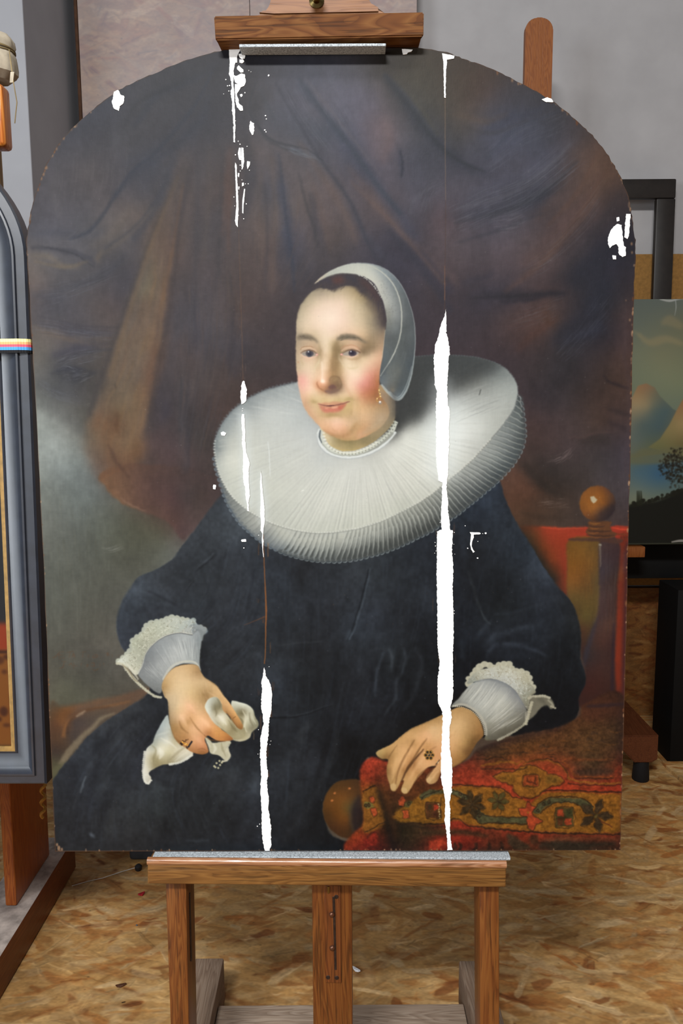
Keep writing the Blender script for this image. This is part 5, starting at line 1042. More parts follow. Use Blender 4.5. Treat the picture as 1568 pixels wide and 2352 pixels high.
    P.fill(Y(150, 560, 190, 530, 230, 515, 290, 512, 350, 530, 410, 575, 370, 595, 310, 612, 230, 615, 180, 595), (172, 158, 142), 1, 1.)
    P.fill(Y(165, 560, 200, 535, 235, 530, 235, 600, 190, 590), (164, 158, 148), .6, 1)
    P.dot(670 + 280 / 6.817, 730 + 560 / 6.817, 8.8, (78, 76, 84), .97, .9, 7.6)
    P.dot(670 + 285 / 6.817, 730 + 572 / 6.817, 6, (98, 96, 104), .5, 1.4, 4)
    P.dot(670 + 278 / 6.817, 730 + 560 / 6.817, 4.8, (50, 52, 68), .95, .8, 4.8)
    P.stroke(Y(135, 555, 180, 527, 240, 510, 300, 508, 350, 528, 400, 568), [1.6, 2, 3, 3, 2.2, 1], (112, 84, 66), .8, .9)
    P.dot(670 + 262 / 6.817, 730 + 534 / 6.817, 1.5, (246, 246, 246), .95, .5, 1.7)
    P.dot(670 + 390 / 6.817, 730 + 577 / 6.817, 3.2, (224, 158, 142), .9, .8, 2.2); P.dot(670 + 388 / 6.817, 730 + 575 / 6.817, 1.2, (244, 210, 200), .8, .5)
    P.stroke(Y(150, 575, 190, 605, 260, 626, 330, 618, 390, 595), [1.2, 2.4, 2.8, 2.4, 1.4], (228, 190, 168), .85, .7)
    P.stroke(Y(140, 600, 150, 680, 180, 740), [1.5, 3, 2], (190, 166, 128), .5, 1.5)
    P.stroke(Y(440, 600, 425, 680, 380, 760, 340, 830), [2, 3, 3, 2], (218, 202, 168), .6, 1.4)
    P.dot(670 + 100 / 6.817, 730 + 695 / 6.817, 2, (190, 146, 112), .6, .8)
    P.stroke(Y(760, 480, 800, 455, 880, 430, 960, 432, 1020, 455, 1070, 500), [1.4, 2, 2, 2, 2, 2.4], (196, 146, 112), .7, .8)
    P.stroke(Y(770, 520, 840, 480, 930, 462, 1010, 480, 1070, 520), [3, 5, 5.5, 5, 3], (216, 176, 146), .75, 1.2)
    P.stroke(Y(1040, 480, 1080, 510, 1130, 545), [2, 4, 4], (140, 116, 88), .6, 1.6)
    P.fill(Y(765, 575, 820, 545, 880, 520, 950, 508, 1010, 520, 1050, 545, 1020, 580, 960, 602, 880, 595, 820, 590), (172, 160, 146), 1, 1.)
    P.dot(670 + 950 / 6.817, 730 + 552 / 6.817, 9, (74, 64, 74), .97, .9, 7.2)
    P.dot(670 + 955 / 6.817, 730 + 570 / 6.817, 6, (92, 80, 88), .45, 1.4, 3.6)
    P.dot(670 + 945 / 6.817, 730 + 545 / 6.817, 5, (48, 42, 58), .95, .8, 5)
    P.stroke(Y(760, 568, 820, 540, 880, 512, 950, 500, 1010, 514, 1075, 545), [1, 1.6, 3, 3.2, 3, 2.4], (108, 80, 64), .8, .9)
    P.dot(670 + 927 / 6.817, 730 + 530 / 6.817, 1.5, (246, 246, 246), .95, .5, 1.7)
    P.dot(670 + 778 / 6.817, 730 + 573 / 6.817, 3.4, (220, 152, 138), .9, .8, 2.2); P.dot(670 + 775 / 6.817, 730 + 572 / 6.817, 1.2, (244, 206, 196), .8, .5)
    P.stroke(Y(790, 592, 860, 602, 920, 612, 990, 605, 1040, 580), [1, 2, 2.6, 2.4, 1.2], (226, 190, 166), .85, .7)
    P.stroke(Y(860, 640, 940, 652, 1020, 640, 1090, 600), [1.5, 3.5, 3.5, 2], (182, 152, 112), .6, 1.4)
    P.stroke(Y(735, 560, 745, 640, 790, 720, 850, 770), [1.6, 2.6, 2.6, 1.4], (226, 210, 180), .4, 1.6)
    P.stroke(Y(860, 780, 940, 795, 1040, 770), [2, 4, 2], (206, 184, 144), .5, 1.6)
    # nose
    P.stroke(Z(420, 0, 430, 100, 430, 220, 420, 320), [3, 4, 4, 5], (244, 224, 200), .55, 1.6)
    P.dot(680 + 435 / 7.127, 830 + 325 / 7.127, 4.5, (252, 236, 216), .8, 1.6, 4)
    P.stroke(Z(345, 330, 340, 375, 375, 430, 440, 475, 500, 515), [1.6, 3, 3, 3, 2], (166, 112, 78), .6, 1.1)
    P.stroke(Z(545, 330, 560, 270, 620, 245, 690, 260, 730, 320, 735, 400, 700, 470), [1.4, 2, 2, 2, 2.4, 3, 2], (124, 98, 72), .5, 1.1)
    P.fill(Z(520, 430, 560, 395, 610, 385, 645, 410, 650, 440, 600, 450, 550, 450), (118, 84, 80), .75, 1.4)
    P.fill(Z(460, 480, 540, 470, 640, 455, 700, 465, 660, 505, 570, 530, 500, 515), (128, 100, 90), .55, 1.8)
    P.stroke(Z(470, 485, 540, 480), [2, 3], (124, 90, 86), .5, 1.2)
    P.dot(680 + 640 / 7.127, 830 + 300 / 7.127, 6, (176, 148, 106), .4, 2.4, 5)
    # mouth
    P.fill(Z(330, 690, 400, 685, 480, 670, 550, 672, 600, 655, 680, 660, 760, 665, 880, 645, 800, 690, 680, 715, 560, 735, 440, 725), (204, 144, 116), .7, 1.8)
    P.fill(Z(375, 715, 460, 730, 560, 742, 680, 720, 780, 692, 810, 684, 780, 740, 740, 800, 640, 830, 540, 835, 450, 825, 400, 780), (200, 124, 104), .78, 2)
    P.fill(Z(440, 780, 560, 770, 700, 760, 760, 750, 700, 810, 560, 830, 470, 820), (208, 122, 104), .6, 2)
    P.stroke(Z(470, 765, 520, 772), [3, 4], (226, 160, 130), .7, 1.2); P.stroke(Z(580, 765, 630, 755, 690, 745), [3, 4, 2], (232, 176, 146), .75, 1.2)
    P.fill(Z(690, 730, 780, 700, 830, 690, 780, 760, 730, 790, 690, 780), (196, 102, 84), .5, 1.6)
    P.stroke(Z(350, 700, 400, 710, 470, 722, 560, 730, 680, 710, 780, 687, 840, 668, 885, 660), [.6, 1.6, 2.4, 2.6, 2.6, 2.4, 1.8, .6], (128, 72, 68), .75, .9)
    P.stroke(Z(500, 725, 560, 732, 620, 720), [1, 2, 1], (76, 40, 48), .7, .6); P.stroke(Z(820, 668, 880, 655), [1.6, 1.4], (112, 76, 72), .35, 1)
    P.stroke(Z(240, 665, 300, 660, 350, 680), [3, 6, 3], (168, 146, 98), .6, 2.2); P.stroke(Z(780, 640, 860, 610, 930, 620), [3, 6, 3], (164, 146, 92), .55, 2.)
    P.stroke(Z(480, 895, 580, 880, 680, 890, 760, 910), [3, 6, 6, 3], (178, 152, 106), .5, 2)
    P.stroke(Z(950, 640, 960, 720, 950, 820, 920, 900), [3, 5, 5, 3], (224, 190, 152), .5, 2); P.stroke(Z(910, 780, 900, 850, 930, 900), [2, 4, 2], (180, 150, 108), .5, 1.8)
    P.stroke(Z(980, 1000, 930, 1080, 880, 1150), [3, 6, 3], (176, 144, 98), .5, 2.2); P.stroke(Z(590, 1090, 620, 1140, 680, 1140), [2, 3, 2], (196, 154, 116), .5, 1.4)
    P.stroke(Z(1000, 1230, 1150, 1150, 1300, 1040, 1420, 900), [3, 8, 8, 4], (186, 166, 136), .5, 3)
    P.stroke(Z(560, 1200, 650, 1270, 800, 1300, 1000, 1260), [3, 5, 6, 4], (150, 132, 82), .45, 3)
    P.stroke(A(612, 960, 592, 1060, 570, 1160, 578, 1260), [4, 9, 10, 6], (148, 120, 84), .42, 3.4)
    P.stroke(Z(430, 1120, 580, 1205, 740, 1225, 890, 1165, 1000, 1010), [3, 6, 7, 6, 3], (176, 136, 94), .5, 2.6)
    P.stroke(Z(740, 270, 800, 400, 880, 540, 920, 600), [3, 6, 6, 3], (206, 160, 126), .4, 2.6); P.stroke(Z(470, 890, 580, 872, 700, 885), [4, 9, 4], (174, 144, 100), .45, 2.4)
    P.stroke(Z(560, 960, 650, 945, 740, 970), [6, 14, 6], (236, 200, 172), .4, 3.4); P.stroke(Z(130, 640, 180, 760, 260, 900, 360, 1020), [4, 8, 8, 4], (192, 150, 118), .4, 3)
    P.stroke(Y(150, 640, 230, 665, 330, 655), [2, 5, 2], (206, 172, 144), .4, 2); P.stroke(Y(170, 560, 260, 545, 380, 560), [1, 1.6, 1], (120, 96, 84), .4, .8)
    P.hairs([A(900, 1270, 960, 1350, 1000, 1500), A(1040, 1200, 1050, 1350, 1050, 1480)], 40, [(222, 150, 130), (180, 118, 86)], (.08, .2), (1, 2.4), (.1, .3), 4, 1.2)
    P.hairs([A(850, 1500, 870, 1650, 840, 1850), A(960, 1560, 1000, 1680, 940, 1850)], 40, [(222, 180, 140), (180, 146, 106)], (.08, .2), (1, 2.4), (.1, .3), 4, 1.2)
    # hair
    P.fill(A(330, 400, 360, 340, 430, 280, 520, 240, 640, 215, 780, 220, 880, 250, 970, 310, 1040, 390, 1090, 480, 1130, 600, 1145, 740, 1120, 800, 1080, 760, 1060, 660, 1010, 560, 940, 480, 860, 430, 800, 370, 700, 350, 620, 390, 560, 400, 480, 360, 410, 370), (70, 62, 66), .95, 3.4)
    P.fill(A(940, 430, 1030, 520, 1090, 660, 1120, 800, 1060, 800, 1000, 640, 930, 500), (104, 92, 82), .5, 5)
    P.fill(A(560, 280, 640, 250, 700, 300, 640, 330, 580, 320), (106, 62, 54), .6, 4); P.fill(A(860, 270, 960, 330, 1040, 440, 1060, 540, 980, 430, 880, 330), (92, 62, 58), .55, 4)
    P.stroke(A(400, 320, 500, 280, 560, 330), [4, 9, 4], (56, 54, 72), .5, 3); P.stroke(A(700, 250, 780, 270, 820, 330), [6, 10, 6], (54, 54, 68), .5, 3)
    P.hairs([A(330, 420, 430, 370, 480, 310), A(560, 440, 580, 390, 600, 330), A(640, 400, 700, 350, 720, 300)], 60, [(64, 56, 58), (92, 78, 66)], (.2, .5), (.6, 1.3), (.2, .5), 5, .6)
    P.hairs([A(800, 440, 860, 400, 880, 330), A(960, 520, 1000, 450, 980, 380), A(1080, 760, 1090, 640, 1060, 520)], 80, [(84, 70, 66), (112, 96, 78), (62, 56, 70)], (.15, .45), (.6, 1.4), (.15, .45), 6, .7)
    P.stroke(A(330, 430, 260, 520, 210, 620, 190, 720), [3, 4, 4, 2], (108, 98, 86), .4, 2)
    P.warp(.5, 7, 81)
    # cap
    cap = P.field(smp(A, [(420, 310, 190, 180, 160), (520, 230, 184, 186, 174), (640, 180, 190, 194, 184), (780, 170, 196, 199, 188), (900, 190, 200, 202, 190), (1000, 250, 196, 198, 188), (1080, 330, 184, 186, 178), (1150, 430, 168, 172, 168), (1200, 560, 158, 162, 158), (1130, 500, 178, 180, 172),
                          (1160, 640, 150, 152, 144), (1230, 660, 148, 152, 150), (1180, 760, 126, 130, 126), (1240, 800, 122, 128, 128), (1160, 880, 104, 108, 108), (1200, 960, 98, 104, 104), (1120, 1080, 102, 110, 112), (1160, 1150, 96, 104, 106), (1090, 1250, 92, 100, 104),
                          (1100, 200, 150, 160, 162), (1200, 300, 128, 138, 142), (1290, 420, 112, 120, 122), (1340, 560, 104, 110, 112), (1370, 700, 98, 104, 106), (1390, 850, 98, 104, 106), (1320, 800, 92, 98, 98), (1310, 950, 92, 98, 98), (1280, 1100, 96, 102, 102), (1380, 1000, 88, 94, 96),
                          (1360, 1200, 84, 92, 96), (1250, 1250, 108, 112, 108), (1180, 1300, 106, 112, 112), (1120, 1360, 110, 118, 122), (1300, 1350, 92, 98, 98), (1280, 1450, 92, 100, 102), (1200, 1430, 108, 108, 102), (1250, 1510, 110, 120, 124)]), 5.)
    P.fill(A(375, 335, 420, 285, 500, 220, 600, 165, 720, 125, 840, 112, 960, 120, 1080, 155, 1180, 215, 1270, 310, 1340, 430, 1390, 560, 1425, 700, 1444, 850, 1444, 1000, 1425, 1180, 1390, 1350, 1340, 1480, 1300, 1535, 1250, 1562, 1215, 1545, 1150, 1470, 1095, 1400, 1068, 1350, 1075, 1230,
             1098, 1120, 1115, 960, 1130, 820, 1140, 700, 1110, 540, 1060, 420, 1010, 330, 930, 270, 850, 238, 740, 222, 620, 225, 520, 255, 440, 295), cap, 1, .9)
    P.stroke(A(440, 295, 540, 250, 640, 226, 740, 222, 840, 238), [1, 2, 2, 2, 2], (150, 150, 140), .5, .8)
    for i in range(60):
        t = P.rng.rand(); x = 840 + 260 * t; y = 235 + 70 * t + 190 * t ** 2.2
        P.dot(640 + (x + P.rng.uniform(-8, 4)) / 4.612, 580 + (y + P.rng.uniform(-4, 8)) / 4.612, 1.3, (196, 198, 188), .6, .5)
    for i in range(90):
        x, y = P.rng.uniform(1080, 1250), P.rng.uniform(300, 640)
        P.dot(640 + x / 4.612, 580 + y / 4.612, .9, (116, 120, 118), .35, .5)
    P.stroke(A(520, 215, 640, 170, 780, 135, 900, 130, 1020, 165, 1130, 240, 1220, 350, 1275, 480, 1300, 620, 1300, 760, 1285, 880, 1250, 1000, 1200, 1110, 1140, 1210, 1075, 1310), [1, 1.6, 2, 2.4, 2.8, 3.2, 3.4, 3.4, 3.4, 3.2, 3, 3, 2.6, 2], (190, 192, 182), .85, .7)
    P.stroke(A(1230, 345, 1285, 470, 1312, 620, 1312, 770, 1296, 890, 1258, 1010), [1, 1.6, 1.8, 1.8, 1.6, 1], (96, 102, 102), .5, .8)
    P.stroke(A(720, 122, 840, 110, 960, 118, 1080, 152, 1180, 212, 1270, 306, 1340, 426, 1390, 556, 1428, 700, 1444, 850, 1444, 1000, 1425, 1180, 1390, 1350, 1335, 1490, 1255, 1560, 1150, 1475, 1085, 1395), [1, 1.4, 2, 2.2, 2.4, 2.2, 1.8, 1.6, 1.8, 2, 2, 3, 4, 5, 6, 6, 4], (168, 178, 178), .75, .7)
    P.stroke(A(1410, 1200, 1370, 1350, 1320, 1470, 1255, 1535, 1170, 1470), [1.4, 2, 2, 2.6, 2], (176, 184, 184), .6, .8)
    P.stroke(A(1080, 1150, 1098, 1080, 1112, 960, 1128, 820), [1.4, 1.4, 1.4, 1], (196, 190, 168), .7, .6)
    P.stroke(A(1075, 1310, 1120, 1260, 1170, 1170), [3, 6, 3], (72, 80, 88), .5, 2); P.stroke(A(1240, 1500, 1280, 1420, 1330, 1240), [5, 10, 6], (80, 88, 94), .5, 3)
    P.fill(A(1140, 1200, 1220, 1180, 1250, 1300, 1180, 1400, 1110, 1330), (118, 122, 118), .35, 5)
    P.stroke(A(1190, 1450, 1220, 1470), [4, 6], (142, 122, 98), .6, 2)
    P.hairs([A(1150, 700, 1180, 900, 1120, 1200), A(1380, 700, 1360, 1000, 1260, 1400)], 60, [(122, 128, 128), (84, 90, 92)], (.08, .25), (1, 2.6), (.1, .3), 5, 1.2)
    P.stroke(A(385, 325, 440, 272, 520, 220), [1, 1.6, 1.2], (206, 192, 166), .6, .7)
    P.stroke(A(1200, 1480, 1240, 1600, 1230, 1750), [6, 10, 6], (74, 72, 70), .55, 3)
    # earring
    for pts, w in [((1062, 1440, 1060, 1480, 1075, 1505), 2.2), ((1072, 1490, 1070, 1520), 2), ((1068, 1530, 1045, 1540, 1038, 1560, 1048, 1580, 1062, 1575), 1.8), ((1060, 1520, 1078, 1530, 1074, 1555), 1.6)]:
        P.stroke(A(*pts), w, (196, 150, 82), .9, .5)
    for x, y in ((1062, 1458), (1071, 1495), (1076, 1525), (1042, 1548)):
        P.dot(640 + x / 4.612, 580 + y / 4.612, 1.5, (244, 214, 152), .95, .4)
    P.dot(640 + 1074 / 4.612, 580 + 1590 / 4.612, 4, (150, 146, 140), .7, .8); P.dot(640 + 1072 / 4.612, 580 + 1583 / 4.612, 2, (252, 250, 246), 1, .5)


def cuff_lace(P, pts, col, r=9., a=.95, seed=1):
    q = P.spline(pts, False, 10)
    L = np.r_[0, np.cumsum(np.hypot(*np.diff(q, axis=0).T))]
    for tt in np.arange(0, L[-1] + 1, r * 1.35):
        x, y = np.interp(tt, L, q[:, 0]), np.interp(tt, L, q[:, 1])
        P.dot(x, y, r * P.rng.uniform(.75, 1.1), col, a, .9, r * P.rng.uniform(.7, 1.))


def paint_hands(P):
    D = frame(240, 1390, 3.733); E = frame(820, 1500, 3.267)
    LC = (176, 178, 160)
    # ---- hand with the handkerchief: cuff
    cuff_lace(P, D(120, 480, 190, 425, 230, 380, 240, 320, 270, 280, 330, 240, 350, 190, 390, 155, 450, 140, 520, 130, 580, 110, 640, 120, 690, 130, 750, 125), (166, 170, 156), 9)
    cuff_lace(P, D(760, 130, 770, 180, 810, 185, 850, 200, 870, 225), (152, 162, 158), 7, .85)
    lace = P.field(smp(D, [(150, 480, 190, 194, 182), (250, 420, 168, 170, 154), (260, 330, 160, 164, 146), (350, 250, 166, 168, 150), (450, 180, 166, 170, 154), (560, 150, 170, 174, 162), (680, 160, 164, 170, 162), (740, 150, 158, 166, 162), (300, 480, 162, 164, 148), (400, 330, 158, 160, 144),
                           (560, 220, 168, 172, 158), (700, 210, 160, 168, 164), (200, 500, 180, 182, 166), (260, 560, 184, 184, 166)]), 6.)
    P.fill(D(110, 490, 180, 430, 230, 390, 240, 300, 340, 220, 400, 150, 520, 125, 600, 105, 680, 130, 760, 120, 790, 180, 750, 250, 640, 235, 520, 265, 420, 330, 350, 420, 320, 520, 290, 590, 250, 590, 200, 540), lace, 1, 1.1)
    P.fill(D(740, 170, 800, 165, 860, 190, 885, 225, 850, 260, 830, 310, 760, 260), (128, 142, 150), .9, 1.6)
    P.clip = P.mask(D(110, 490, 180, 430, 230, 390, 240, 300, 340, 220, 400, 150, 520, 125, 600, 105, 680, 130, 760, 120, 790, 180, 750, 250, 640, 235, 520, 265, 420, 330, 350, 420, 320, 520, 290, 590, 250, 590, 200, 540), 1.)
    for _ in range(900):
        x, y = 240 + P.rng.uniform(110, 800) / 3.733, 1390 + P.rng.uniform(100, 600) / 3.733
        a = P.rng.uniform(0, 6.3); r = P.rng.uniform(1.6, 3.6)
        P.stroke([(x + r * np.cos(a + q), y + r * np.sin(a + q)) for q in (0, .9, 1.8, 2.7)], [.5, 1.1, .5], [(118, 116, 98), (206, 206, 190), (130, 128, 110), (214, 214, 200)][P.rng.randint(4)], .55, .4, 3)
    P.clip = None
    cf = P.field(smp(D, [(320, 600, 124, 132, 138), (360, 500, 120, 128, 136), (420, 420, 124, 134, 142), (420, 560, 140, 148, 152), (450, 660, 126, 134, 138), (500, 480, 152, 160, 164), (520, 380, 142, 152, 158), (600, 300, 144, 154, 160), (620, 400, 164, 172, 175), (600, 480, 160, 168, 170), (700, 300, 158, 168, 172), (700, 420, 164, 173, 175),
                         (760, 320, 142, 154, 160), (790, 420, 132, 144, 148), (800, 300, 128, 142, 150), (440, 740, 112, 118, 120), (780, 220, 140, 152, 160)]), 6.)
    P.fill(D(290, 590, 320, 520, 355, 415, 420, 335, 520, 268, 640, 240, 750, 255, 800, 220, 830, 300, 820, 400, 815, 500, 825, 570, 790, 520, 700, 500, 620, 520, 560, 570, 510, 650, 485, 750, 440, 745, 370, 690, 320, 640), cf, 1, 1.1)
    P.clip = P.mask(D(290, 590, 320, 520, 355, 415, 420, 335, 520, 268, 640, 240, 750, 255, 800, 220, 830, 300, 820, 400, 815, 500, 700, 500, 620, 520, 560, 570, 510, 650, 485, 750, 440, 745, 370, 690), 1.)
    P.hairs([D(330, 560, 400, 620, 470, 690), D(400, 380, 470, 490, 540, 590), D(560, 260, 610, 390, 640, 520), D(720, 250, 740, 380, 750, 500), D(800, 250, 800, 400, 800, 510)], 90, [(188, 195, 196), (108, 116, 124)], (.2, .45), (.7, 1.5), (.3, .7), 2.5, .6)
    P.clip = None
    P.stroke(D(285, 590, 325, 510, 352, 415, 420, 330, 520, 262, 640, 234, 760, 250), [2, 2, 2, 2, 2, 2, 1.4], (192, 192, 176), .8, .7)
    P.stroke(D(500, 640, 550, 555, 610, 505, 700, 482, 780, 495, 820, 560), [4, 5, 5, 5, 4, 3], (184, 184, 170), .85, 1.)
    P.stroke(D(500, 690, 545, 595, 610, 530, 700, 508, 790, 520, 830, 580), [2, 2, 2, 2, 2, 2], (112, 92, 68), .7, .8)
    cuff_lace(P, D(110, 500, 160, 510, 200, 570, 250, 630, 310, 690, 370, 740, 430, 780, 480, 790), (180, 178, 158), 4.2, .9)
    P.stroke(D(150, 510, 210, 560, 250, 630, 290, 660), [2, 4, 3, 2], (132, 122, 98), .7, .9); P.stroke(D(180, 490, 240, 560, 290, 640), [3, 5, 3], (196, 194, 178), .7, 1)
    P.grade(P.mask(D(285, 590, 325, 510, 352, 415, 420, 330, 520, 255, 640, 230, 760, 170, 880, 180, 860, 270, 825, 400, 820, 570, 700, 500, 560, 570, 485, 750, 370, 690), 1.5), .5, 1., (1., 1., .98), .5)
    # handkerchief behind the hand
    hk = P.field(smp(D, [(500, 980, 156, 166, 164), (540, 1040, 176, 182, 176), (460, 1100, 150, 158, 156), (420, 1200, 160, 164, 150), (480, 1200, 196, 194, 174), (540, 1160, 196, 196, 182), (370, 1260, 196, 194, 178), (430, 1300, 158, 150, 118), (470, 1260, 210, 208, 190), (540, 1260, 190, 184, 154), (560, 1320, 160, 152, 122), (620, 1250, 198, 192, 168),
                         (650, 1200, 184, 178, 156), (700, 1250, 200, 194, 172), (640, 1330, 170, 166, 146), (720, 1300, 184, 182, 166), (350, 1380, 200, 198, 182), (420, 1390, 150, 142, 112), (370, 1450, 196, 194, 180), (380, 1510, 176, 174, 160), (590, 1130, 166, 160, 136), (600, 1180, 178, 170, 142)]), 6.)
    P.fill(D(540, 940, 500, 990, 460, 1060, 430, 1120, 410, 1180, 360, 1230, 345, 1310, 335, 1390, 330, 1450, 345, 1520, 385, 1530, 400, 1480, 380, 1440, 430, 1400, 500, 1370, 600, 1360, 680, 1330, 760, 1275, 720, 1220, 640, 1180, 590, 1110, 560, 1020), hk, 1, 1.1)
    cuff_lace(P, D(345, 1260, 335, 1340, 330, 1420, 340, 1500, 370, 1530, 400, 1500), (206, 206, 194), 3.6, .8)
    cuff_lace(P, D(560, 1365, 640, 1350, 700, 1320, 750, 1285), (204, 204, 190), 3.4, .85)
    for pts, w, c, a in [((560, 1060, 590, 1120, 640, 1180, 660, 1220), 6, (150, 146, 120), .6), ((480, 1140, 560, 1180, 620, 1230), 5, (214, 212, 196), .6), ((400, 1200, 440, 1240, 420, 1320, 430, 1380), 6, (140, 132, 100), .5), ((700, 1210, 620, 1270, 560, 1330), 7, (142, 134, 106), .5), ((730, 1240, 660, 1290, 600, 1340), 5, (206, 202, 182), .5), ((440, 1120, 500, 1100, 560, 1080), 6, (196, 200, 190), .4), ((470, 1220, 490, 1270, 470, 1320), 12, (218, 216, 200), .45)]:
        P.stroke(D(*pts), [w * .3, w, w * .3], c, a, 1.4)
    # back part of handkerchief to the right
    h2 = P.field(smp(D, [(1120, 840, 192, 194, 178), (1180, 850, 198, 200, 184), (1240, 880, 190, 190, 172), (1280, 950, 158, 156, 132), (1310, 1010, 140, 138, 114), (1180, 920, 120, 112, 84), (1230, 960, 196, 194, 172), (1250, 1050, 140, 136, 112), (1200, 1030, 182, 178, 150), (1180, 1130, 160, 152, 118), (1240, 1120, 172, 166, 140), (1120, 1120, 126, 116, 84), (1150, 1160, 184, 178, 152), (1080, 1100, 176, 170, 142)]), 5.)
    P.fill(D(1085, 840, 1110, 820, 1170, 835, 1220, 850, 1270, 890, 1290, 950, 1320, 1010, 1310, 1050, 1265, 1090, 1240, 1140, 1180, 1168, 1110, 1160, 1050, 1110, 1080, 1000), h2, 1, 1.1)
    P.fill(D(860, 1130, 900, 1150, 930, 1180, 1000, 1170, 1080, 1160, 1050, 1220, 1075, 1280, 1060, 1320, 1030, 1330, 980, 1290, 910, 1270, 890, 1220), (178, 174, 150), 1, 1.1)
    for pts, w, c in [((930, 1180, 950, 1230, 930, 1270), 7, (206, 204, 186)), ((1000, 1180, 1010, 1230, 1040, 1300), 6, (150, 144, 116)), ((1060, 1190, 1040, 1260), 5, (206, 202, 182)), ((880, 1170, 910, 1220), 5, (200, 200, 186)), ((1180, 900, 1210, 960, 1200, 1040, 1220, 1090), 5, (202, 198, 176)), ((1150, 960, 1180, 1000, 1170, 1070), 6, (122, 112, 82)), ((1260, 900, 1270, 970, 1300, 1020), 4, (192, 190, 170)), ((1240, 920, 1250, 990, 1280, 1050), 5, (128, 122, 98))]:
        P.stroke(D(*pts), [w * .3, w, w * .3], c, .7, 1.2)
    cuff_lace(P, D(1075, 1180, 1055, 1230, 1075, 1290, 1050, 1330, 1010, 1340), (192, 188, 164), 2.8, .85)
    for x, y in ((985, 1335), (960, 1355), (990, 1370), (950, 1390), (975, 1395), (1005, 1350), (940, 1380)):
        P.dot(240 + x / 3.733, 1390 + y / 3.733, 2.6, (178, 174, 144), .9, .7)
    # hand
    hand = D(490, 690, 530, 600, 600, 535, 700, 508, 790, 515, 825, 570, 860, 620, 920, 660, 970, 700, 1010, 760, 1060, 820, 1110, 900, 1150, 970, 1185, 1040, 1170, 1060, 1130, 1040, 1090, 980, 1040, 930, 980, 980, 1000, 1060, 1060, 1100, 1100, 1150, 1040, 1165, 960, 1160, 890, 1120,
             860, 1150, 880, 1210, 890, 1260, 840, 1280, 780, 1270, 730, 1250, 690, 1220, 640, 1190, 590, 1120, 560, 1020, 550, 920, 540, 820, 510, 780)
    hs = smp(D, [(520, 700, 172, 142, 98), (560, 640, 194, 166, 124), (640, 570, 200, 172, 132), (740, 540, 186, 156, 114), (800, 570, 158, 128, 90), (600, 700, 204, 178, 138), (700, 660, 206, 180, 140), (780, 640, 192, 164, 124), (560, 780, 190, 168, 134), (640, 780, 206, 182, 144), (740, 760, 200, 172, 128), (840, 660, 192, 166, 126), (900, 700, 188, 158, 116),
                 (860, 760, 160, 130, 88), (840, 840, 176, 146, 104), (780, 820, 194, 162, 118), (730, 870, 222, 178, 140), (620, 860, 206, 182, 144), (570, 880, 176, 156, 124), (660, 960, 220, 180, 142), (640, 910, 208, 176, 134), (740, 930, 206, 162, 118), (800, 960, 222, 178, 134), (860, 1010, 226, 178, 136), (920, 1060, 206, 152, 100), (820, 900, 200, 164, 122),
                 (880, 930, 190, 150, 106), (580, 980, 168, 142, 106), (600, 1040, 162, 128, 84), (620, 1100, 164, 126, 82), (680, 1040, 190, 150, 104), (740, 1050, 206, 164, 122), (780, 1100, 208, 164, 122), (700, 1120, 178, 134, 88), (760, 1160, 200, 152, 110), (820, 1160, 204, 152, 112), (860, 1220, 190, 132, 92), (790, 1230, 180, 126, 84), (840, 1270, 140, 96, 56),
                 (740, 1220, 176, 128, 86), (960, 1100, 200, 146, 88), (1020, 1130, 190, 132, 76), (1070, 1150, 160, 104, 62), (890, 1100, 176, 122, 76), (960, 760, 194, 162, 118), (1020, 830, 192, 156, 110), (1060, 880, 198, 156, 106), (1100, 940, 190, 144, 92), (1140, 1000, 178, 132, 82), (1080, 960, 168, 124, 76), (1030, 880, 176, 136, 92), (720, 1000, 180, 140, 94)])
    P.fill(hand, P.field(hs, 5., .3), 1, 1.)
    for pts, w, c, a, f in [((640, 990, 660, 1050, 720, 1100), 5, (138, 102, 62), .6, 1.6), ((730, 960, 790, 1050, 850, 1110), 4, (150, 112, 70), .65, 1.3), ((850, 1110, 900, 1150, 960, 1165, 1040, 1170), 3, (120, 82, 50), .7, 1), ((840, 760, 880, 780, 870, 840), 7, (140, 110, 72), .5, 2), ((690, 850, 740, 870, 780, 930), 7, (232, 186, 150), .5, 2),
                            ((640, 940, 670, 970, 700, 1040), 8, (228, 190, 152), .5, 2.2), ((820, 960, 880, 1020, 900, 1050), 9, (234, 190, 150), .5, 2.2), ((550, 830, 556, 940, 570, 1030), 4, (140, 118, 88), .5, 1.6), ((600, 1130, 640, 1170, 700, 1200), 4, (124, 88, 52), .6, 1.4), ((740, 1110, 800, 1150, 840, 1200), 8, (220, 170, 130), .4, 2), ((1090, 980, 1120, 960, 1110, 940), 2, (112, 78, 46), .6, .8),
                            ((880, 740, 960, 790, 1020, 860), 4, (206, 176, 134), .5, 1.6), ((500, 700, 520, 780), 3, (120, 92, 56), .6, 1), ((620, 780, 610, 850, 600, 900), 5, (186, 164, 132), .5, 2), ((830, 600, 900, 650, 970, 700, 1020, 770), 3, (142, 114, 76), .5, 1.2), ((790, 1240, 840, 1230, 880, 1250), 2, (136, 92, 60), .6, .9)]:
        P.stroke(D(*pts), [w * .3, w, w * .3], c, a, f)
    P.hairs([D(560, 640, 620, 800, 650, 960), D(760, 560, 760, 760, 760, 900), D(860, 640, 900, 760, 1000, 860)], 60, [(216, 190, 152), (178, 148, 108), (222, 176, 142)], (.08, .22), (1, 2.6), (.1, .3), 4, 1.2)
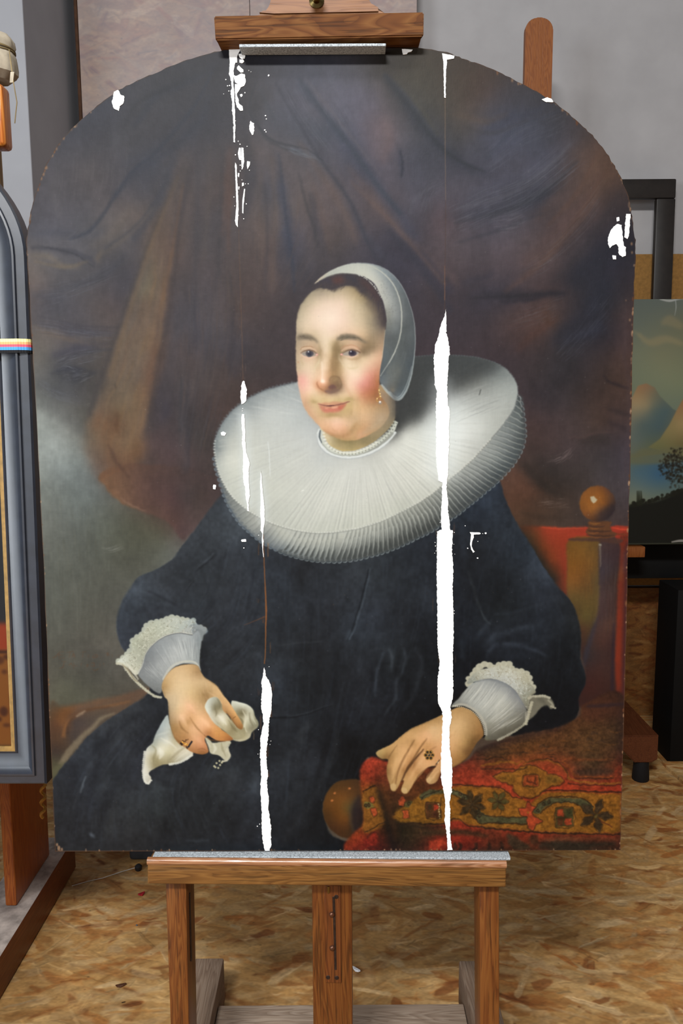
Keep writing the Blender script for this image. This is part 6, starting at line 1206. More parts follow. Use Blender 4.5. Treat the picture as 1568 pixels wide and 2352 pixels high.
    # front lobe of handkerchief
    h3 = P.field(smp(D, [(900, 830, 182, 184, 170), (890, 900, 196, 198, 184), (930, 800, 170, 172, 156), (970, 830, 146, 142, 118), (940, 880, 128, 122, 96), (960, 930, 168, 162, 136), (920, 960, 186, 182, 162), (1000, 950, 206, 202, 182), (1010, 1010, 198, 192, 166), (980, 1020, 166, 158, 130), (1060, 1000, 176, 168, 138), (1060, 1060, 160, 150, 118), (1110, 1060, 138, 128, 96), (1030, 890, 150, 142, 112), (1130, 1100, 160, 152, 120), (1090, 1110, 150, 140, 106)]), 5.)
    P.fill(D(860, 880, 880, 820, 920, 790, 965, 792, 1000, 840, 1015, 900, 1060, 950, 1100, 1010, 1140, 1070, 1170, 1060, 1200, 1050, 1200, 1120, 1150, 1150, 1090, 1130, 1040, 1090, 990, 1055, 940, 1010, 900, 950), h3, 1, 1.)
    for pts, w, c, a in [((965, 800, 990, 850, 980, 890), 5, (110, 104, 80), .5), ((950, 960, 960, 920, 945, 880), 4, (120, 112, 86), .6), ((970, 940, 1010, 980, 1050, 1030), 8, (216, 212, 194), .5), ((1060, 980, 1100, 1050, 1140, 1090), 4, (118, 108, 76), .5), ((880, 900, 920, 980, 1000, 1050), 4, (204, 202, 188), .5)]:
        P.stroke(D(*pts), [w * .3, w, w * .3], c, a, 1.3)
    # thumb over the cloth
    P.fill(D(1010, 840, 1060, 830, 1100, 890, 1140, 950, 1180, 1020, 1180, 1060, 1150, 1060, 1115, 1010, 1080, 950, 1040, 900), P.field(smp(D, [(1040, 850, 194, 156, 110), (1080, 900, 198, 156, 106), (1110, 950, 190, 144, 92), (1150, 1010, 178, 132, 82), (1165, 1050, 146, 104, 62), (1090, 960, 160, 116, 72), (1050, 900, 174, 134, 90)]), 4.), 1, 1.)
    P.stroke(D(1040, 910, 1090, 980, 1140, 1050), [2, 3, 2], (116, 84, 50), .6, 1); P.stroke(D(1100, 970, 1125, 955), [1.4, 2], (110, 76, 44), .6, .7)
    # ring with black points
    for pts, c, w in [((660, 1170, 690, 1190, 720, 1200), (196, 138, 62), 3.4), ((650, 1180, 668, 1200), (44, 36, 34), 4), ((750, 1165, 735, 1190, 715, 1220), (44, 40, 44), 4), ((700, 1210, 712, 1230), (60, 48, 44), 3), ((665, 1160, 690, 1170, 700, 1150), (96, 66, 44), 2.4), ((700, 1160, 720, 1150), (120, 84, 50), 2)]:
        P.stroke(D(*pts), w, c, .95, .6)
    for x, y in ((668, 1172), (700, 1188), (690, 1195)):
        P.dot(240 + x / 3.733, 1390 + y / 3.733, 1.3, (236, 196, 110), .9, .4)

    # ---- hand on the arm rest: cuff
    cuff_lace(P, E(840, 230, 845, 185, 880, 150, 910, 110, 950, 85, 990, 90, 1010, 110, 1060, 95, 1110, 80, 1150, 90, 1165, 120, 1200, 140, 1240, 140, 1280, 165, 1295, 210, 1310, 245, 1340, 270), (176, 174, 154), 9)
    lc = E(825, 230, 850, 180, 910, 130, 1000, 110, 1100, 95, 1180, 130, 1260, 160, 1300, 230, 1340, 290, 1300, 330, 1280, 420, 1240, 380, 1180, 280, 1090, 220, 990, 195, 890, 215)
    P.fill(lc, P.field(smp(E, [(850, 220, 138, 142, 132), (930, 150, 172, 172, 156), (1000, 150, 176, 178, 168), (1090, 130, 176, 176, 160), (1120, 190, 176, 178, 170), (1180, 210, 178, 180, 170), (1260, 200, 166, 164, 144), (1250, 280, 160, 162, 150), (1310, 260, 148, 148, 132), (1280, 330, 140, 140, 122), (1260, 390, 128, 128, 112)]), 6.), 1, 1.1)
    P.clip = P.mask(lc, 5.)
    for _ in range(800):
        x, y = 820 + P.rng.uniform(825, 1345) / 3.267, 1500 + P.rng.uniform(60, 420) / 3.267
        a = P.rng.uniform(0, 6.3); r = P.rng.uniform(1.6, 3.6)
        P.stroke([(x + r * np.cos(a + q), y + r * np.sin(a + q)) for q in (0, .9, 1.8, 2.7)], [.5, 1.1, .5], [(118, 108, 84), (212, 212, 200), (134, 124, 100), (218, 220, 212)][P.rng.randint(4)], .5, .4, 3)
    P.clip = None
    body = E(705, 400, 760, 340, 830, 255, 890, 215, 990, 195, 1090, 218, 1180, 278, 1240, 370, 1275, 440, 1265, 500, 1200, 570, 1110, 620, 1030, 650, 960, 650, 965, 590, 940, 520, 880, 440, 800, 395)
    P.fill(body, P.field(smp(E, [(740, 385, 126, 132, 128), (820, 330, 150, 158, 154), (880, 250, 156, 164, 162), (960, 230, 150, 160, 162), (1050, 230, 136, 146, 152), (1000, 300, 164, 172, 170), (900, 370, 166, 174, 170), (1080, 320, 168, 175, 170), (1160, 310, 136, 144, 150), (1000, 430, 164, 170, 162), (1130, 400, 160, 165, 155), (1220, 400, 132, 136, 134),
                                 (1250, 450, 118, 118, 106), (960, 500, 150, 154, 142), (1060, 500, 150, 152, 138), (1170, 500, 128, 128, 110), (1000, 580, 128, 126, 108), (1090, 580, 110, 106, 86), (1200, 550, 104, 100, 82), (1010, 640, 100, 96, 78)]), 6.), 1, 1.1)
    P.clip = P.mask(body, 1.)
    P.hairs([E(860, 230, 800, 300, 730, 380), E(1000, 200, 930, 300, 850, 400), E(1120, 240, 1030, 370, 930, 480), E(1220, 350, 1100, 460, 980, 560), E(1270, 450, 1130, 540, 990, 630)], 120, [(196, 201, 196), (116, 122, 122), (204, 206, 198)], (.2, .45), (.8, 1.8), (.3, .7), 3, .6)
    P.stroke(E(880, 212, 990, 195, 1090, 222, 1180, 285, 1250, 390), [4, 7, 8, 8, 6], (116, 128, 142), .55, 1.8)
    P.clip = None
    P.stroke(E(705, 405, 780, 385, 860, 415, 920, 470, 960, 540, 970, 620), [3, 6, 6, 6, 6, 4], (170, 168, 150), .85, 1.1)
    P.stroke(E(760, 395, 850, 430, 910, 490, 945, 560, 950, 620), [1.6, 2.4, 2.4, 2.4, 1.6], (98, 84, 62), .75, .8)
    for i in range(26):
        t = i / 25; x = 720 + 235 * np.sin(t * 1.57) + 2; y = 398 + 210 * (1 - np.cos(t * 1.57))
        P.dot(820 + x / 3.267, 1500 + y / 3.267, 1.6, (218, 214, 190), .8, .5)
    cuff_lace(P, E(1270, 450, 1262, 520, 1200, 575, 1130, 615, 1050, 655), (160, 156, 134), 3.6, .9)
    P.fill(E(1300, 330, 1340, 315, 1420, 320, 1460, 350, 1480, 400, 1450, 420, 1420, 390, 1370, 420, 1330, 470, 1280, 500, 1270, 450, 1285, 390), (120, 116, 100), .95, 1.6)
    cuff_lace(P, E(1290, 340, 1310, 325, 1350, 325, 1400, 322, 1440, 335), (170, 166, 146), 4, .9); cuff_lace(P, E(1310, 370, 1295, 420, 1280, 480, 1265, 540), (172, 168, 146), 4.2, .85)
    P.stroke(E(1350, 340, 1390, 360, 1420, 400), [5, 10, 4], (92, 90, 78), .6, 2); P.stroke(E(1430, 350, 1460, 380, 1475, 412), [4, 5, 4], (150, 146, 128), .8, .9)
    for x, y in ((1470, 405), (1485, 412), (1455, 400)):
        P.dot(820 + x / 3.267, 1500 + y / 3.267, 2.6, (158, 152, 132), .9, .7)
    P.grade(P.mask(E(700, 405, 830, 255, 990, 190, 1180, 270, 1280, 440, 1200, 570, 1030, 655, 950, 600, 880, 440), 1.5), .5, 1., (1.01, 1., .97), .5)
    # hand
    hand = E(700, 430, 770, 405, 850, 430, 910, 490, 940, 560, 945, 620, 900, 670, 870, 720, 830, 780, 770, 830, 710, 860, 640, 870, 600, 960, 550, 985, 520, 965, 520, 930, 560, 880, 590, 850, 530, 860, 470, 920, 430, 970, 400, 1020, 370, 1055, 340, 1050, 330, 1020,
             350, 960, 330, 960, 310, 1000, 285, 1035, 255, 1030, 245, 990, 225, 930, 220, 860, 230, 800, 180, 795, 145, 765, 145, 740, 190, 715, 260, 680, 320, 630, 400, 570, 500, 525, 600, 480)
    hs = smp(E, [(740, 440, 182, 146, 98), (830, 460, 176, 142, 96), (880, 520, 168, 132, 86), (910, 600, 152, 112, 68), (780, 520, 194, 160, 114), (720, 560, 202, 168, 122), (840, 600, 166, 132, 86), (800, 680, 176, 140, 90), (860, 660, 130, 98, 58), (740, 640, 204, 164, 116), (720, 720, 192, 150, 102), (780, 760, 160, 122, 74), (720, 800, 166, 122, 74), (820, 740, 120, 86, 52),
                 (600, 500, 172, 136, 88), (520, 540, 186, 148, 98), (440, 570, 184, 146, 96), (560, 570, 206, 170, 124), (620, 560, 200, 164, 118), (500, 620, 212, 166, 120), (580, 640, 206, 166, 120), (620, 690, 206, 160, 114), (440, 620, 200, 160, 112), (380, 620, 196, 156, 106), (330, 660, 190, 150, 100), (420, 680, 176, 136, 88), (340, 720, 202, 160, 112),
                 (400, 720, 206, 162, 112), (460, 680, 206, 160, 110), (520, 700, 188, 142, 92), (300, 780, 198, 158, 108), (260, 760, 176, 138, 88), (250, 850, 182, 142, 92), (290, 880, 196, 156, 106), (330, 820, 206, 164, 116), (370, 800, 200, 154, 104), (270, 960, 182, 146, 96), (270, 1010, 166, 134, 86), (230, 880, 140, 106, 66), (350, 880, 162, 118, 72), (420, 820, 150, 104, 62),
                 (500, 790, 204, 158, 110), (460, 830, 202, 158, 110), (560, 790, 200, 150, 102), (420, 900, 196, 152, 102), (390, 960, 190, 150, 100), (355, 1030, 176, 144, 94), (440, 900, 176, 130, 82), (600, 770, 202, 150, 104), (580, 900, 192, 150, 102), (540, 950, 186, 152, 106), (610, 860, 196, 152, 106), (610, 920, 170, 126, 80), (200, 740, 176, 144, 92), (165, 755, 172, 146, 96), (220, 780, 140, 104, 62), (250, 710, 184, 146, 96)])
    P.fill(hand, P.field(hs, 5., .3), 1, 1.1)
    for pts, w, c, a, f in [((230, 800, 250, 760, 300, 690), 3, (120, 88, 54), .6, 1.2), ((150, 775, 190, 800, 230, 800), 3, (80, 58, 38), .7, 1), ((250, 1010, 290, 930, 330, 850, 390, 770, 440, 700), 0, (0, 0, 0), 0, 1), ((330, 970, 370, 880, 430, 800, 500, 720), 6, (84, 56, 36), .9, 1.3), ((250, 1000, 290, 920, 330, 840), 4, (150, 112, 68), .5, 1.5), ((430, 650, 390, 720, 340, 810, 305, 900, 285, 990), 4.5, (118, 82, 48), .75, 1.4),
                            ((525, 640, 480, 700, 430, 780, 380, 860), 4, (112, 78, 46), .75, 1.5), ((600, 700, 560, 720, 510, 760), 3, (130, 92, 56), .4, 1.5), ((530, 860, 470, 910, 430, 970), 3, (100, 68, 42), .6, 1.2), ((600, 830, 560, 880, 520, 940), 4, (86, 54, 36), .75, 1.3), ((640, 860, 600, 950), 3, (120, 82, 48), .5, 1.3),
                            ((300, 780, 280, 860, 265, 950), 7, (214, 174, 124), .45, 2.2), ((380, 740, 340, 830, 300, 930), 6, (216, 172, 124), .4, 2.2), ((510, 770, 450, 850, 390, 950), 7, (218, 174, 126), .45, 2.2), ((610, 880, 570, 930, 545, 960), 5, (214, 176, 130), .5, 1.8), ((500, 590, 540, 620, 530, 660), 10, (222, 172, 130), .4, 3), ((540, 560, 600, 560), 4, (206, 184, 148), .5, 2),
                            ((860, 700, 880, 640, 930, 620), 8, (110, 80, 48), .5, 3), ((700, 860, 770, 830, 830, 780, 870, 720), 4, (90, 62, 38), .5, 1.6), ((320, 640, 400, 575, 500, 530, 600, 490), 3, (130, 100, 64), .5, 1.4)]:
        if a:
            P.stroke(E(*pts), [w * .4, w, w * .4], c, a, f)
    for pts in ((248, 1000, 262, 978, 290, 985, 288, 1022, 262, 1030), (332, 1022, 345, 1008, 372, 1020, 372, 1048, 345, 1052), (524, 950, 538, 932, 556, 945, 548, 968, 530, 970)):
        P.fill(E(*pts), (196, 166, 118), .7, 1.)
    P.hairs([E(420, 600, 360, 700, 290, 880), E(560, 600, 470, 740, 380, 940), E(800, 500, 760, 620, 720, 800)], 60, [(222, 178, 130), (166, 124, 80)], (.08, .22), (1, 2.6), (.1, .3), 4, 1.2)
    # ring: gold rosette with dark stones
    for k in range(6):
        a = k * 1.047
        P.dot(820 + (540 + 26 * np.cos(a)) / 3.267, 1500 + (766 + 26 * np.sin(a)) / 3.267, 4.6, (150, 110, 52), .95, .6)
        P.dot(820 + (540 + 25 * np.cos(a)) / 3.267, 1500 + (766 + 25 * np.sin(a)) / 3.267, 2.8, (48, 42, 36), .95, .5)
        P.dot(820 + (534 + 32 * np.cos(a + .4)) / 3.267, 1500 + (760 + 32 * np.sin(a + .4)) / 3.267, 1., (226, 190, 116), .9, .4)
    P.dot(820 + 540 / 3.267, 1500 + 766 / 3.267, 3.2, (60, 52, 40), .95, .5); P.dot(820 + 537 / 3.267, 1500 + 762 / 3.267, 1.1, (200, 180, 130), .9, .4)
    P.stroke(E(585, 800, 600, 815, 615, 825), [2.4, 3.4, 2.6], (196, 150, 96), .8, .7); P.dot(820 + 605 / 3.267, 1500 + 820 / 3.267, 2, (240, 216, 176), .9, .5); P.stroke(E(590, 835, 620, 800), [2, 2], (50, 40, 36), .7, .7)


def paint_seams(P):
    """board joints, old retouching and worn wood along the splits"""
    # joint line of the right board, old retouching
    P.stroke([(1022, 224), (1022, 330), (1023, 460)], [1.4, 1.6, 1.], (150, 122, 98), .75, .5)
    P.stroke([(1023, 460), (1022, 600), (1021, 712)], [1., 1.2, 1.6], (86, 64, 56), .8, .5)
    P.stroke([(1021, 610), (1021, 690)], [1, 1.5], (158, 112, 84), .7, .5)
    P.stroke([(548, 525), (551, 640), (555, 760), (558, 872)], [1, 1.4, 1.4, 1.6], (116, 86, 66), .6, .6)
    for i in range(26):
        y = P.rng.uniform(690, 870); x = 552 + (y - 690) / 180 * 6 + P.rng.uniform(-8, 8)
        P.stroke([(x, y), (x + .4, y + P.rng.uniform(3, 14))], [.5, 1.4, .5], [(112, 70, 46), (150, 132, 116)][i % 2], .5, .5)
    # seam and wear along the split in the dark dress
    for pts, w in [([(604, 1228), (606, 1280), (608, 1330)], [1.5, 2, 2]), ([(608, 1330), (611, 1400), (610, 1440), (609, 1500), (607, 1525)], [2, 4, 3, 2, 2])]:
        P.stroke(pts, w, (150, 92, 50), .85, .6)
    for x, y, h, c in [(593, 1262, 26, (124, 78, 44)), (615, 1262, 34, (176, 108, 52)), (592, 1380, 10, (110, 74, 50)), (604, 1425, 12, (142, 84, 50)), (620, 1490, 22, (118, 78, 50)),
                       (598, 1660, 30, (150, 104, 74)), (583, 1690, 18, (140, 116, 84)), (627, 1575, 22, (122, 80, 52)), (624, 1640, 16, (150, 92, 54)), (614, 1725, 26, (156, 92, 52)), (616, 1780, 10, (160, 96, 60)),
                       (594, 1590, 14, (104, 74, 62)), (1002, 1225, 12, (130, 96, 66)), (1042, 1215, 26, (124, 84, 62)), (993, 1390, 26, (88, 70, 58)), (1006, 1515, 14, (112, 84, 60)), (1046, 1515, 14, (92, 76, 64)), (1038, 1600, 10, (110, 70, 54))]:
        for _ in range(3):
            q = P.rng.uniform(-2.5, 2.5)
            P.stroke([(x + q, y - h / 2 + P.rng.uniform(-4, 4)), (x + q * .6, y + h / 2)], [.6, 2.4, .6], c, .6, .6)
    P.stroke([(560, 1436), (590, 1424), (608, 1416)], [1, 2, 3], (118, 76, 52), .6, .8)


def paint_wear(P):
    """thin worn rims where the wood shows, dust specks, weave of the ground"""
    for _ in range(420):
        x, y = P.rng.uniform(80, 1440), P.rng.uniform(150, 1200)
        P.dot(x, y, P.rng.uniform(.4, 1.1), (150, 146, 146), P.rng.uniform(.15, .5), .45)
    P.warp(.35, 5, 91)
    W = P.noise(2.6, 22, 3) * .4 + P.noise(14, 2.6, 4) * .3 + P.noise(40, 40, 5) * .5 + P.noise(5, 5, 6) * .5
    lum = P.im.mean(2)
    P.im *= (1 + W * .055 * np.clip(1.05 - lum, .15, 1))[..., None]


def paint_portrait(P):
    paint_background(P)
    paint_dress(P)
    paint_carpet(P)
    paint_ruff(P)
    paint_head(P)
    paint_hands(P)
    paint_seams(P)
    paint_wear(P)
    return np.clip(P.im, 0, 1)


# ------------------------------------------------------------------ objects
ORG = {}


def thing(name, label, cat, loc, group=None):
    o = bpy.data.objects.new(name, None); C.objects.link(o); o.location = loc; o.empty_display_size = .05
    o['label'] = label; o['category'] = cat
    if group:
        o['group'] = group
    ORG[o] = Vector(loc)
    return o


def tag(o, label, cat, group=None, kind=None):
    if label: o['label'] = label
    if cat: o['category'] = cat
    if group: o['group'] = group
    if kind: o['kind'] = kind
    return o


def finish(name, bm, m, parent=None, smooth=False, base=True):
    """bmesh in world coordinates -> one mesh object under its parent"""
    if parent is not None:
        org = ORG[parent]
    elif base and len(bm.verts):
        co = np.array([v.co[:] for v in bm.verts])
        org = Vector(((co[:, 0].min() + co[:, 0].max()) / 2, (co[:, 1].min() + co[:, 1].max()) / 2, co[:, 2].min()))
    else:
        org = Vector((0, 0, 0))
    bmesh.ops.recalc_face_normals(bm, faces=bm.faces)
    bmesh.ops.translate(bm, verts=bm.verts, vec=-org)
    me = bpy.data.meshes.new(name); bm.to_mesh(me); bm.free()
    if smooth:
        me.polygons.foreach_set('use_smooth', [True] * len(me.polygons))
        try:
            me.set_sharp_from_angle(angle=math.radians(40))
        except Exception:
            pass
    for q in (m if isinstance(m, (list, tuple)) else [m]):
        me.materials.append(q)
    o = bpy.data.objects.new(name, me); C.objects.link(o)
    if parent is not None:
        o.parent = parent
    else:
        o.location = org
    ORG[o] = org
    return o


def struct(name, bm, m, parent=None):
    o = finish(name, bm, m, parent, base=False)
    if parent is None:
        o['kind'] = 'structure'
    return o


def hexa(bm, p, bevel=0., seg=2):
    """box from 8 corners: four of the front face in order, four behind them"""
    vs = [bm.verts.new(Vector(q)) for q in p]
    fs = [bm.faces.new([vs[i] for i in q]) for q in ((0, 1, 2, 3), (7, 6, 5, 4), (0, 4, 5, 1), (1, 5, 6, 2), (2, 6, 7, 3), (3, 7, 4, 0))]
    if bevel > 0:
        es = list({e for f in fs for e in f.edges})
        bmesh.ops.bevel(bm, geom=es, offset=bevel, segments=seg, affect='EDGES', profile=.5)


def box(bm, x0, x1, y0, y1, z0, z1, bevel=0., seg=2):
    hexa(bm, [(x0, y0, z0), (x1, y0, z0), (x1, y0, z1), (x0, y0, z1), (x0, y1, z0), (x1, y1, z0), (x1, y1, z1), (x0, y1, z1)], bevel, seg)


def slab(bm, pl, quad, hf, hb, bevel=0., seg=2):
    """box whose front face (at height hf over the plane) has its corners at four image points"""
    ab = [pl.ab(x, y, hf) for x, y in quad]
    hexa(bm, [pl.w(a, b, hf) for a, b in ab] + [pl.w(a, b, hb) for a, b in ab], bevel, seg)


def slab_ab(bm, pl, a0, a1, b0, b1, h0, h1, bevel=0., seg=2):
    hexa(bm, [pl.w(a0, b0, h1), pl.w(a1, b0, h1), pl.w(a1, b1, h1), pl.w(a0, b1, h1), pl.w(a0, b0, h0), pl.w(a1, b0, h0), pl.w(a1, b1, h0), pl.w(a0, b1, h0)], bevel, seg)


def prism(bm, front, back, bevel=0.):
    """closed outline in front joined to the same outline behind"""
    f = [bm.verts.new(Vector(q)) for q in front]; b = [bm.verts.new(Vector(q)) for q in back]
    n = len(f)
    ff = bm.faces.new(f); bm.faces.new(b[::-1])
    for i in range(n):
        bm.faces.new((f[i], b[i], b[(i + 1) % n], f[(i + 1) % n]))
    if bevel > 0:
        bmesh.ops.bevel(bm, geom=list(ff.edges), offset=bevel, segments=2, affect='EDGES')
    return ff


def tube(bm, pts, r, n=8, cap=True):
    pts = [Vector(p) for p in pts]
    r = np.interp(np.linspace(0, 1, len(pts)), np.linspace(0, 1, len(np.atleast_1d(r))), np.atleast_1d(r))
    rings, ref = [], None
    for i, p in enumerate(pts):
        t = (pts[min(i + 1, len(pts) - 1)] - pts[max(i - 1, 0)]).normalized()
        if ref is None:
            ref = Vector((0, 0, 1)) if abs(t.z) < .9 else Vector((1, 0, 0))
        u = t.cross(ref).normalized(); ref = u.cross(t)
        rings.append([bm.verts.new(p + (u * math.cos(k * 2 * math.pi / n) + ref * math.sin(k * 2 * math.pi / n)) * r[i]) for k in range(n)])
    for a, b in zip(rings, rings[1:]):
        for k in range(n):
            bm.faces.new((a[k], a[(k + 1) % n], b[(k + 1) % n], b[k]))
    if cap:
        bm.faces.new(rings[0]); bm.faces.new(rings[-1][::-1])


def lathe(bm, o, ax, prof, n=20, wob=None):
    """profile of (distance along the axis, radius) turned round an axis"""
    o, ax = Vector(o), Vector(ax).normalized()
    u = ax.cross(Vector((0, 0, 1)) if abs(ax.z) < .9 else Vector((1, 0, 0))).normalized(); v = ax.cross(u)
    rings = []
    for i, (d, r) in enumerate(prof):
        rings.append([bm.verts.new(o + ax * d + (u * math.cos(k * 2 * math.pi / n) + v * math.sin(k * 2 * math.pi / n)) * (r * (1 if wob is None else wob(i, k)))) for k in range(n)])
    for a, b in zip(rings, rings[1:]):
        for k in range(n):
            bm.faces.new((a[k], a[(k + 1) % n], b[(k + 1) % n], b[k]))
    bm.faces.new(rings[0]); bm.faces.new(rings[-1][::-1])


# ------------------------------------------------------------------ materials
def lin(c):
    return tuple(((x / 255.) / 12.92 if x / 255. <= .04045 else ((x / 255. + .055) / 1.055) ** 2.4) for x in c) + (1.,)


class Mat:
    def __init__(s, name, rough=.6, spec=.4):
        s.m = bpy.data.materials.new(name); s.m.use_nodes = True
        s.t = s.m.node_tree; s.n = s.t.nodes
        s.b = s.n['Principled BSDF']
        s.b.inputs['Roughness'].default_value = rough; s.b.inputs['Specular IOR Level'].default_value = spec

    def new(s, typ, **kw):
        q = s.n.new(typ)
        for k, v in kw.items():
            if k.startswith('i_'):
                key = k[2:]; key = int(key) if key.isdigit() else key.replace('_', ' ')
                q.inputs[key].default_value = v
            else:
                setattr(q, k, v)
        return q

    def link(s, a, b):
        s.t.links.new(a, b)

    def coords(s, scale=(1, 1, 1), rot=(0, 0, 0), loc=(0, 0, 0)):
        tc = s.new('ShaderNodeTexCoord'); mp = s.new('ShaderNodeMapping')
        mp.inputs['Scale'].default_value = scale; mp.inputs['Rotation'].default_value = rot; mp.inputs['Location'].default_value = loc
        s.link(tc.outputs['Object'], mp.inputs['Vector'])
        return mp.outputs['Vector']

    def noise(s, vec, scale, detail=4., rough=.55, dist=0.):
        q = s.new('ShaderNodeTexNoise'); q.inputs['Scale'].default_value = scale; q.inputs['Detail'].default_value = detail
        q.inputs['Roughness'].default_value = rough; q.inputs['Distortion'].default_value = dist
        s.link(vec, q.inputs['Vector'])
        return q.outputs['Fac']

    def ramp(s, fac, stops):
        q = s.new('ShaderNodeValToRGB')
        e = q.color_ramp.elements
        while len(e) < len(stops):
            e.new(.5)
        for k, (p, c) in zip(e, stops):
            k.position = p; k.color = lin(c) if len(c) == 3 else c
        s.link(fac, q.inputs['Fac'])
        return q.outputs['Color']

    def mix(s, fac, a, b, mode='MIX'):
        q = s.new('ShaderNodeMix', data_type='RGBA', blend_type=mode)
        for v, k in ((fac, 'Factor'), (a, 'A'), (b, 'B')):
            i = [x for x in q.inputs if x.name == k and (x.type == ('VALUE' if k == 'Factor' else 'RGBA'))][0]
            if hasattr(v, 'is_linked') or hasattr(v, 'links'):
                s.link(v, i)
            else:
                i.default_value = v if k == 'Factor' else (lin(v) if len(v) == 3 else v)
        return [x for x in q.outputs if x.type == 'RGBA'][0]

    def math(s, op, a, b=None):
        q = s.new('ShaderNodeMath', operation=op)
        for i, v in enumerate((a, b)):
            if v is None:
                continue
            if hasattr(v, 'links'):
                s.link(v, q.inputs[i])
            else:
                q.inputs[i].default_value = v
        return q.outputs[0]

    def color(s, c):
        if hasattr(c, 'links'):
            s.link(c, s.b.inputs['Base Color'])
        else:
            s.b.inputs['Base Color'].default_value = lin(c)
        return s

    def bump(s, h, strength=.2, dist=.002):
        q = s.new('ShaderNodeBump'); q.inputs['Strength'].default_value = strength; q.inputs['Distance'].default_value = dist
        s.link(h, q.inputs['Height']); s.link(q.outputs['Normal'], s.b.inputs['Normal'])
        return s


def plain(name, c, rough=.6, spec=.4, var=.12, scale=30., metal=0.):
    m = Mat(name, rough, spec)
    f = m.noise(m.coords(), scale)
    d = tuple(max(0, x * (1 - var)) for x in c); l = tuple(min(255, x * (1 + var)) for x in c)
    m.color(m.ramp(f, [(.3, d), (.7, l)])); m.b.inputs['Metallic'].default_value = metal
    m.bump(f, .08, .001)
    return m.m


def wood(name, dark, mid, light, axis='X', rough=.42, spec=.4, fine=60., knots=.35, pores=.5):
    """sawn timber: growth rings drawn out along the axis, dark open pores"""
    m = Mat(name, rough, spec)
    k = {'X': (1., 14., 14.), 'Y': (14., 1., 14.), 'Z': (14., 14., 1.)}[axis]
    kp = {'X': (6., 160., 160.), 'Y': (160., 6., 160.), 'Z': (160., 160., 6.)}[axis]
    v = m.coords(k)
    big = m.noise(v, 1.6, 3., .5, 1.2)
    ring = m.new('ShaderNodeMath', operation='FRACT'); m.link(m.math('MULTIPLY', big, 15.), ring.inputs[0])
    base = m.ramp(ring.outputs[0], [(0., tuple((a + b) / 2 for a, b in zip(dark, mid))), (.3, mid), (.7, light), (1., mid)])
    f2 = m.noise(v, 9., 5., .6)
    base = m.mix(m.math('MULTIPLY', f2, knots), base, dark)
    p = m.noise(m.coords(kp), 1.3, 2., .5)
    pm = m.ramp(p, [(.54, (0, 0, 0)), (.64, (255, 255, 255))])
    g = m.new('ShaderNodeRGBToBW'); m.link(pm, g.inputs[0])
    base = m.mix(m.math('MULTIPLY', g.outputs[0], pores), base, tuple(c * .45 for c in dark))
    m.color(base); m.bump(m.math('ADD', f2, m.math('MULTIPLY', g.outputs[0], -.6)), .25, .0012)
    return m.m


def make_image(name, arr):
    h, w_ = arr.shape[:2]
    im = bpy.data.images.new(name, w_, h, alpha=False, float_buffer=False)
    buf = np.ones((h, w_, 4), np.float32); buf[..., :3] = arr[::-1]
    im.pixels.foreach_set(buf.ravel()); im.update(); im.pack()
    return im


def strands(n=1150):
    """strand board drawn flake by flake: long flat wood strands lying mostly one way"""
    P = Painter(n, n, lambda p: np.asarray(p, float), 77)
    P.im[:] = np.array((180, 136, 82)) / 255.
    R = P.rng
    tones = [(128, 70, 32), (158, 96, 46), (176, 126, 70), (188, 144, 88), (196, 156, 102), (200, 162, 112), (206, 172, 126), (172, 116, 62), (194, 154, 102)]
    for i in range(5200):
        x, y = R.uniform(-30, n + 30, 2)
        L, W_ = R.uniform(22, 95), R.uniform(4, 19)
        a = R.normal(0, .42) if R.rand() < .85 else R.uniform(0, 3.14)
        u = np.array([math.cos(a), math.sin(a)]); v = np.array([-u[1], u[0]])
        c = np.array(tones[min(8, int(R.rand() ** .72 * 9))], float) * R.uniform(.9, 1.06)
        q = [(-.5, -.1), (-.34, -.5), (.3, -.46), (.5, -.05), (.36, .48), (-.3, .42)]
        pts = np.array([(x, y) + u * L * (k[0] + R.uniform(-.07, .07)) + v * W_ * (k[1] + R.uniform(-.24, .24)) for k in q])
        if R.rand() < .35:
            P.fill(pts + (1, 1.6), (112, 70, 36), .3, 1.2, False)
        P.fill(pts, c, R.uniform(.3, .8), R.choice((.7, 1.1, 2.)), False)
        if i % 2 == 0:
            for _ in range(2):
                o = v * W_ * R.uniform(-.35, .35)
                P.stroke([(x, y) + o - u * L * .36, (x, y) + o + u * L * R.uniform(.1, .36)], R.uniform(.8, 2.2), c * R.choice((.72, .82, 1.1, 1.16)), .6, .5)
    for i in range(260):
        x, y = R.uniform(0, n, 2); P.dot(x, y, R.uniform(.6, 2), (58, 40, 26), .6, .6, R.uniform(.5, 1.2))
    P.mottle(None, .12, [(60, 40, .5), (12, 5, .5), (4, 2, .6)], 5)
    P.warp(1.2, 8, 3)
    return np.clip(P.im, 0, 1)


OSB_IMG = None


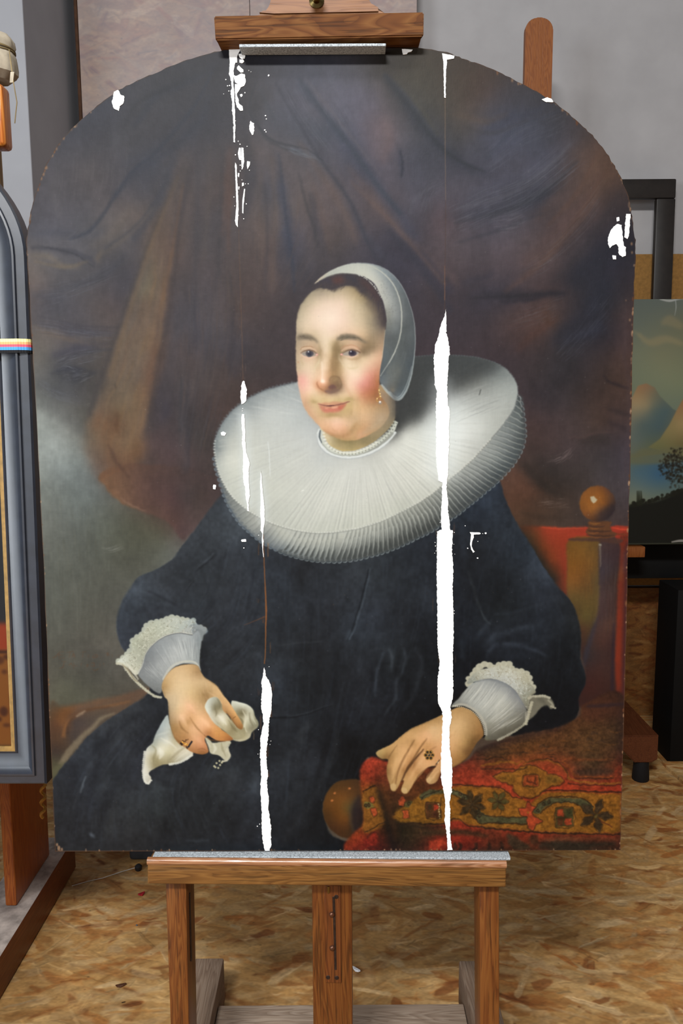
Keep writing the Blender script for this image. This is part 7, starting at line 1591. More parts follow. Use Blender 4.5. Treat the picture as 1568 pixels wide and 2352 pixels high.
def osb(name, plane='XY', gain=(1., 1., 1.), size=2.1, rough=.62, wash=None, seed=(0., 0.)):
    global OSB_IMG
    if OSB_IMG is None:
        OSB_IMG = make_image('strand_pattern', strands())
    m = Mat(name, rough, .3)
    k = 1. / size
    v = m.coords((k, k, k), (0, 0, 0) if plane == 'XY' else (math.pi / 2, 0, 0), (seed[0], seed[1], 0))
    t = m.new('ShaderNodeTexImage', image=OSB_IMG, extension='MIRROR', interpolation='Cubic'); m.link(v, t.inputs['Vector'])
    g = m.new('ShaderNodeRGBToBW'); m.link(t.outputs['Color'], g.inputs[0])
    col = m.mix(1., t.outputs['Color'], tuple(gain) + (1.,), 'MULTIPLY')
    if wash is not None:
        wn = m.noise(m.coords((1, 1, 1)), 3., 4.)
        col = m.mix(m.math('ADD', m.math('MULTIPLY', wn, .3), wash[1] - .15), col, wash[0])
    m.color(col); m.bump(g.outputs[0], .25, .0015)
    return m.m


# ------------------------------------------------------------------ the room
WY = 3.60                                        # back wall
M_wall = plain('grey_white_plaster', (158, 156, 157), .9, .2, .03, 6.)
M_pillar = plain('pale_plaster', (152, 153, 158), .9, .2, .02, 6.)
M_osb = osb('strand_board', 'XY', (.9, .93, .93), 1.9, seed=(.5, -.853))
M_osb_wall = osb('dark_strand_board', 'XZ', (.36, .27, .17), 1.6, seed=(.3, .2))  # tones darkened to carry the shade at the wall foot
M_osb_white = osb('whitewashed_strand_board', 'XZ', (.80, .85, 1.), 2.4, .7, ((150, 148, 158), .58), (.15, .4))
M_edge = plain('dark_board_edge', (70, 48, 34), .8, .2)

bm = bmesh.new(); box(bm, -3., 3., -2.6, WY + .1, -.12, -.019); floor = struct('floor', bm, plain('subfloor', (60, 52, 44), .9, .2))
# strand boards of the floor, laid in rows with open joints
for y0, y1 in ((-2.6, 1.20), (1.2025, 2.78), (2.7825, WY)):
    for x0, x1 in ((-3., -1.32), (-1.318, 1.30), (1.302, 3.)):
        bm = bmesh.new(); box(bm, x0, x1, y0, y1, -.019, 0., .0012, 1)
        finish('floor_board', bm, M_osb, floor)

bm = bmesh.new(); box(bm, -3., 3., WY, WY + .1, 0., 3.9); struct('wall_back', bm, M_wall)
px0 = at_y(52., 0., 3.0)[0]
bm = bmesh.new(); box(bm, -3., float(at_y(64., 230., 3.0)[0]), 3.0, WY, 0., 3.9, .004); struct('wall_left', bm, M_pillar)
bm = bmesh.new(); box(bm, -3.1, 3.1, -2.7, -2.6, 0., 3.9); struct('wall_front', bm, M_wall)
bm = bmesh.new(); box(bm, 3., 3.1, -2.6, WY, 0., 3.9); struct('wall_right', bm, M_wall)

# whitewashed boards leaning against the back wall
yb = 3.46
L0, L1, L2 = at_y(184., 150., yb)[0], at_y(573., 10., yb)[0], at_y(957., 20., yb)[0]
for x0, x1, lab in ((L0, L1 - .001, 'tall whitewashed chipboard sheet behind the arched top, left of the seam'), (L1 + .001, L2, 'tall whitewashed chipboard sheet behind the top clamp, right of the seam')):
    bm = bmesh.new(); box(bm, x0, x1, yb, yb + .018, 0., 3.85, .001, 1)
    tag(finish('chipboard_sheet', bm, M_osb_white), lab, 'board')
bm = bmesh.new(); box(bm, L0 - .014, L0 - .001, yb - .004, yb + .02, 0., 3.85, .002, 1)
tag(finish('edge_batten', bm, M_edge), 'thin dark upright batten along the left edge of the whitewashed boards', 'batten')

# brown hardboard and strand board low on the right
z_hb = float(at_y(1500., 583., 3.56)[2])
bm = bmesh.new(); box(bm, .92, 2.6, 3.565, 3.585, .62, z_hb, .001, 1)
tag(finish('hardboard_sheet', bm, plain('brown_hardboard', (134, 98, 52), .8, .2, .08, 80.)), 'flat brown hardboard sheet on the back wall behind the black frame', 'board')
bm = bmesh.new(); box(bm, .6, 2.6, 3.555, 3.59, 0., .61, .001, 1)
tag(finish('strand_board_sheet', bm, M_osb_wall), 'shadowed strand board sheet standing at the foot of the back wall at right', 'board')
q = [on_z(1519., 1755.), on_z(1640., 1752.), on_z(1640., 1850.), on_z(1569., 1803.)]
bm = bmesh.new(); prism(bm, [Vector(p) + Vector((0, 0, .012)) for p in q], [Vector(p) + Vector((0, 0, .0005)) for p in q], .001)
tag(finish('board_offcut', bm, M_osb), 'pale strand board offcut lying on the floor at the right edge', 'board')


# ------------------------------------------------------------------ the painted panel
OUT_L = [(127, 1955), (118, 1760), (108, 1500), (100, 1300), (90, 1100), (80, 900), (72, 760), (66, 650), (62, 590), (61, 555), (64, 525), (70, 487), (82, 445), (94, 410), (107, 377), (125, 346), (145, 317),
         (185, 275), (215, 250), (248, 224), (280, 202), (314, 185), (350, 170), (390, 152), (430, 137), (472, 125), (515, 114)]
OUT_R = [(960, 110), (1021, 118), (1045, 127), (1064, 135), (1100, 147), (1134, 161), (1170, 177), (1204, 195), (1241, 215), (1276, 238), (1306, 262), (1334, 287), (1355, 306), (1374, 327), (1390, 348), (1404, 370), (1418, 393), (1429, 415),
         (1437, 436), (1444, 457), (1450, 488), (1454, 520), (1459, 552), (1459, 590), (1456, 650), (1453, 760), (1450, 900), (1446, 1100), (1441, 1300), (1436, 1500), (1430, 1740), (1426, 1880), (1424, 1953)]
OUTLINE = OUT_L + OUT_R
AB = np.array([PN.ab(x, y) for x, y in OUTLINE])
A0, A1, B0, B1 = AB[:, 0].min() - .004, AB[:, 0].max() + .004, AB[:, 1].min() - .004, AB[:, 1].max() + .004
TS = 1380.                                       # drawing points per metre
TW, TH = int((A1 - A0) * TS), int((B1 - B0) * TS)


def to_tex(p):
    p = np.asarray(p, float)
    ab = PN.ab(p[:, 0], p[:, 1])
    return np.stack([(ab[:, 0] - A0) * TS, (B1 - ab[:, 1]) * TS], 1)


def paint_rim(P):
    """chips along the rim where the oak shows"""
    o = np.array(OUTLINE + [OUTLINE[0]], float)
    L = np.r_[0, np.cumsum(np.hypot(*np.diff(o, axis=0).T))]
    cen = np.array([770., 1000.])
    R = P.rng
    for t in np.arange(0, L[-1], 2.2):
        x, y = np.interp(t, L, o[:, 0]), np.interp(t, L, o[:, 1])
        arch = y < 540
        strong = (x > 1100 and y < 520) or (x < 230 and 260 < y < 520) or (x > 1400 and y > 600)
        d = cen - (x, y); d /= np.hypot(*d)
        P.stroke([(x + d[0] * q, y + d[1] * q) for q in (-2, .8)], 3.2, (92, 66, 50), .75, .6, 3)
        if R.rand() < (.11 if strong else .06 if x < 200 or y > 1900 else .03):
            r = R.uniform(.8, 2.6) * (1.2 if strong else .8)
            P.dot(x + d[0] * R.uniform(0, 2.5), y + d[1] * R.uniform(0, 2.5), r, [(160, 122, 92), (140, 98, 66), (176, 142, 112), (112, 70, 46)][R.randint(4)], R.uniform(.3, .9), .7, r * R.uniform(1, 2.6))
    for x, y, r in ((135, 1948, 6), (131, 1940, 4), (142, 1951, 4), (95, 410, 4), (100, 400, 4.5), (107, 385, 4), (120, 358, 3.4), (130, 342, 3.4), (1446, 735, 3.4), (1450, 560, 4), (1451, 580, 3.4), (1176, 185, 4), (1190, 192, 4), (1437, 690, 2)):
        P.dot(x, y, r * .6, (158, 124, 96), .85, 1.1, r)


P_ = Painter(TW, TH, to_tex)
paint_portrait(P_)
paint_rim(P_)
_v = np.linspace(0, 1, TH)[:, None, None]                       # paint darkened towards the top to offset the stronger lamplight there
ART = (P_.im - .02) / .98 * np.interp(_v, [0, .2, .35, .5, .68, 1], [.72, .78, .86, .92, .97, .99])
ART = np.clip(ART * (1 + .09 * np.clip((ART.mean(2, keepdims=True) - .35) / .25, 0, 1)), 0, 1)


def art_mat(name, arr, gain, rough=.5, spec=.13, weave=True):
    m = Mat(name, rough, spec)
    uv = m.new('ShaderNodeUVMap'); tx = m.new('ShaderNodeTexImage', image=make_image(name, arr), interpolation='Cubic')
    m.link(uv.outputs['UV'], tx.inputs['Vector'])
    m.color(m.mix(1., tx.outputs['Color'], (gain, gain, gain, 1.), 'MULTIPLY'))
    if weave:
        a = m.noise(m.coords((900, 300, 120)), 1., 2.); b = m.noise(m.coords(), 60., 5., .6)
        m.bump(m.math('ADD', m.math('MULTIPLY', a, .35), b), .16, .0012)
    return m.m


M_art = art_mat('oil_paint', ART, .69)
M_oak = wood('bare_oak', (120, 84, 56), (150, 110, 76), (176, 136, 98), 'Z')
paint = thing('painted_panel', 'large arched wooden panel portrait of a seated woman in a white ruff, with white fillings', 'painting', tuple(PN.w(0., AB[:, 1].min(), 0.)))


def clip_ab(poly, fn):
    """keep the side of a polygon where fn(p) >= 0"""
    out = []
    for i in range(len(poly)):
        p, q = poly[i], poly[(i + 1) % len(poly)]
        fp, fq = fn(p), fn(q)
        if fp >= 0: out.append(p)
        if fp * fq < 0: out.append(p + (q - p) * (fp / (fp - fq)))
    return out


def side(p0, p1):
    a, b = PN.ab(*p0), PN.ab(*p1)
    d = b - a; n = np.array([d[1], -d[0]]); n /= np.hypot(*n)
    return lambda p: float((p - a) @ n)


J1 = side((582., 1955.), (540., 110.))           # joints between the three boards
J2 = side((1032., 1955.), (1021., 110.))
dense = []
for i in range(len(AB)):
    p, q = AB[i], AB[(i + 1) % len(AB)]
    for k in range(4):
        dense.append(p + (q - p) * k / 4)
rr = random.Random(4)
dense = [p + np.array([rr.uniform(-.0009, .0009), rr.uniform(-.0009, .0009)]) for p in dense]
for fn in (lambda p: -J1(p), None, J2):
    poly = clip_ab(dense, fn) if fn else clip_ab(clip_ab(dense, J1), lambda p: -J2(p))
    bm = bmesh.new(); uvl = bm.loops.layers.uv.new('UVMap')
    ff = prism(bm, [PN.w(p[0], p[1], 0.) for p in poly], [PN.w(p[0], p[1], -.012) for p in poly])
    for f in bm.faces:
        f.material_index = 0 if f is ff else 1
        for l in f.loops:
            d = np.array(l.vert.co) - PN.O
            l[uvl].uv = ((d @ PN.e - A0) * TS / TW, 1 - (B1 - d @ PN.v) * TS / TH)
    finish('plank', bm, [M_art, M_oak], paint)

# ---- white filling in the losses, a little proud of the paint
M_fill = plain('chalk_filling', (240, 240, 238), .8, .2, .03, 90.)
I_ = frame(500, 100, 5.115); G4 = frame(1300, 400, 2.613); G2 = frame(784, 0, 2.); RF = frame(900, 1050, 4.9); S3_ = frame(520, 860, 5.6); S4_ = frame(540, 1500, 5.007); S6a = frame(960, 700, 4.358); S6b = frame(970, 1200, 3.058)
FILL = [
    ('wide', I_(133, 62, 200, 55, 262, 62, 262, 95, 240, 125, 228, 150, 228, 225, 205, 225, 192, 290, 187, 340, 187, 430, 183, 480, 193, 560, 196, 640, 203, 860, 205, 1000, 203, 1165, 185, 1160, 186, 1000, 180, 850, 168, 790, 172, 700, 150, 580, 165, 520, 150, 400, 135, 370, 140, 250)),
    ('bit', I_(245, 125, 310, 120, 325, 150, 318, 180, 285, 185, 255, 165)), ('bit', I_(255, 192, 300, 190, 312, 215, 285, 235, 255, 225)), ('bit', I_(228, 280, 245, 260, 300, 310, 300, 340, 270, 345, 225, 305)),
    ('bit', I_(190, 372, 215, 385, 250, 370, 280, 355, 318, 365, 330, 440, 310, 500, 265, 520, 245, 560, 225, 590, 240, 650, 250, 710, 290, 740, 298, 790, 270, 795, 225, 750, 208, 680, 203, 560, 200, 480, 240, 480, 205, 460, 192, 430)),
    ('bit', I_(385, 910, 400, 930, 425, 940, 430, 990, 418, 1075, 400, 1075, 370, 1010, 375, 960)),
    ('bit', I_(248, 1228, 270, 1228, 274, 1300, 275, 1370, 255, 1370, 238, 1300)), ('bit', I_(279, 1225, 302, 1230, 310, 1400, 292, 1480, 281, 1480, 277, 1300)),
    ('bit', I_(205, 1400, 222, 1430, 225, 1520, 235, 1700, 245, 1950, 235, 2100, 235, 2160, 212, 2130, 205, 2080, 220, 1900, 212, 1650, 203, 1450)), ('bit', I_(345, 1385, 380, 1390, 375, 1430, 350, 1480, 342, 1440)),
    ('bit', I_(285, 1640, 305, 1635, 308, 1670, 285, 1680)), ('bit', I_(310, 1710, 322, 1710, 312, 1830, 303, 1900, 300, 2000, 288, 1990, 290, 1850)), ('bit', I_(237, 1525, 255, 1525, 250, 1575, 238, 1560)), ('bit', I_(243, 1680, 257, 1685, 250, 1720, 243, 1715)),
    ('bit', [(262, 212), (272, 207), (277, 218), (287, 222), (284, 238), (275, 245), (273, 255), (262, 250), (257, 235)]),
    ('bit', S3_(200, 90, 215, 80, 235, 90, 245, 150, 262, 200, 260, 270, 250, 340, 225, 370, 195, 385, 185, 300, 183, 220, 195, 150)),
    ('bit', S3_(200, 512, 232, 515, 235, 650, 245, 750, 238, 820, 250, 960, 265, 1050, 290, 1110, 298, 1170, 285, 1230, 288, 1380, 295, 1500, 300, 1560, 280, 1650, 290, 1760, 272, 1755, 262, 1660, 245, 1560, 245, 1480, 228, 1420, 215, 1330, 212, 1180, 215, 1060, 215, 970, 200, 870, 208, 780, 195, 650, 192, 560)),
    ('bit', S3_(442, 1240, 455, 1330, 455, 1400, 465, 1500, 480, 1640, 490, 1740, 488, 1830, 495, 1880, 480, 1960, 470, 2060, 478, 2150, 470, 2250, 480, 2350, 474, 2350, 462, 2230, 455, 2150, 460, 2050, 440, 2000, 445, 1900, 435, 1800, 440, 1640, 440, 1500, 432, 1400, 440, 1330)),
    ('bit', S3_(188, 2138, 195, 2122, 250, 2118, 255, 2150, 200, 2152)),
    ('bit', S4_(333, 160, 345, 200, 350, 260, 385, 310, 412, 380, 430, 470, 420, 560, 415, 680, 392, 760, 385, 850, 385, 950, 368, 1060, 358, 1150, 365, 1280, 378, 1400, 365, 1480, 372, 1580, 388, 1680, 380, 1800, 400, 1890, 412, 2000, 410, 2150, 418, 2200, 400, 2250, 400, 2272, 345, 2272, 320, 2180, 305, 2000, 305, 1880, 298, 1700,
                290, 1560, 298, 1400, 288, 1200, 283, 1150, 292, 1080, 288, 980, 310, 880, 325, 800, 315, 700, 298, 640, 302, 500, 310, 400, 300, 330, 320, 250, 325, 200)),
    ('bit', G2(462, 246, 518, 258, 515, 270, 485, 275, 480, 320, 478, 400, 478, 450, 472, 450, 470, 380, 468, 290)), ('bit', G2(277, 226, 325, 229, 322, 238, 305, 242, 300, 250, 282, 252)), ('bit', G2(919, 458, 945, 448, 964, 456, 972, 470, 940, 470)),
    ('bit', G4(305, 300, 330, 305, 340, 400, 345, 430, 357, 440, 355, 490, 335, 497, 315, 480, 312, 440, 300, 420, 275, 430, 262, 445, 250, 420, 250, 380, 270, 330)), ('bit', G4(300, 262, 315, 258, 318, 280, 303, 285)),
    ('bit', G4(358, 240, 385, 240, 380, 280, 375, 370, 365, 390, 348, 380, 352, 300)), ('bit', G4(275, 488, 298, 490, 298, 512, 280, 512)),
    ('bit', S6a(275, 45, 280, 130, 282, 280, 298, 340, 310, 420, 315, 500, 303, 530, 303, 640, 295, 700, 290, 850, 295, 960, 298, 1015, 312, 1020, 315, 1100, 305, 1250, 310, 1400, 300, 1500, 302, 1620, 298, 1700, 285, 1760, 285, 1850, 298, 1950, 298, 2050, 315, 2200, 320, 2255, 345, 2258)
     + S6b(208, 200, 215, 350, 210, 450, 215, 620, 218, 830, 212, 920, 215, 1100, 215, 1220, 195, 1290, 205, 1370, 190, 1430, 190, 1580, 208, 1680, 208, 1800, 205, 1880, 190, 1960, 195, 2080, 190, 2150, 200, 2250, 212, 2298, 175, 2300, 170, 2200, 155, 2100, 160, 1950, 130, 1800, 128, 1650, 135, 1550, 140, 1400, 140, 1330,
           110, 1270, 105, 1120, 120, 980, 105, 870, 105, 700, 100, 400, 100, 200)
     + S6a(190, 2270, 230, 2250, 228, 2100, 238, 1900, 240, 1780, 205, 1760, 190, 1650, 178, 1500, 180, 1200, 178, 1000, 185, 860, 165, 800, 160, 640, 155, 520, 165, 480, 170, 400, 205, 310, 212, 260, 235, 180, 265, 110)),
    ('bit', RF(875, 845, 905, 845, 985, 848, 998, 858, 985, 868, 920, 870, 918, 900, 900, 950, 895, 1000, 910, 1040, 930, 1062, 912, 1075, 890, 1040, 878, 980, 885, 900, 890, 870)),
    ('bit', [(490, 1113), (496, 1114), (495, 1124), (489, 1123)]), ('bit', [(507, 994), (513, 991), (520, 995), (516, 1001), (509, 1000)]),
]
rr = random.Random(9)


def rough_edge(poly, step=3.2, amp=.95):
    q = np.array(poly, float); area = .5 * abs(np.sum(q[:, 0] * np.roll(q[:, 1], -1) - q[:, 1] * np.roll(q[:, 0], -1)))
    per = np.hypot(*(q - np.roll(q, 1, 0)).T).sum(); wid = 2 * area / per
    step = max(1.6, min(step, wid * .7)); amp = min(amp, wid * .09)
    out = []
    for i in range(len(poly)):
        p, q = np.array(poly[i], float), np.array(poly[(i + 1) % len(poly)], float)
        n = max(1, int(np.hypot(*(q - p)) / step))
        for k in range(n):
            z = p + (q - p) * k / n
            out.append((z[0] + rr.gauss(0, amp * .55), z[1] + rr.gauss(0, amp * .3)))
    return out


def raised(bm, poly, h):
    from mathutils.geometry import tessellate_polygon
    ab = [PN.ab(x, y) for x, y in poly]
    f = [bm.verts.new(Vector(PN.w(q[0], q[1], h))) for q in ab]; b = [bm.verts.new(Vector(PN.w(q[0], q[1], .00015))) for q in ab]
    for t in tessellate_polygon([[Vector((q[0], q[1], 0)) for q in ab]]):
        try:
            bm.faces.new([f[i] for i in t])
        except ValueError:
            pass
    n = len(f)
    for i in range(n):
        bm.faces.new((f[i], b[i], b[(i + 1) % n], f[(i + 1) % n]))


for k, poly in FILL:
    bm = bmesh.new(); raised(bm, rough_edge(poly), .0011)
    finish('filling', bm, M_fill, paint)
bm = bmesh.new()                                 # crumbs of filling round the losses
for fr, lst in ((I_, ((278, 612, 18), (597, 377, 11), (560, 850, 8), (570, 888, 7), (552, 1018, 9), (566, 1040, 7), (95, 425, 6), (115, 500, 7), (140, 495, 8), (130, 560, 6), (70, 595, 4), (320, 580, 7), (365, 320, 4), (390, 335, 4), (240, 1150, 6), (262, 1185, 7), (345, 1210, 5), (208, 1310, 8), (285, 1605, 5), (325, 1650, 5), (358, 1650, 5), (190, 1805, 6), (335, 1885, 6), (305, 2060, 6), (372, 1490, 5), (265, 1500, 5), (210, 910, 4), (265, 1430, 7), (240, 2020, 7), (200, 1910, 4))),
                (RF, ((1053, 855, 11), (850, 1025, 7), (962, 1135, 9), (823, 772, 5), (965, 948, 4), (700, 847, 4), (1020, 860, 4), (487, 1000, 5), (480, 1080, 4), (695, 980, 3), (705, 1090, 3), (540, 735, 5))), (S3_, ((224, 2232, 7), (210, 440, 5), (205, 470, 5), (415, 2068, 5), (440, 2005, 5))),
                (S4_, ((255, 1990, 6), (282, 1965, 5), (262, 1160, 4), (410, 1010, 4), (400, 1050, 4), (268, 880, 4), (390, 155, 4))), (frame(970, 1200, 3.058), ((90, 165, 4), (95, 200, 3), (88, 140, 3), (222, 620, 3), (222, 640, 3)))):
    for x, y, r in lst:
        for q in range(1):
            n = 7
            raised(bm, [fr(x + r * rr.uniform(.7, 1.2) * math.cos(k * 2 * math.pi / n), y + r * rr.uniform(.7, 1.2) * math.sin(k * 2 * math.pi / n))[0] for k in range(n)], .0009)
o = finish('filling_crumbs', bm, M_fill, paint); o['kind'] = 'stuff'


# ------------------------------------------------------------------ the oak easel that carries the panel
OAKD, OAKM, OAKL = (78, 48, 20), (112, 74, 34), (132, 92, 46)
W_x = wood('oak_rail', OAKD, OAKM, OAKL, 'X', .4, .45)
W_top = wood('oak_clamp', (62, 32, 11), (92, 54, 22), (108, 70, 34), 'X', .65, .12)
W_blk = wood('oak_block', (92, 54, 26), (110, 68, 34), (122, 80, 44), 'X', .5, .3, knots=.1, pores=.25)
W_z = wood('oak_post', (76, 38, 13), (106, 58, 22), (122, 74, 31), 'Z', .38, .45)
W_y = wood('dusty_oak_foot', (104, 84, 70), (132, 110, 92), (150, 130, 112), 'Y', .8, .2, knots=.2, pores=.2)
M_felt = plain('grey_felt', (150, 156, 160), .95, .1, .28, 420.)
M_feltdark = M_felt
M_iron = plain('dark_iron', (54, 44, 40), .45, .5, .2, 120., .7)
M_brass = plain('tarnished_brass', (140, 122, 78), .22, .5, .1, 60., 1.)
floor_pt = PN.w(0., 0., -.03); k = -floor_pt[2] / PN.v[2]
easel = thing('studio_easel', 'oak studio easel holding the arched portrait between its shelf and top clamp', 'easel', (float(floor_pt[0]), float(floor_pt[1] - .02), 0.))

# shelf rail with a rounded lip, a grey felt strip lying on it
HF = .026
bb = [PN.ab(x, y, .0)[1] for x, y in ((350, 1956.5), (1172, 1958.5))]
bm = bmesh.new()
lo = [PN.ab(338., 2031., HF), PN.ab(1162., 2039., HF)]
tp = [PN.ab(338., 1976., HF), PN.ab(1163., 1991., HF)]
F_ = [lo[0], lo[1], (tp[1][0], bb[1] - .0065), (tp[0][0], bb[0] - .0065)]
hexa(bm, [PN.w(p[0], p[1], HF) for p in F_] + [PN.w(p[0], p[1], -.055) for p in F_], .003, 3)
rail = finish('shelf_rail', bm, W_x, easel, True)
bm = bmesh.new()
p0, p1 = PN.px(339., 1977., HF - .0035), PN.px(1162., 1985., HF - .0035)
tube(bm, [p0 + (p1 - p0) * t for t in np.linspace(0, 1, 9)], .0066, 12); finish('lip', bm, wood('pale_oak_lip', (120, 74, 44), (152, 104, 70), (176, 132, 100), 'X', .28, .6), rail, True)  # paler pinkish tone puts the lip's highlight into the wood colour
bm = bmesh.new()
q0, q1 = PN.ab(350., 1967., .014), PN.ab(1172., 1979., .014)
A = [PN.w(q0[0], bb[0] - .0064, .0155), PN.w(q1[0], bb[1] - .0064, .0155), PN.w(q1[0], bb[1] - .0006, .0155), PN.w(q0[0], bb[0] - .0006, .0155)]
Bk = [p - PN.n * .065 for p in A]
hexa(bm, A + Bk, .0012, 1); finish('felt_strip', bm, M_felt, easel, True)

# uprights
def down(pl, quad_top, xb0, xb1, hf, hb, name, m, zend=0.06, bevel=.003):
    """post: front face follows two image points per side and runs on to the foot"""
    (x0, y0), (x1, y1) = quad_top
    a = [pl.ab(x0, y0, hf), pl.ab(x1, y1, hf)]; b = [pl.ab(xb0, 2352., hf), pl.ab(xb1, 2352., hf)]
    out = []
    for p, q in zip(a, b):
        t = (zend - pl.w(p[0], p[1], hf)[2]) / (pl.w(q[0], q[1], hf)[2] - pl.w(p[0], p[1], hf)[2])
        out.append(p + (q - p) * t)
    bm = bmesh.new()
    F_ = [out[0], out[1], a[1], a[0]]
    hexa(bm, [pl.w(p[0], p[1], hf) for p in F_] + [pl.w(p[0], p[1], hb) for p in F_], bevel)
    return finish(name, bm, m, easel, True)


M_postside = W_z
lp = down(PN, ((379, 2010), (427, 2010)), 391, 434, 0., -.068, 'upright', W_z)
rp = down(PN, ((1100, 2010), (1146, 2010)), 1102, 1147, 0., -.068, 'upright', W_z)
bm = bmesh.new()                                  # dark strip in place of the shaded groove along the left upright
a_, b_ = PN.ab(431., 2060., -.012), PN.ab(433., 2215., -.012)
hexa(bm, [PN.w(a_[0], b_[1], -.02), PN.w(a_[0] + .0022, b_[1], -.02), PN.w(a_[0] + .0022, a_[1], -.02), PN.w(a_[0], a_[1], -.02), PN.w(a_[0], b_[1], -.026), PN.w(a_[0] + .0022, b_[1], -.026), PN.w(a_[0] + .0022, a_[1], -.026), PN.w(a_[0], a_[1], -.026)])
finish('groove_shade_strip', bm, M_iron, lp)
# mast: from the floor up behind the panel to the clamp
a0, a1 = PN.ab(716., 2040., -.0145)[0], PN.ab(808., 2040., -.0145)[0]
c0, c1 = PN.ab(719., 2345., -.0145), PN.ab(812., 2345., -.0145)
z0 = (0.05 - PN.O[2]) / PN.v[2]
bt = PN.ab(730., -110., -.0145)[1]
bm = bmesh.new(); slab_ab(bm, PN, a0, a1, z0, bt, -.055, -.0145, .003); mast = finish('mast', bm, W_z, easel, True)
bm = bmesh.new(); slab(bm, PN, [(747, 2257), (783, 2258), (782, 2034), (745, 2034)], -.0115, -.0145, .0006, 1)
plate = finish('ratchet_plate', bm, wood('stained_strip', (74, 36, 14), (96, 50, 20), (112, 62, 26), 'Z', .4, .4), mast, True)
bm = bmesh.new(); slab(bm, PN, [(768, 2228), (773, 2228), (769, 2060), (763, 2060)], -.0108, -.0116, .0002, 1); finish('slot', bm, M_iron, mast)
for x, y, r in ((762, 2100, 7), (763, 2177, 7)):
    o_ = PN.px(float(x), float(y), -.0115); bm = bmesh.new()
    R_ = r / 1300.
    lathe(bm, o_, PN.n, [(0, R_), (R_ * .4, R_ * .92), (R_ * .75, R_ * .6), (R_ * .9, R_ * .05)], 12); finish('stud', bm, plain('bronze_stud', (92, 58, 40), .35, .5, .1, 50., .6), mast, True)
for x, y in ((753, 2245), (773, 2246), (772, 2060)):
    o_ = PN.px(float(x), float(y), -.0115); bm = bmesh.new(); lathe(bm, o_, PN.n, [(0, .004), (.0008, .0034), (.001, .0005)], 10); finish('screw', bm, M_iron, mast, True)
bm = bmesh.new(); o_ = PN.px(754., 2036., -.011); tube(bm, [o_, o_ - PN.v * .012], .0022, 6); finish('brass_pin', bm, M_brass, mast, True)

# top clamp: bar, shaped block, felt pad, brass knob
TB = .030
bm = bmesh.new()
corn = [PN.ab(x, y, TB) for x, y in ((493, 91), (974, 82), (973, 27), (491, 36))]
drop = [PN.ab(x, y, TB) for x, y in ((495, 99), (970, 90))]
F_ = [PN.w(p[0], p[1], TB) for p in corn]
low = [PN.w(drop[0][0] + .004, drop[0][1] + .0035, TB - .008), PN.w(drop[1][0] - .004, drop[1][1] + .0035, TB - .008)]
bk = [PN.w(drop[0][0] + .004, drop[0][1] + .0035, -.013), PN.w(drop[1][0] - .004, drop[1][1] + .0035, -.013), PN.w(corn[2][0], corn[2][1], -.013), PN.w(corn[3][0], corn[3][1], -.013)]
vs = [bm.verts.new(Vector(p)) for p in F_ + low + bk]
for f in ((0, 1, 2, 3), (4, 5, 1, 0), (6, 7, 5, 4), (9, 8, 7, 6), (3, 2, 8, 9), (1, 5, 7, 8, 2), (0, 3, 9, 6, 4)):
    bm.faces.new([vs[i] for i in f])
bmesh.ops.bevel(bm, geom=bm.edges[:], offset=.0018, segments=2, affect='EDGES')
clamp = finish('clamp_bar', bm, W_top, easel, True)
bm = bmesh.new()
ol = [(572, 36)] + [(590 + 32 * math.sin(t) * 1.0, 33 - 40 * (1 - math.cos(t))) for t in np.linspace(.2, 1.5, 9)] + [(626, -40), (626, -120), (826, -120), (826, -46)] + [(826 + 32 * (1 - math.sin(t)) * 1.0 + 6, -10 + 38 * (1 - math.cos(1.57 - t)) - 2) for t in np.linspace(1.5, .2, 9)][:0]
ol += [(828, -40), (832, -22), (840, -6), (852, 8), (866, 20), (884, 29)]
fp = [PN.ab(x, y, .012) for x, y in ol]
prism(bm, [PN.w(p[0], p[1], .012) for p in fp], [PN.w(p[0], p[1], -.013) for p in fp], .0025)
finish('shaped_block', bm, W_blk, easel, True)
o_ = PN.px(727., 2., .012); bm = bmesh.new()
lathe(bm, o_, PN.n, [(-.004, .012), (.002, .012), (.004, .0065), (.014, .006), (.018, .0095), (.026, .0105), (.032, .008), (.035, .002)], 20); finish('clamp_knob', bm, M_brass, easel, True)
bm = bmesh.new()
slab(bm, PN, [(549, 108), (886, 106), (886, 99), (549, 101)], TB - .001, .0016, .0008, 1)
finish('felt_pad', bm, M_felt, easel, True)

# feet and cross board
def foot(back_top_in, back_bot_in, sgn, h=.115, wd=.07):
    p = on_z(*back_bot_in)                        # inner back corner on the floor
    x_in, y_bk = float(p[0]), float(p[1])
    bm = bmesh.new()
    x0, x1 = (x_in - wd, x_in) if sgn < 0 else (x_in, x_in + wd)
    box(bm, x0, x1, .72, y_bk, .004, h, .004)
    return finish('foot', bm, W_y, easel, True), x_in, y_bk


f1, xl, yb1 = foot(None, (517., 2298.), -1)
f2, xr, yb2 = foot(None, (1052., 2305.), 1)
zc = .07
yc = float(on_z(760., 2307., zc)[1])
bm = bmesh.new(); box(bm, xl + .001, xr - .001, yc - .16, yc, .02, zc, .003); finish('cross_board', bm, wood('dusty_oak_board', (124, 104, 88), (154, 134, 116), (170, 152, 134), 'X', .85, .2, knots=.15, pores=.2), easel, True)


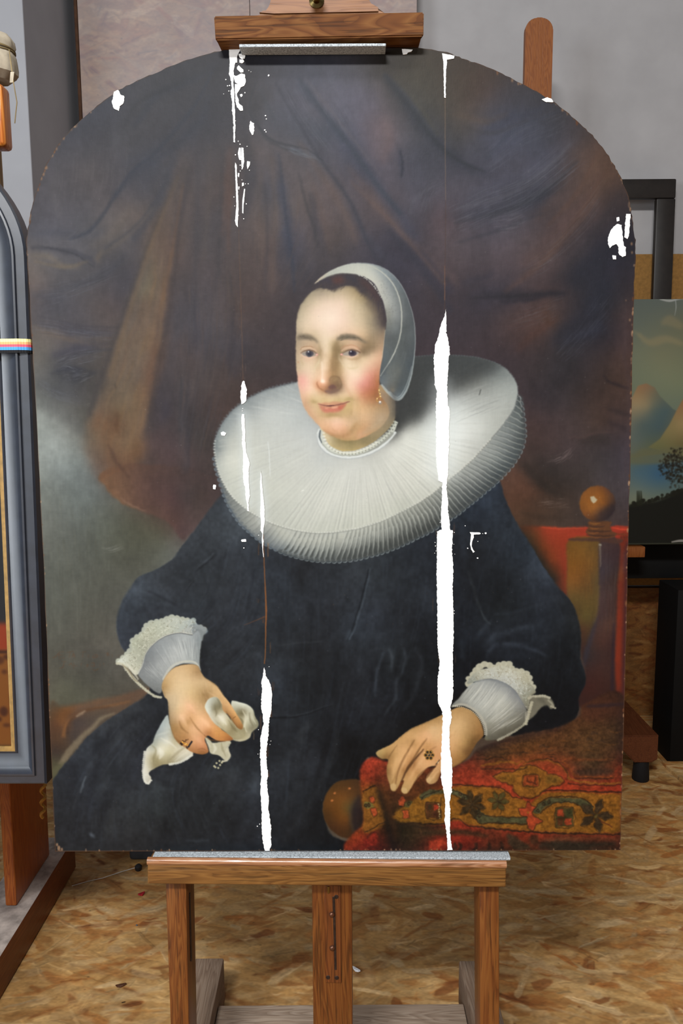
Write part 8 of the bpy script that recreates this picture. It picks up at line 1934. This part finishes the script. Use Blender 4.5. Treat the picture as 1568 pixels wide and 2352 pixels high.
# ------------------------------------------------------------------ framed pendant on the easel at the left edge
PL = Plane(CAM + ray(108., 1800.) * 1.50, 1.0, 2.2)
prof = [(.000, -.030), (.000, .000), (.003, .0035), (.016, .005), (.0175, .009), (.0205, .0095), (.022, .006), (.030, -.001), (.042, -.007), (.050, -.0085), (.052, -.006), (.054, -.0055)]
b_sp = PL.ab(61., 590.)[1]; HWD, RISE = .62, .33
path = [np.array([-2 * HWD, 0.]), np.array([0., 0.])]
ea = np.linspace(0, math.pi, 61)
x_r = [PL.ab(108., 1800.)[0], PL.ab(61., 590.)[0]]
for t in ea:
    path.append(np.array([x_r[1] - HWD + HWD * math.cos(t), b_sp + RISE * math.sin(t)]))
path[1][0] = x_r[0]; path[0][0] = x_r[0] - 2 * HWD


def offset_path(path, d):
    """closed outline moved inwards by d with mitred corners"""
    n = len(path); out = []
    for i in range(n):
        p, q, r = path[i - 1], path[i], path[(i + 1) % n]
        t1 = (q - p) / np.hypot(*(q - p)); t2 = (r - q) / np.hypot(*(r - q))
        n1, n2 = np.array([-t1[1], t1[0]]), np.array([-t2[1], t2[0]])
        m_ = n1 + n2; m_ /= max(1e-6, 1 + n1 @ n2)
        out.append(q + m_ * d)
    return out


M_black = plain('black_lacquer', (38, 43, 53), .40, .8, .1, 40.)
M_gold = plain('gilded_slip', (132, 102, 52), .5, .4, .12, 70., .3)
fr_ob = thing('framed_painting', 'arched painting in a glossy black frame with gold slip, at the left edge', 'painting', tuple(PL.w(x_r[0] - HWD, 0., 0.)))


def sweep(prof, name, m):
    prof = [(d * 1.12, h) for d, h in prof]
    bm = bmesh.new(); rings = []
    for d, h in prof:
        rings.append([bm.verts.new(Vector(PL.w(p[0], p[1], h))) for p in offset_path(path, d)])
    n = len(rings[0])
    for a, b in zip(rings, rings[1:]):
        for i in range(n):
            bm.faces.new((a[i], a[(i + 1) % n], b[(i + 1) % n], b[i]))
    return finish(name, bm, m, fr_ob, True)


sweep(prof, 'frame', M_black)
sweep([(.053, -.012), (.0535, -.0065), (.058, -.0075), (.0615, -.009), (.062, -.013)], 'gold_slip', M_gold)
inner = offset_path(path, .067)
IA = np.array(inner)
ia0, ia1, ib0, ib1 = IA[:, 0].min(), IA[:, 0].max(), IA[:, 1].min(), IA[:, 1].max()
S2 = 620.
lw, lh = int((ia1 - ia0) * S2), int((ib1 - ib0) * S2)
Q = Painter(lw, lh, lambda p: np.stack([(np.asarray(p, float)[:, 0] - ia0) * S2, (ib1 - np.asarray(p, float)[:, 1]) * S2], 1), 5)
wd_, hg_ = ia1 - ia0, ib1 - ib0


def qa(*p):      # fractions from the right and from the bottom
    return [(ia1 - p[i] * wd_, ib0 + p[i + 1] * hg_) for i in range(0, len(p), 2)]


F0 = Q.field([q + (c,) for q, c in zip(qa(0, 1, .5, 1, 1, 1, 0, .7, .5, .7, 1, .7, 0, .5, .1, .45, 0, .35, .06, .3, 0, .22, .2, .3, .5, .3, 1, .2, .5, 0, 1, 0), [(62, 56, 50), (70, 60, 52), (60, 54, 50), (92, 84, 66), (70, 60, 54), (60, 56, 50), (70, 64, 52), (40, 38, 38), (36, 36, 38), (30, 32, 36), (34, 34, 36), (34, 36, 40), (40, 42, 48), (40, 40, 40), (60, 40, 30), (70, 60, 50)])], 10.)
Q._put(np.ones((lh, lw), np.float32), (0, 0, lw, lh), F0, 1.)
Q.fill(qa(-.02, .205, .12, .205, .2, .19, .2, .155, -.02, .155), (128, 48, 24), .95, 2, False)
Q.fill(qa(-.02, .16, .22, .16, .3, -.02, -.02, -.02), (112, 66, 26), .95, 2, False)
for i in range(70):
    x, y = Q.rng.uniform(-.01, .25), Q.rng.uniform(0, .155)
    Q.dot(*qa(x, y)[0], Q.rng.uniform(.004, .012), [(52, 26, 18), (64, 34, 20), (96, 44, 24)][i % 3], .8, 1.2, Q.rng.uniform(.003, .01))
Q.stroke(qa(0, .158, .2, .16), .006, (40, 22, 18), .8, 1)
M_left = art_mat('dark_old_painting', np.clip(Q.im, 0, 1), .8)
bm = bmesh.new(); uvl = bm.loops.layers.uv.new('UVMap')
ff = prism(bm, [PL.w(p[0], p[1], -.0115) for p in inner], [PL.w(p[0], p[1], -.018) for p in inner])
for f in bm.faces:
    for l in f.loops:
        d = np.array(l.vert.co) - PL.O
        l[uvl].uv = ((d @ PL.e - ia0) / wd_, (d @ PL.v - ib0) / hg_)
finish('canvas', bm, M_left, fr_ob)

# striped ribbon round the frame
M_rib = Mat('striped_webbing', .8, .2)
uv = M_rib.new('ShaderNodeUVMap'); sx = M_rib.new('ShaderNodeSeparateXYZ'); M_rib.link(uv.outputs['UV'], sx.inputs[0])
rp_ = M_rib.new('ShaderNodeValToRGB'); rp_.color_ramp.interpolation = 'CONSTANT'
e_ = rp_.color_ramp.elements
for _ in range(3): e_.new(.5)
for q_, (p_, c_) in zip(e_, ((0., (30, 30, 32)), (.2, (84, 160, 226)), (.42, (232, 96, 116)), (.6, (244, 176, 120)), (.78, (250, 244, 170)))):
    q_.position = p_; q_.color = lin(c_)
M_rib.link(sx.outputs['Y'], rp_.inputs['Fac'])
wv = M_rib.new('ShaderNodeTexWave', wave_type='BANDS', bands_direction='X'); wv.inputs['Scale'].default_value = 70.; M_rib.link(uv.outputs['UV'], wv.inputs['Vector'])
M_rib.color(M_rib.mix(.16, rp_.outputs['Color'], wv.outputs['Color'], 'MULTIPLY')); M_rib.bump(wv.outputs['Fac'], .4, .001)
r0, r1 = PL.ab(68., 777.5, .012), PL.ab(70., 810., .012)
bt_, bb_ = r0[1], r1[1]
xo = np.interp((bt_ + bb_) / 2, [0, b_sp], x_r)
run = [(xo - 2 * HWD + .02, -.032), (xo + .0012, -.032), (xo + .0012, .0018), (xo - .003, .0065), (xo - .018, .0112), (xo - .022, .0108), (xo - .12, .0102), (xo - 2 * HWD, .0102)]
bm = bmesh.new(); uvl = bm.loops.layers.uv.new('UVMap')
rows = [[bm.verts.new(Vector(PL.w(a, b, h))) for a, h in run] for b in (bb_, bt_)]
dl = np.r_[0, np.cumsum([math.hypot(run[i + 1][0] - run[i][0], run[i + 1][1] - run[i][1]) for i in range(len(run) - 1)])]
for i in range(len(run) - 1):
    f = bm.faces.new((rows[0][i], rows[0][i + 1], rows[1][i + 1], rows[1][i]))
    for l, (u_, v_) in zip(f.loops, ((dl[i], 0), (dl[i + 1], 0), (dl[i + 1], 1), (dl[i], 1))):
        l[uvl].uv = (u_ * 1.0, v_)
rb = finish('striped_ribbon', bm, M_rib.m)
sol = rb.modifiers.new('thickness', 'SOLIDIFY'); sol.thickness = .0009; sol.offset = 1.
tag(rb, 'striped yellow, red, blue and black ribbon strapped across the black frame', 'ribbon')

# ------------------------------------------------------------------ the easel under it
W_l = wood('cherry_upright', (112, 52, 18), (140, 70, 26), (156, 86, 34), 'Z', .4, .4, knots=.15, pores=.15)
W_lb = wood('cherry_beam', (84, 38, 16), (104, 50, 22), (118, 62, 28), 'Y', .45, .35, knots=.15, pores=.15)
M_dust = plain('dusty_wood_top', (158, 146, 138), .95, .1, .2, 26.)
bR0, bR1 = on_z(191., 1958.), on_z(0., 2322.)
zt = .105
tR0, tR1 = on_z(150., 1956., zt), on_z(52., 2114., zt)
xr_ = float(tR1[0]); yfar = 2.62
easel2 = thing('second_easel', 'reddish studio easel at the left edge carrying the black arched frame', 'easel', (xr_ - .2, 1.6, 0.))
dirv = (tR0 - tR1) / (tR0[1] - tR1[1])
pN = tR1 + dirv * (.70 - tR1[1]); pF = tR1 + dirv * (2.35 - tR1[1])
wdt = .135
bm = bmesh.new()
for p in (0,):
    n_, f_ = pN, pF
    hexa(bm, [(n_[0] - wdt, n_[1], .003), (n_[0], n_[1], .003), (n_[0], n_[1], zt), (n_[0] - wdt, n_[1], zt), (f_[0] - wdt, f_[1], .003), (f_[0], f_[1], .003), (f_[0], f_[1], zt), (f_[0] - wdt, f_[1], zt)], .003)
beam = finish('foot_beam', bm, [W_lb, M_dust], easel2, True)
for f in beam.data.polygons:
    if f.normal.z > .9:
        f.material_index = 1
# upright plank standing edge-on on the beam
c_ = [on_z(12., 2082., zt + .0005), on_z(38., 2082., zt + .0005)]
yfr = float(c_[0][1]); xa_, xb_ = float(c_[0][0]), float(c_[1][0])
ft = at_y(25., 1800., yfr)
bm = bmesh.new()
ybk = float(on_z(104., 1964., zt)[1])
ztop = 1.02
sl = (float(at_y(25., 1800., yfr)[0]) - xb_) / (float(at_y(25., 1800., yfr)[2]) - zt)
hexa(bm, [(xa_, yfr, zt + .0005), (xb_, yfr, zt + .0005), (xb_ + sl * .5, yfr, ztop), (xa_ + sl * .5, yfr, ztop), (xa_ , ybk, zt + .0005), (xb_, ybk, zt + .0005), (xb_ + sl * .5, ybk, ztop), (xa_ + sl * .5, ybk, ztop)], .005, 3)
plank2 = finish('side_plank', bm, W_l, easel2, True)
bm = bmesh.new(); p_ = np.array([xb_ - .01, yfr + .18, float(at_y(48., 1835., yfr + .1)[2])])
tube(bm, [p_, at_y(37., 1851., yfr + .055)], .0085, 12); finish('peg', bm, W_l, plank2, True)
bm = bmesh.new(); box(bm, xb_ + sl * .3 - .35, xb_ + sl * .3 + .02, 1.52, 1.60, .55, .63, .003)
finish('shelf_rail', bm, W_lb, easel2, True)
# mast with its clamp behind the frame's top
M_pole = wood('pale_pole', (120, 92, 54), (148, 118, 74), (164, 134, 90), 'Z', .6, .3)
xm = float(at_y(8., 400., 1.66)[0])
bm = bmesh.new(); box(bm, xm - .05, xm, 1.62, 1.66, .95, float(at_y(10., 172., 1.64)[2]) - .013, .003); finish('mast', bm, M_pole, easel2, True)
g0, g1 = at_y(12., 335., 1.56), at_y(10., 215., 1.56)
bm = bmesh.new(); box(bm, float(g0[0]) - .12, float(g0[0]), 1.56, 1.60, float(g0[2]), float(g1[2]) + .02, .008, 4); finish('top_clamp', bm, wood('varnished_clamp', (120, 56, 16), (176, 98, 36), (206, 132, 60), 'Z', .25, .6, knots=.1, pores=.1), easel2, True)
# canvas hood tied over the mast
ct = at_y(0., 130., 1.64)
cx, cz0, cz1 = float(at_y(37., 110., 1.64)[0]) - .042, float(at_y(10., 172., 1.64)[2]), float(at_y(10., 72., 1.64)[2])
hh = cz1 - cz0
M_cloth = plain('unbleached_cotton', (168, 158, 140), .95, .1, .08, 60.)
bm = bmesh.new()
rr = random.Random(3); ph = [rr.uniform(0, 6) for _ in range(16)]


def folds(i, k):
    t = i / 11.
    amp = .015 + .07 * max(0, t - .45) + .05 * max(0, .25 - t)
    return 1 + amp * math.sin(k * 2 * math.pi / 40 * 9 + ph[i % 16] * .15) + amp * .6 * math.sin(k * 2 * math.pi / 40 * 14 + 1.3)


lathe(bm, (cx, 1.64, cz0), (0, 0, 1), [(-.012, .026), (0, .040), (hh * .12, .041), (hh * .28, .040), (hh * .42, .0385), (hh * .5, .0355), (hh * .56, .0355), (hh * .64, .038), (hh * .78, .036), (hh * .9, .029), (hh * .97, .016), (hh, .003)], 40, folds)
hood = finish('cloth_hood', bm, M_cloth, None, True); tag(hood, 'cream cotton cloth hood tied with string over the pole at top left', 'cloth')
bm = bmesh.new()
for zz in (.49, .53, .57):
    tube(bm, [(cx + .0375 * math.cos(t), 1.64 + .0375 * math.sin(t), cz0 + hh * zz + .002 * math.sin(t + zz * 40)) for t in np.linspace(0, 2 * math.pi, 30)], .0013, 6, False)
s0 = (cx + .038, 1.615, cz0 + hh * .45); s1 = at_y(31., 190., 1.6); s2 = at_y(39., 235., 1.6); s3 = at_y(36., 262., 1.6); s4 = at_y(34., 283., 1.6)
tube(bm, [s0] + [tuple(map(float, s)) for s in (s1, s2, s3, s4)], .001, 6)
finish('string', bm, plain('hemp_string', (132, 116, 84), .9, .1), hood, True)
bm = bmesh.new(); u0 = at_y(24., 172., 1.6)
hexa(bm, [tuple(map(float, at_y(x, y, yy))) for yy in (1.6, 1.606) for x, y in ((22, 190), (30, 190), (33, 165), (24, 165))], .0006, 1); finish('cloth_end', bm, M_cloth, hood, True)
# brass chain hanging behind the panel's lower left corner
bm = bmesh.new()
yy = 1.95
c0_ = at_y(96., 1800., yy); 
pts = []
for t in np.linspace(0, 1, 40):
    q = at_y(99. + 5 * math.sin(t * 19), 1795. + 84 * t, yy + .01 * math.cos(t * 19)); pts.append(tuple(map(float, q)))
tube(bm, pts, .0042, 6); tag(finish('hanging_cord', bm, plain('yellow_cord', (158, 112, 40), .6, .4)), 'loose yellow cord hanging beside the reddish plank at lower left', 'cord')


# ------------------------------------------------------------------ things at the back, right
W_b = wood('brown_easel', (104, 56, 22), (124, 70, 30), (134, 80, 36), 'Z', .5, .3, knots=.15, pores=.1)
ym = 3.20
x0, x1 = float(at_y(1205., 150., ym)[0]), float(at_y(1268., 150., ym)[0]); zt3 = float(at_y(1236., 40., ym)[2])
easel3 = thing('background_easel', 'brown wooden easel with a rounded mast behind the panel at right', 'easel', ((x0 + x1) / 2, ym, 0.))
bm = bmesh.new(); rad = (x1 - x0) * .42
ol = [(x0, .06), (x1, .06)] + [(x1 - rad + rad * math.cos(t), zt3 - rad + rad * math.sin(t)) for t in np.linspace(0, math.pi / 2, 7)] + [(x0 + rad - rad * math.sin(t), zt3 - rad + rad * math.cos(t)) for t in np.linspace(0, math.pi / 2, 7)]
prism(bm, [(x, ym, z) for x, z in ol], [(x, ym + .03, z) for x, z in ol], .003); finish('mast', bm, W_b, easel3, True)
# foot pointing at the viewer, with a rubber pad
pf = on_z(1480., 1800.); yf = float(pf[1]); xfc = float(on_z(1478., 1800.)[0])
zf1 = float(at_y(1478., 1752., yf)[2])
l_, r_ = float(at_y(1440., 1740., yf)[0]), float(at_y(1510., 1740., yf)[0])
zf2 = float(at_y(1478., 1690., yf)[2])
bm = bmesh.new()
prism(bm, [(l_ + .03, yf, zf1), (r_ - .02, yf, zf1), (r_, yf, zf1 + .012), (r_, yf, zf2), (l_ - .03, yf, zf2), (l_ - .03, yf, zf1 + .06)], [(l_ + .03, 3.42, zf1), (r_ - .02, 3.42, zf1), (r_, 3.42, zf1 + .012), (r_, 3.42, zf2), (l_ - .03, 3.42, zf2), (l_ - .03, 3.42, zf1 + .06)], .004)
ft3 = finish('foot', bm, wood('dark_brown_foot', (70, 34, 18), (88, 46, 24), (98, 54, 30), 'Y', .5, .3, knots=.1, pores=.1), easel3, True)
bm = bmesh.new(); lathe(bm, (xfc, yf + .035, .001), (0, 0, 1), [(0, .03), (.004, .032), (zf1 - .001, .028)], 16); finish('rubber_pad', bm, plain('black_rubber', (20, 20, 22), .7, .3), ft3, True)
# shelf of that easel
ys = 3.08
bm = bmesh.new(); a_, b_ = at_y(1380., 1281., ys), at_y(1482., 1256., ys)
box(bm, float(a_[0]) - .5, float(b_[0]), ys, ys + .12, float(a_[2]), float(b_[2]), .003); finish('shelf_rail', bm, W_b, easel3, True)

# landscape painting standing on it
PQ = Plane(at_y(1446., 1252., 3.10), 0., 3.)
c = [PQ.ab(x, y) for x, y in ((1380., 1252.), (1660., 1252.), (1660., 686.), (1380., 686.))]
la0, la1, lb0, lb1 = c[0][0], c[1][0], c[0][1] - .0, c[2][1]
S7 = 700.
V = Painter(int((la1 - la0) * S7), int((lb1 - lb0) * S7), lambda p: np.stack([(PQ.ab(np.asarray(p, float)[:, 0], np.asarray(p, float)[:, 1])[:, 0] - la0) * S7, (lb1 - PQ.ab(np.asarray(p, float)[:, 0], np.asarray(p, float)[:, 1])[:, 1]) * S7], 1), 12)
Zr = frame(1300, 400, 2.613)
Fv = V.field(smp(Zr, [(420, 780, 104, 112, 104), (550, 780, 106, 114, 106), (690, 780, 110, 116, 106), (420, 900, 112, 120, 108), (560, 860, 114, 120, 106), (690, 900, 120, 122, 100), (420, 1050, 128, 134, 112), (560, 1080, 136, 138, 110), (690, 1100, 134, 138, 110), (450, 1200, 134, 142, 116), (600, 1200, 140, 146, 116), (690, 1250, 138, 146, 116), (420, 1700, 110, 124, 112), (420, 1780, 92, 122, 134), (560, 1800, 72, 112, 142), (690, 1850, 100, 124, 124), (420, 1930, 132, 142, 124), (560, 1930, 116, 132, 120), (300, 1000, 116, 122, 110), (800, 1000, 126, 130, 106), (300, 1900, 120, 130, 116), (800, 1900, 110, 120, 110)]), 8.)
V._put(np.ones((V.H, V.W), np.float32), (0, 0, V.W, V.H), Fv, 1.)
for pts, w_, cc in [((430, 960, 500, 1010, 600, 990, 700, 1020), 20, (160, 148, 112)), ((570, 900, 620, 880, 700, 920), 26, (150, 140, 108)), ((400, 940, 450, 970), 12, (152, 146, 114))]:
    V.stroke(Zr(*pts), [w_ * .3, w_, w_ * .5], cc, .6, 3)
V.fill(Zr(300, 1500, 400, 1330, 430, 1270, 480, 1255, 530, 1280, 560, 1330, 640, 1410, 700, 1440, 800, 1400, 800, 1650, 400, 1700, 300, 1700), V.field(smp(Zr, [(430, 1300, 168, 136, 98), (480, 1270, 160, 128, 96), (540, 1320, 128, 126, 104), (420, 1380, 176, 156, 118), (480, 1390, 160, 148, 116), (520, 1420, 110, 122, 112), (600, 1420, 92, 112, 112), (450, 1500, 104, 118, 112), (560, 1520, 88, 108, 110), (600, 1600, 108, 114, 92), (420, 1600, 110, 122, 114), (500, 1640, 110, 118, 94), (700, 1550, 140, 126, 84)]), 6.), 1, 1.5, False)
V.fill(Zr(490, 1640, 560, 1590, 620, 1500, 660, 1420, 700, 1350, 800, 1250, 800, 1720, 640, 1680), V.field(smp(Zr, [(690, 1380, 168, 128, 88), (650, 1480, 164, 144, 98), (600, 1560, 150, 138, 92), (690, 1500, 176, 152, 104), (560, 1630, 128, 128, 86), (690, 1620, 130, 118, 78)]), 6.), 1, 1.5, False)
V.fill(Zr(300, 1690, 400, 1680, 450, 1650, 520, 1650, 620, 1640, 700, 1640, 700, 1720, 400, 1740), (122, 122, 90), .7, 3)
tr = np.random.RandomState(4)
for i in range(520):
    a_ = tr.uniform(0, 6.3); r_ = tr.uniform(0, 1) ** .5
    V.dot(*Zr(680 + 130 * r_ * math.cos(a_) * tr.uniform(.6, 1.1), 1760 + 125 * r_ * math.sin(a_) * tr.uniform(.6, 1.1))[0], tr.uniform(1, 3.2), [(40, 34, 24), (56, 46, 30), (30, 26, 20)][i % 3], .55, 1.2)
V.fill(Zr(200, 2000, 390, 1985, 440, 1970, 540, 1960, 640, 1920, 720, 1880, 800, 1860, 800, 2300, 200, 2300), (26, 26, 20), .97, 3)
for i in range(60):
    x_ = tr.uniform(390, 720); V.dot(*Zr(x_, 1990 - (x_ - 390) * .28 + tr.uniform(-14, 10))[0], tr.uniform(2, 5), (34, 34, 24), .8, 1)
for x_ in (440, 452, 430):
    V.stroke(Zr(x_, 1990, x_ - 4, 1900), [7, 2], (40, 42, 28), .8, 1.2)
V.stroke(Zr(560, 750, 620, 760, 690, 748, 800, 752), [3, 5, 3, 4], (190, 192, 188), .9, 1); V.stroke(Zr(655, 755, 658, 800, 650, 850), [2, 2, .8], (180, 184, 180), .8, .8)
V.stroke(Zr(630, 2208, 690, 2200, 800, 2206), [3, 6, 4], (176, 172, 166), .9, 1)
M_land = art_mat('landscape_oil', np.clip(V.im, 0, 1), .62, .6, .15)
bm = bmesh.new(); uvl = bm.loops.layers.uv.new('UVMap')
slab_ab(bm, PQ, la0, la1, lb0 + .002, lb1, -.02, 0.)
for f in bm.faces:
    for l in f.loops:
        d = np.array(l.vert.co) - PQ.O; l[uvl].uv = ((d @ PQ.e - la0) / (la1 - la0), (d @ PQ.v - lb0) / (lb1 - lb0))
tag(finish('landscape_painting', bm, M_land), 'unframed mountain lake landscape standing at the right edge behind the panel', 'painting')

# empty black frame hung on the wall above it
PB = Plane(at_y(1500., 683., 3.50), 0., 1.)
M_ebony = plain('ebonised_wood', (30, 25, 22), .5, .4, .15, 40.)
xs_ = [PB.ab(1549., 500.)[0], PB.ab(1505., 500.)[0]]; tb_ = [PB.ab(1500., 411.)[1], PB.ab(1500., 456.)[1]]
wd3 = xs_[0] - xs_[1]; ow = .62; b3 = PB.ab(1500., 900.)[1]
frm = thing('empty_frame', 'empty black picture frame on the back wall above the landscape painting', 'frame', tuple(PB.w(xs_[0] - ow / 2, b3, 0.)))
for nm, (a_, b_, c_, d_) in (('rail', (xs_[0] - ow, xs_[0], tb_[1], tb_[0])), ('rail', (xs_[0] - ow, xs_[0], b3, b3 + wd3)), ('stile', (xs_[1], xs_[0], b3 + wd3 + .0005, tb_[1] - .0005)), ('stile', (xs_[0] - ow, xs_[0] - ow + wd3, b3 + wd3 + .0005, tb_[1] - .0005))):
    bm = bmesh.new(); slab_ab(bm, PB, a_, b_, c_, d_, -.025, .005, .006, 2); finish(nm, bm, M_ebony, frm, True)

# black table in the dark corner
M_tab = plain('black_painted_table', (6, 6, 6), .7, .2)
tt = at_y(1424., 1282., 3.26); tb2 = at_y(1424., 1329., 3.26)
tbl = thing('black_table', 'black table in the dark corner under the landscape painting', 'table', (2.0, 3.4, 0.))
bm = bmesh.new(); box(bm, 1.02, 2.6, 3.26, 3.54, float(tb2[2]), float(tt[2]) + .05, .003); finish('table_top', bm, M_tab, tbl, True)
lx = float(at_y(1550., 1500., 3.05)[0])
for xx in (lx, lx + .9):
    bm = bmesh.new(); box(bm, xx, xx + .12, 3.24 - .19, 3.24, .002, float(tb2[2]) - .001, .003); finish('leg', bm, M_tab, tbl, True)


# ------------------------------------------------------------------ scraps on the floor
def scrap(name, px, py, L, wd, ang, col, lab, cat, h=.002, curl=.004, rough=.7, n=8):
    p = on_z(float(px), float(py)); bm = bmesh.new()
    u = Vector((math.cos(ang), math.sin(ang), 0)); v = Vector((-u.y, u.x, 0))
    rr = random.Random(int(px)); top, bot = [], []
    for i in range(n):
        t = i / n * 2 * math.pi
        r = rr.uniform(.8, 1.1)
        q = Vector(p) + u * (L / 2 * r * math.cos(t)) + v * (wd / 2 * r * math.sin(t))
        z = .0006 + curl * abs(math.cos(t)) ** 2
        top.append(q + Vector((0, 0, z + h))); bot.append(q + Vector((0, 0, z)))
    prism(bm, top, bot)
    return tag(finish(name, bm, plain(name + '_surface', col, rough, .3, .15, 200.)), lab, cat)


scrap('red_scrap', 325, 2056, .022, .012, .7, (150, 26, 34), 'small red scrap on the floor behind the left upright', 'scrap', .004)
scrap('white_chip', 819, 2230, .026, .010, -.7, (226, 226, 232), 'small white chip on the floor beside the easel mast', 'chip', .003)
scrap('dry_leaf', 277, 2266, .026, .010, .25, (70, 40, 22), 'dark brown curled sliver on the floor left of the easel', 'sliver', .003)
scrap('grey_crumb', 314, 2126, .006, .005, 0., (80, 88, 96), 'tiny grey crumb on the lit floor left of the easel', 'crumb', .002, .0)
scrap('wood_splinter', 284, 2303, .010, .003, .3, (70, 50, 30), 'tiny dark splinter on the floor below the curled sliver', 'splinter', .0015, .0)
p = on_z(318., 1999.); bm = bmesh.new(); lathe(bm, (float(p[0]), float(p[1]), .0005), (0, 0, 1), [(0, .008), (.004, .011), (.014, .011), (.019, .006), (.021, .001)], 14)
tag(finish('black_stopper', bm, plain('black_plastic', (24, 24, 26), .5, .4), None, True), 'small round black stopper on the floor under the panel', 'stopper')
bm = bmesh.new()
q = [on_z(x, y) for x, y in ((165., 2036.), (200., 2026.), (235., 2018.), (280., 2003.), (318., 1992.))]
tube(bm, [tuple(map(float, a + np.array([0, 0, .0016]))) for a in q], .0013, 6)
tag(finish('white_string', bm, plain('white_thread', (206, 200, 190), .9, .1), None, True), 'thin white string lying on the shadowed floor under the panel', 'string')
p0 = at_y(292., 1978., 2.62); p1 = at_y(372., 1978., 2.62)
zb = .002
a_ = on_z(296., 1979.); b_ = on_z(380., 1979.)
bm = bmesh.new(); box(bm, float(a_[0]), float(b_[0]), float(a_[1]), float(a_[1]) + .12, .002, .09, .012, 3)
tag(finish('dark_box', bm, plain('dark_grey_plastic', (52, 54, 58), .6, .3), None, True), 'low dark grey box on the floor, mostly hidden behind the panel', 'box')
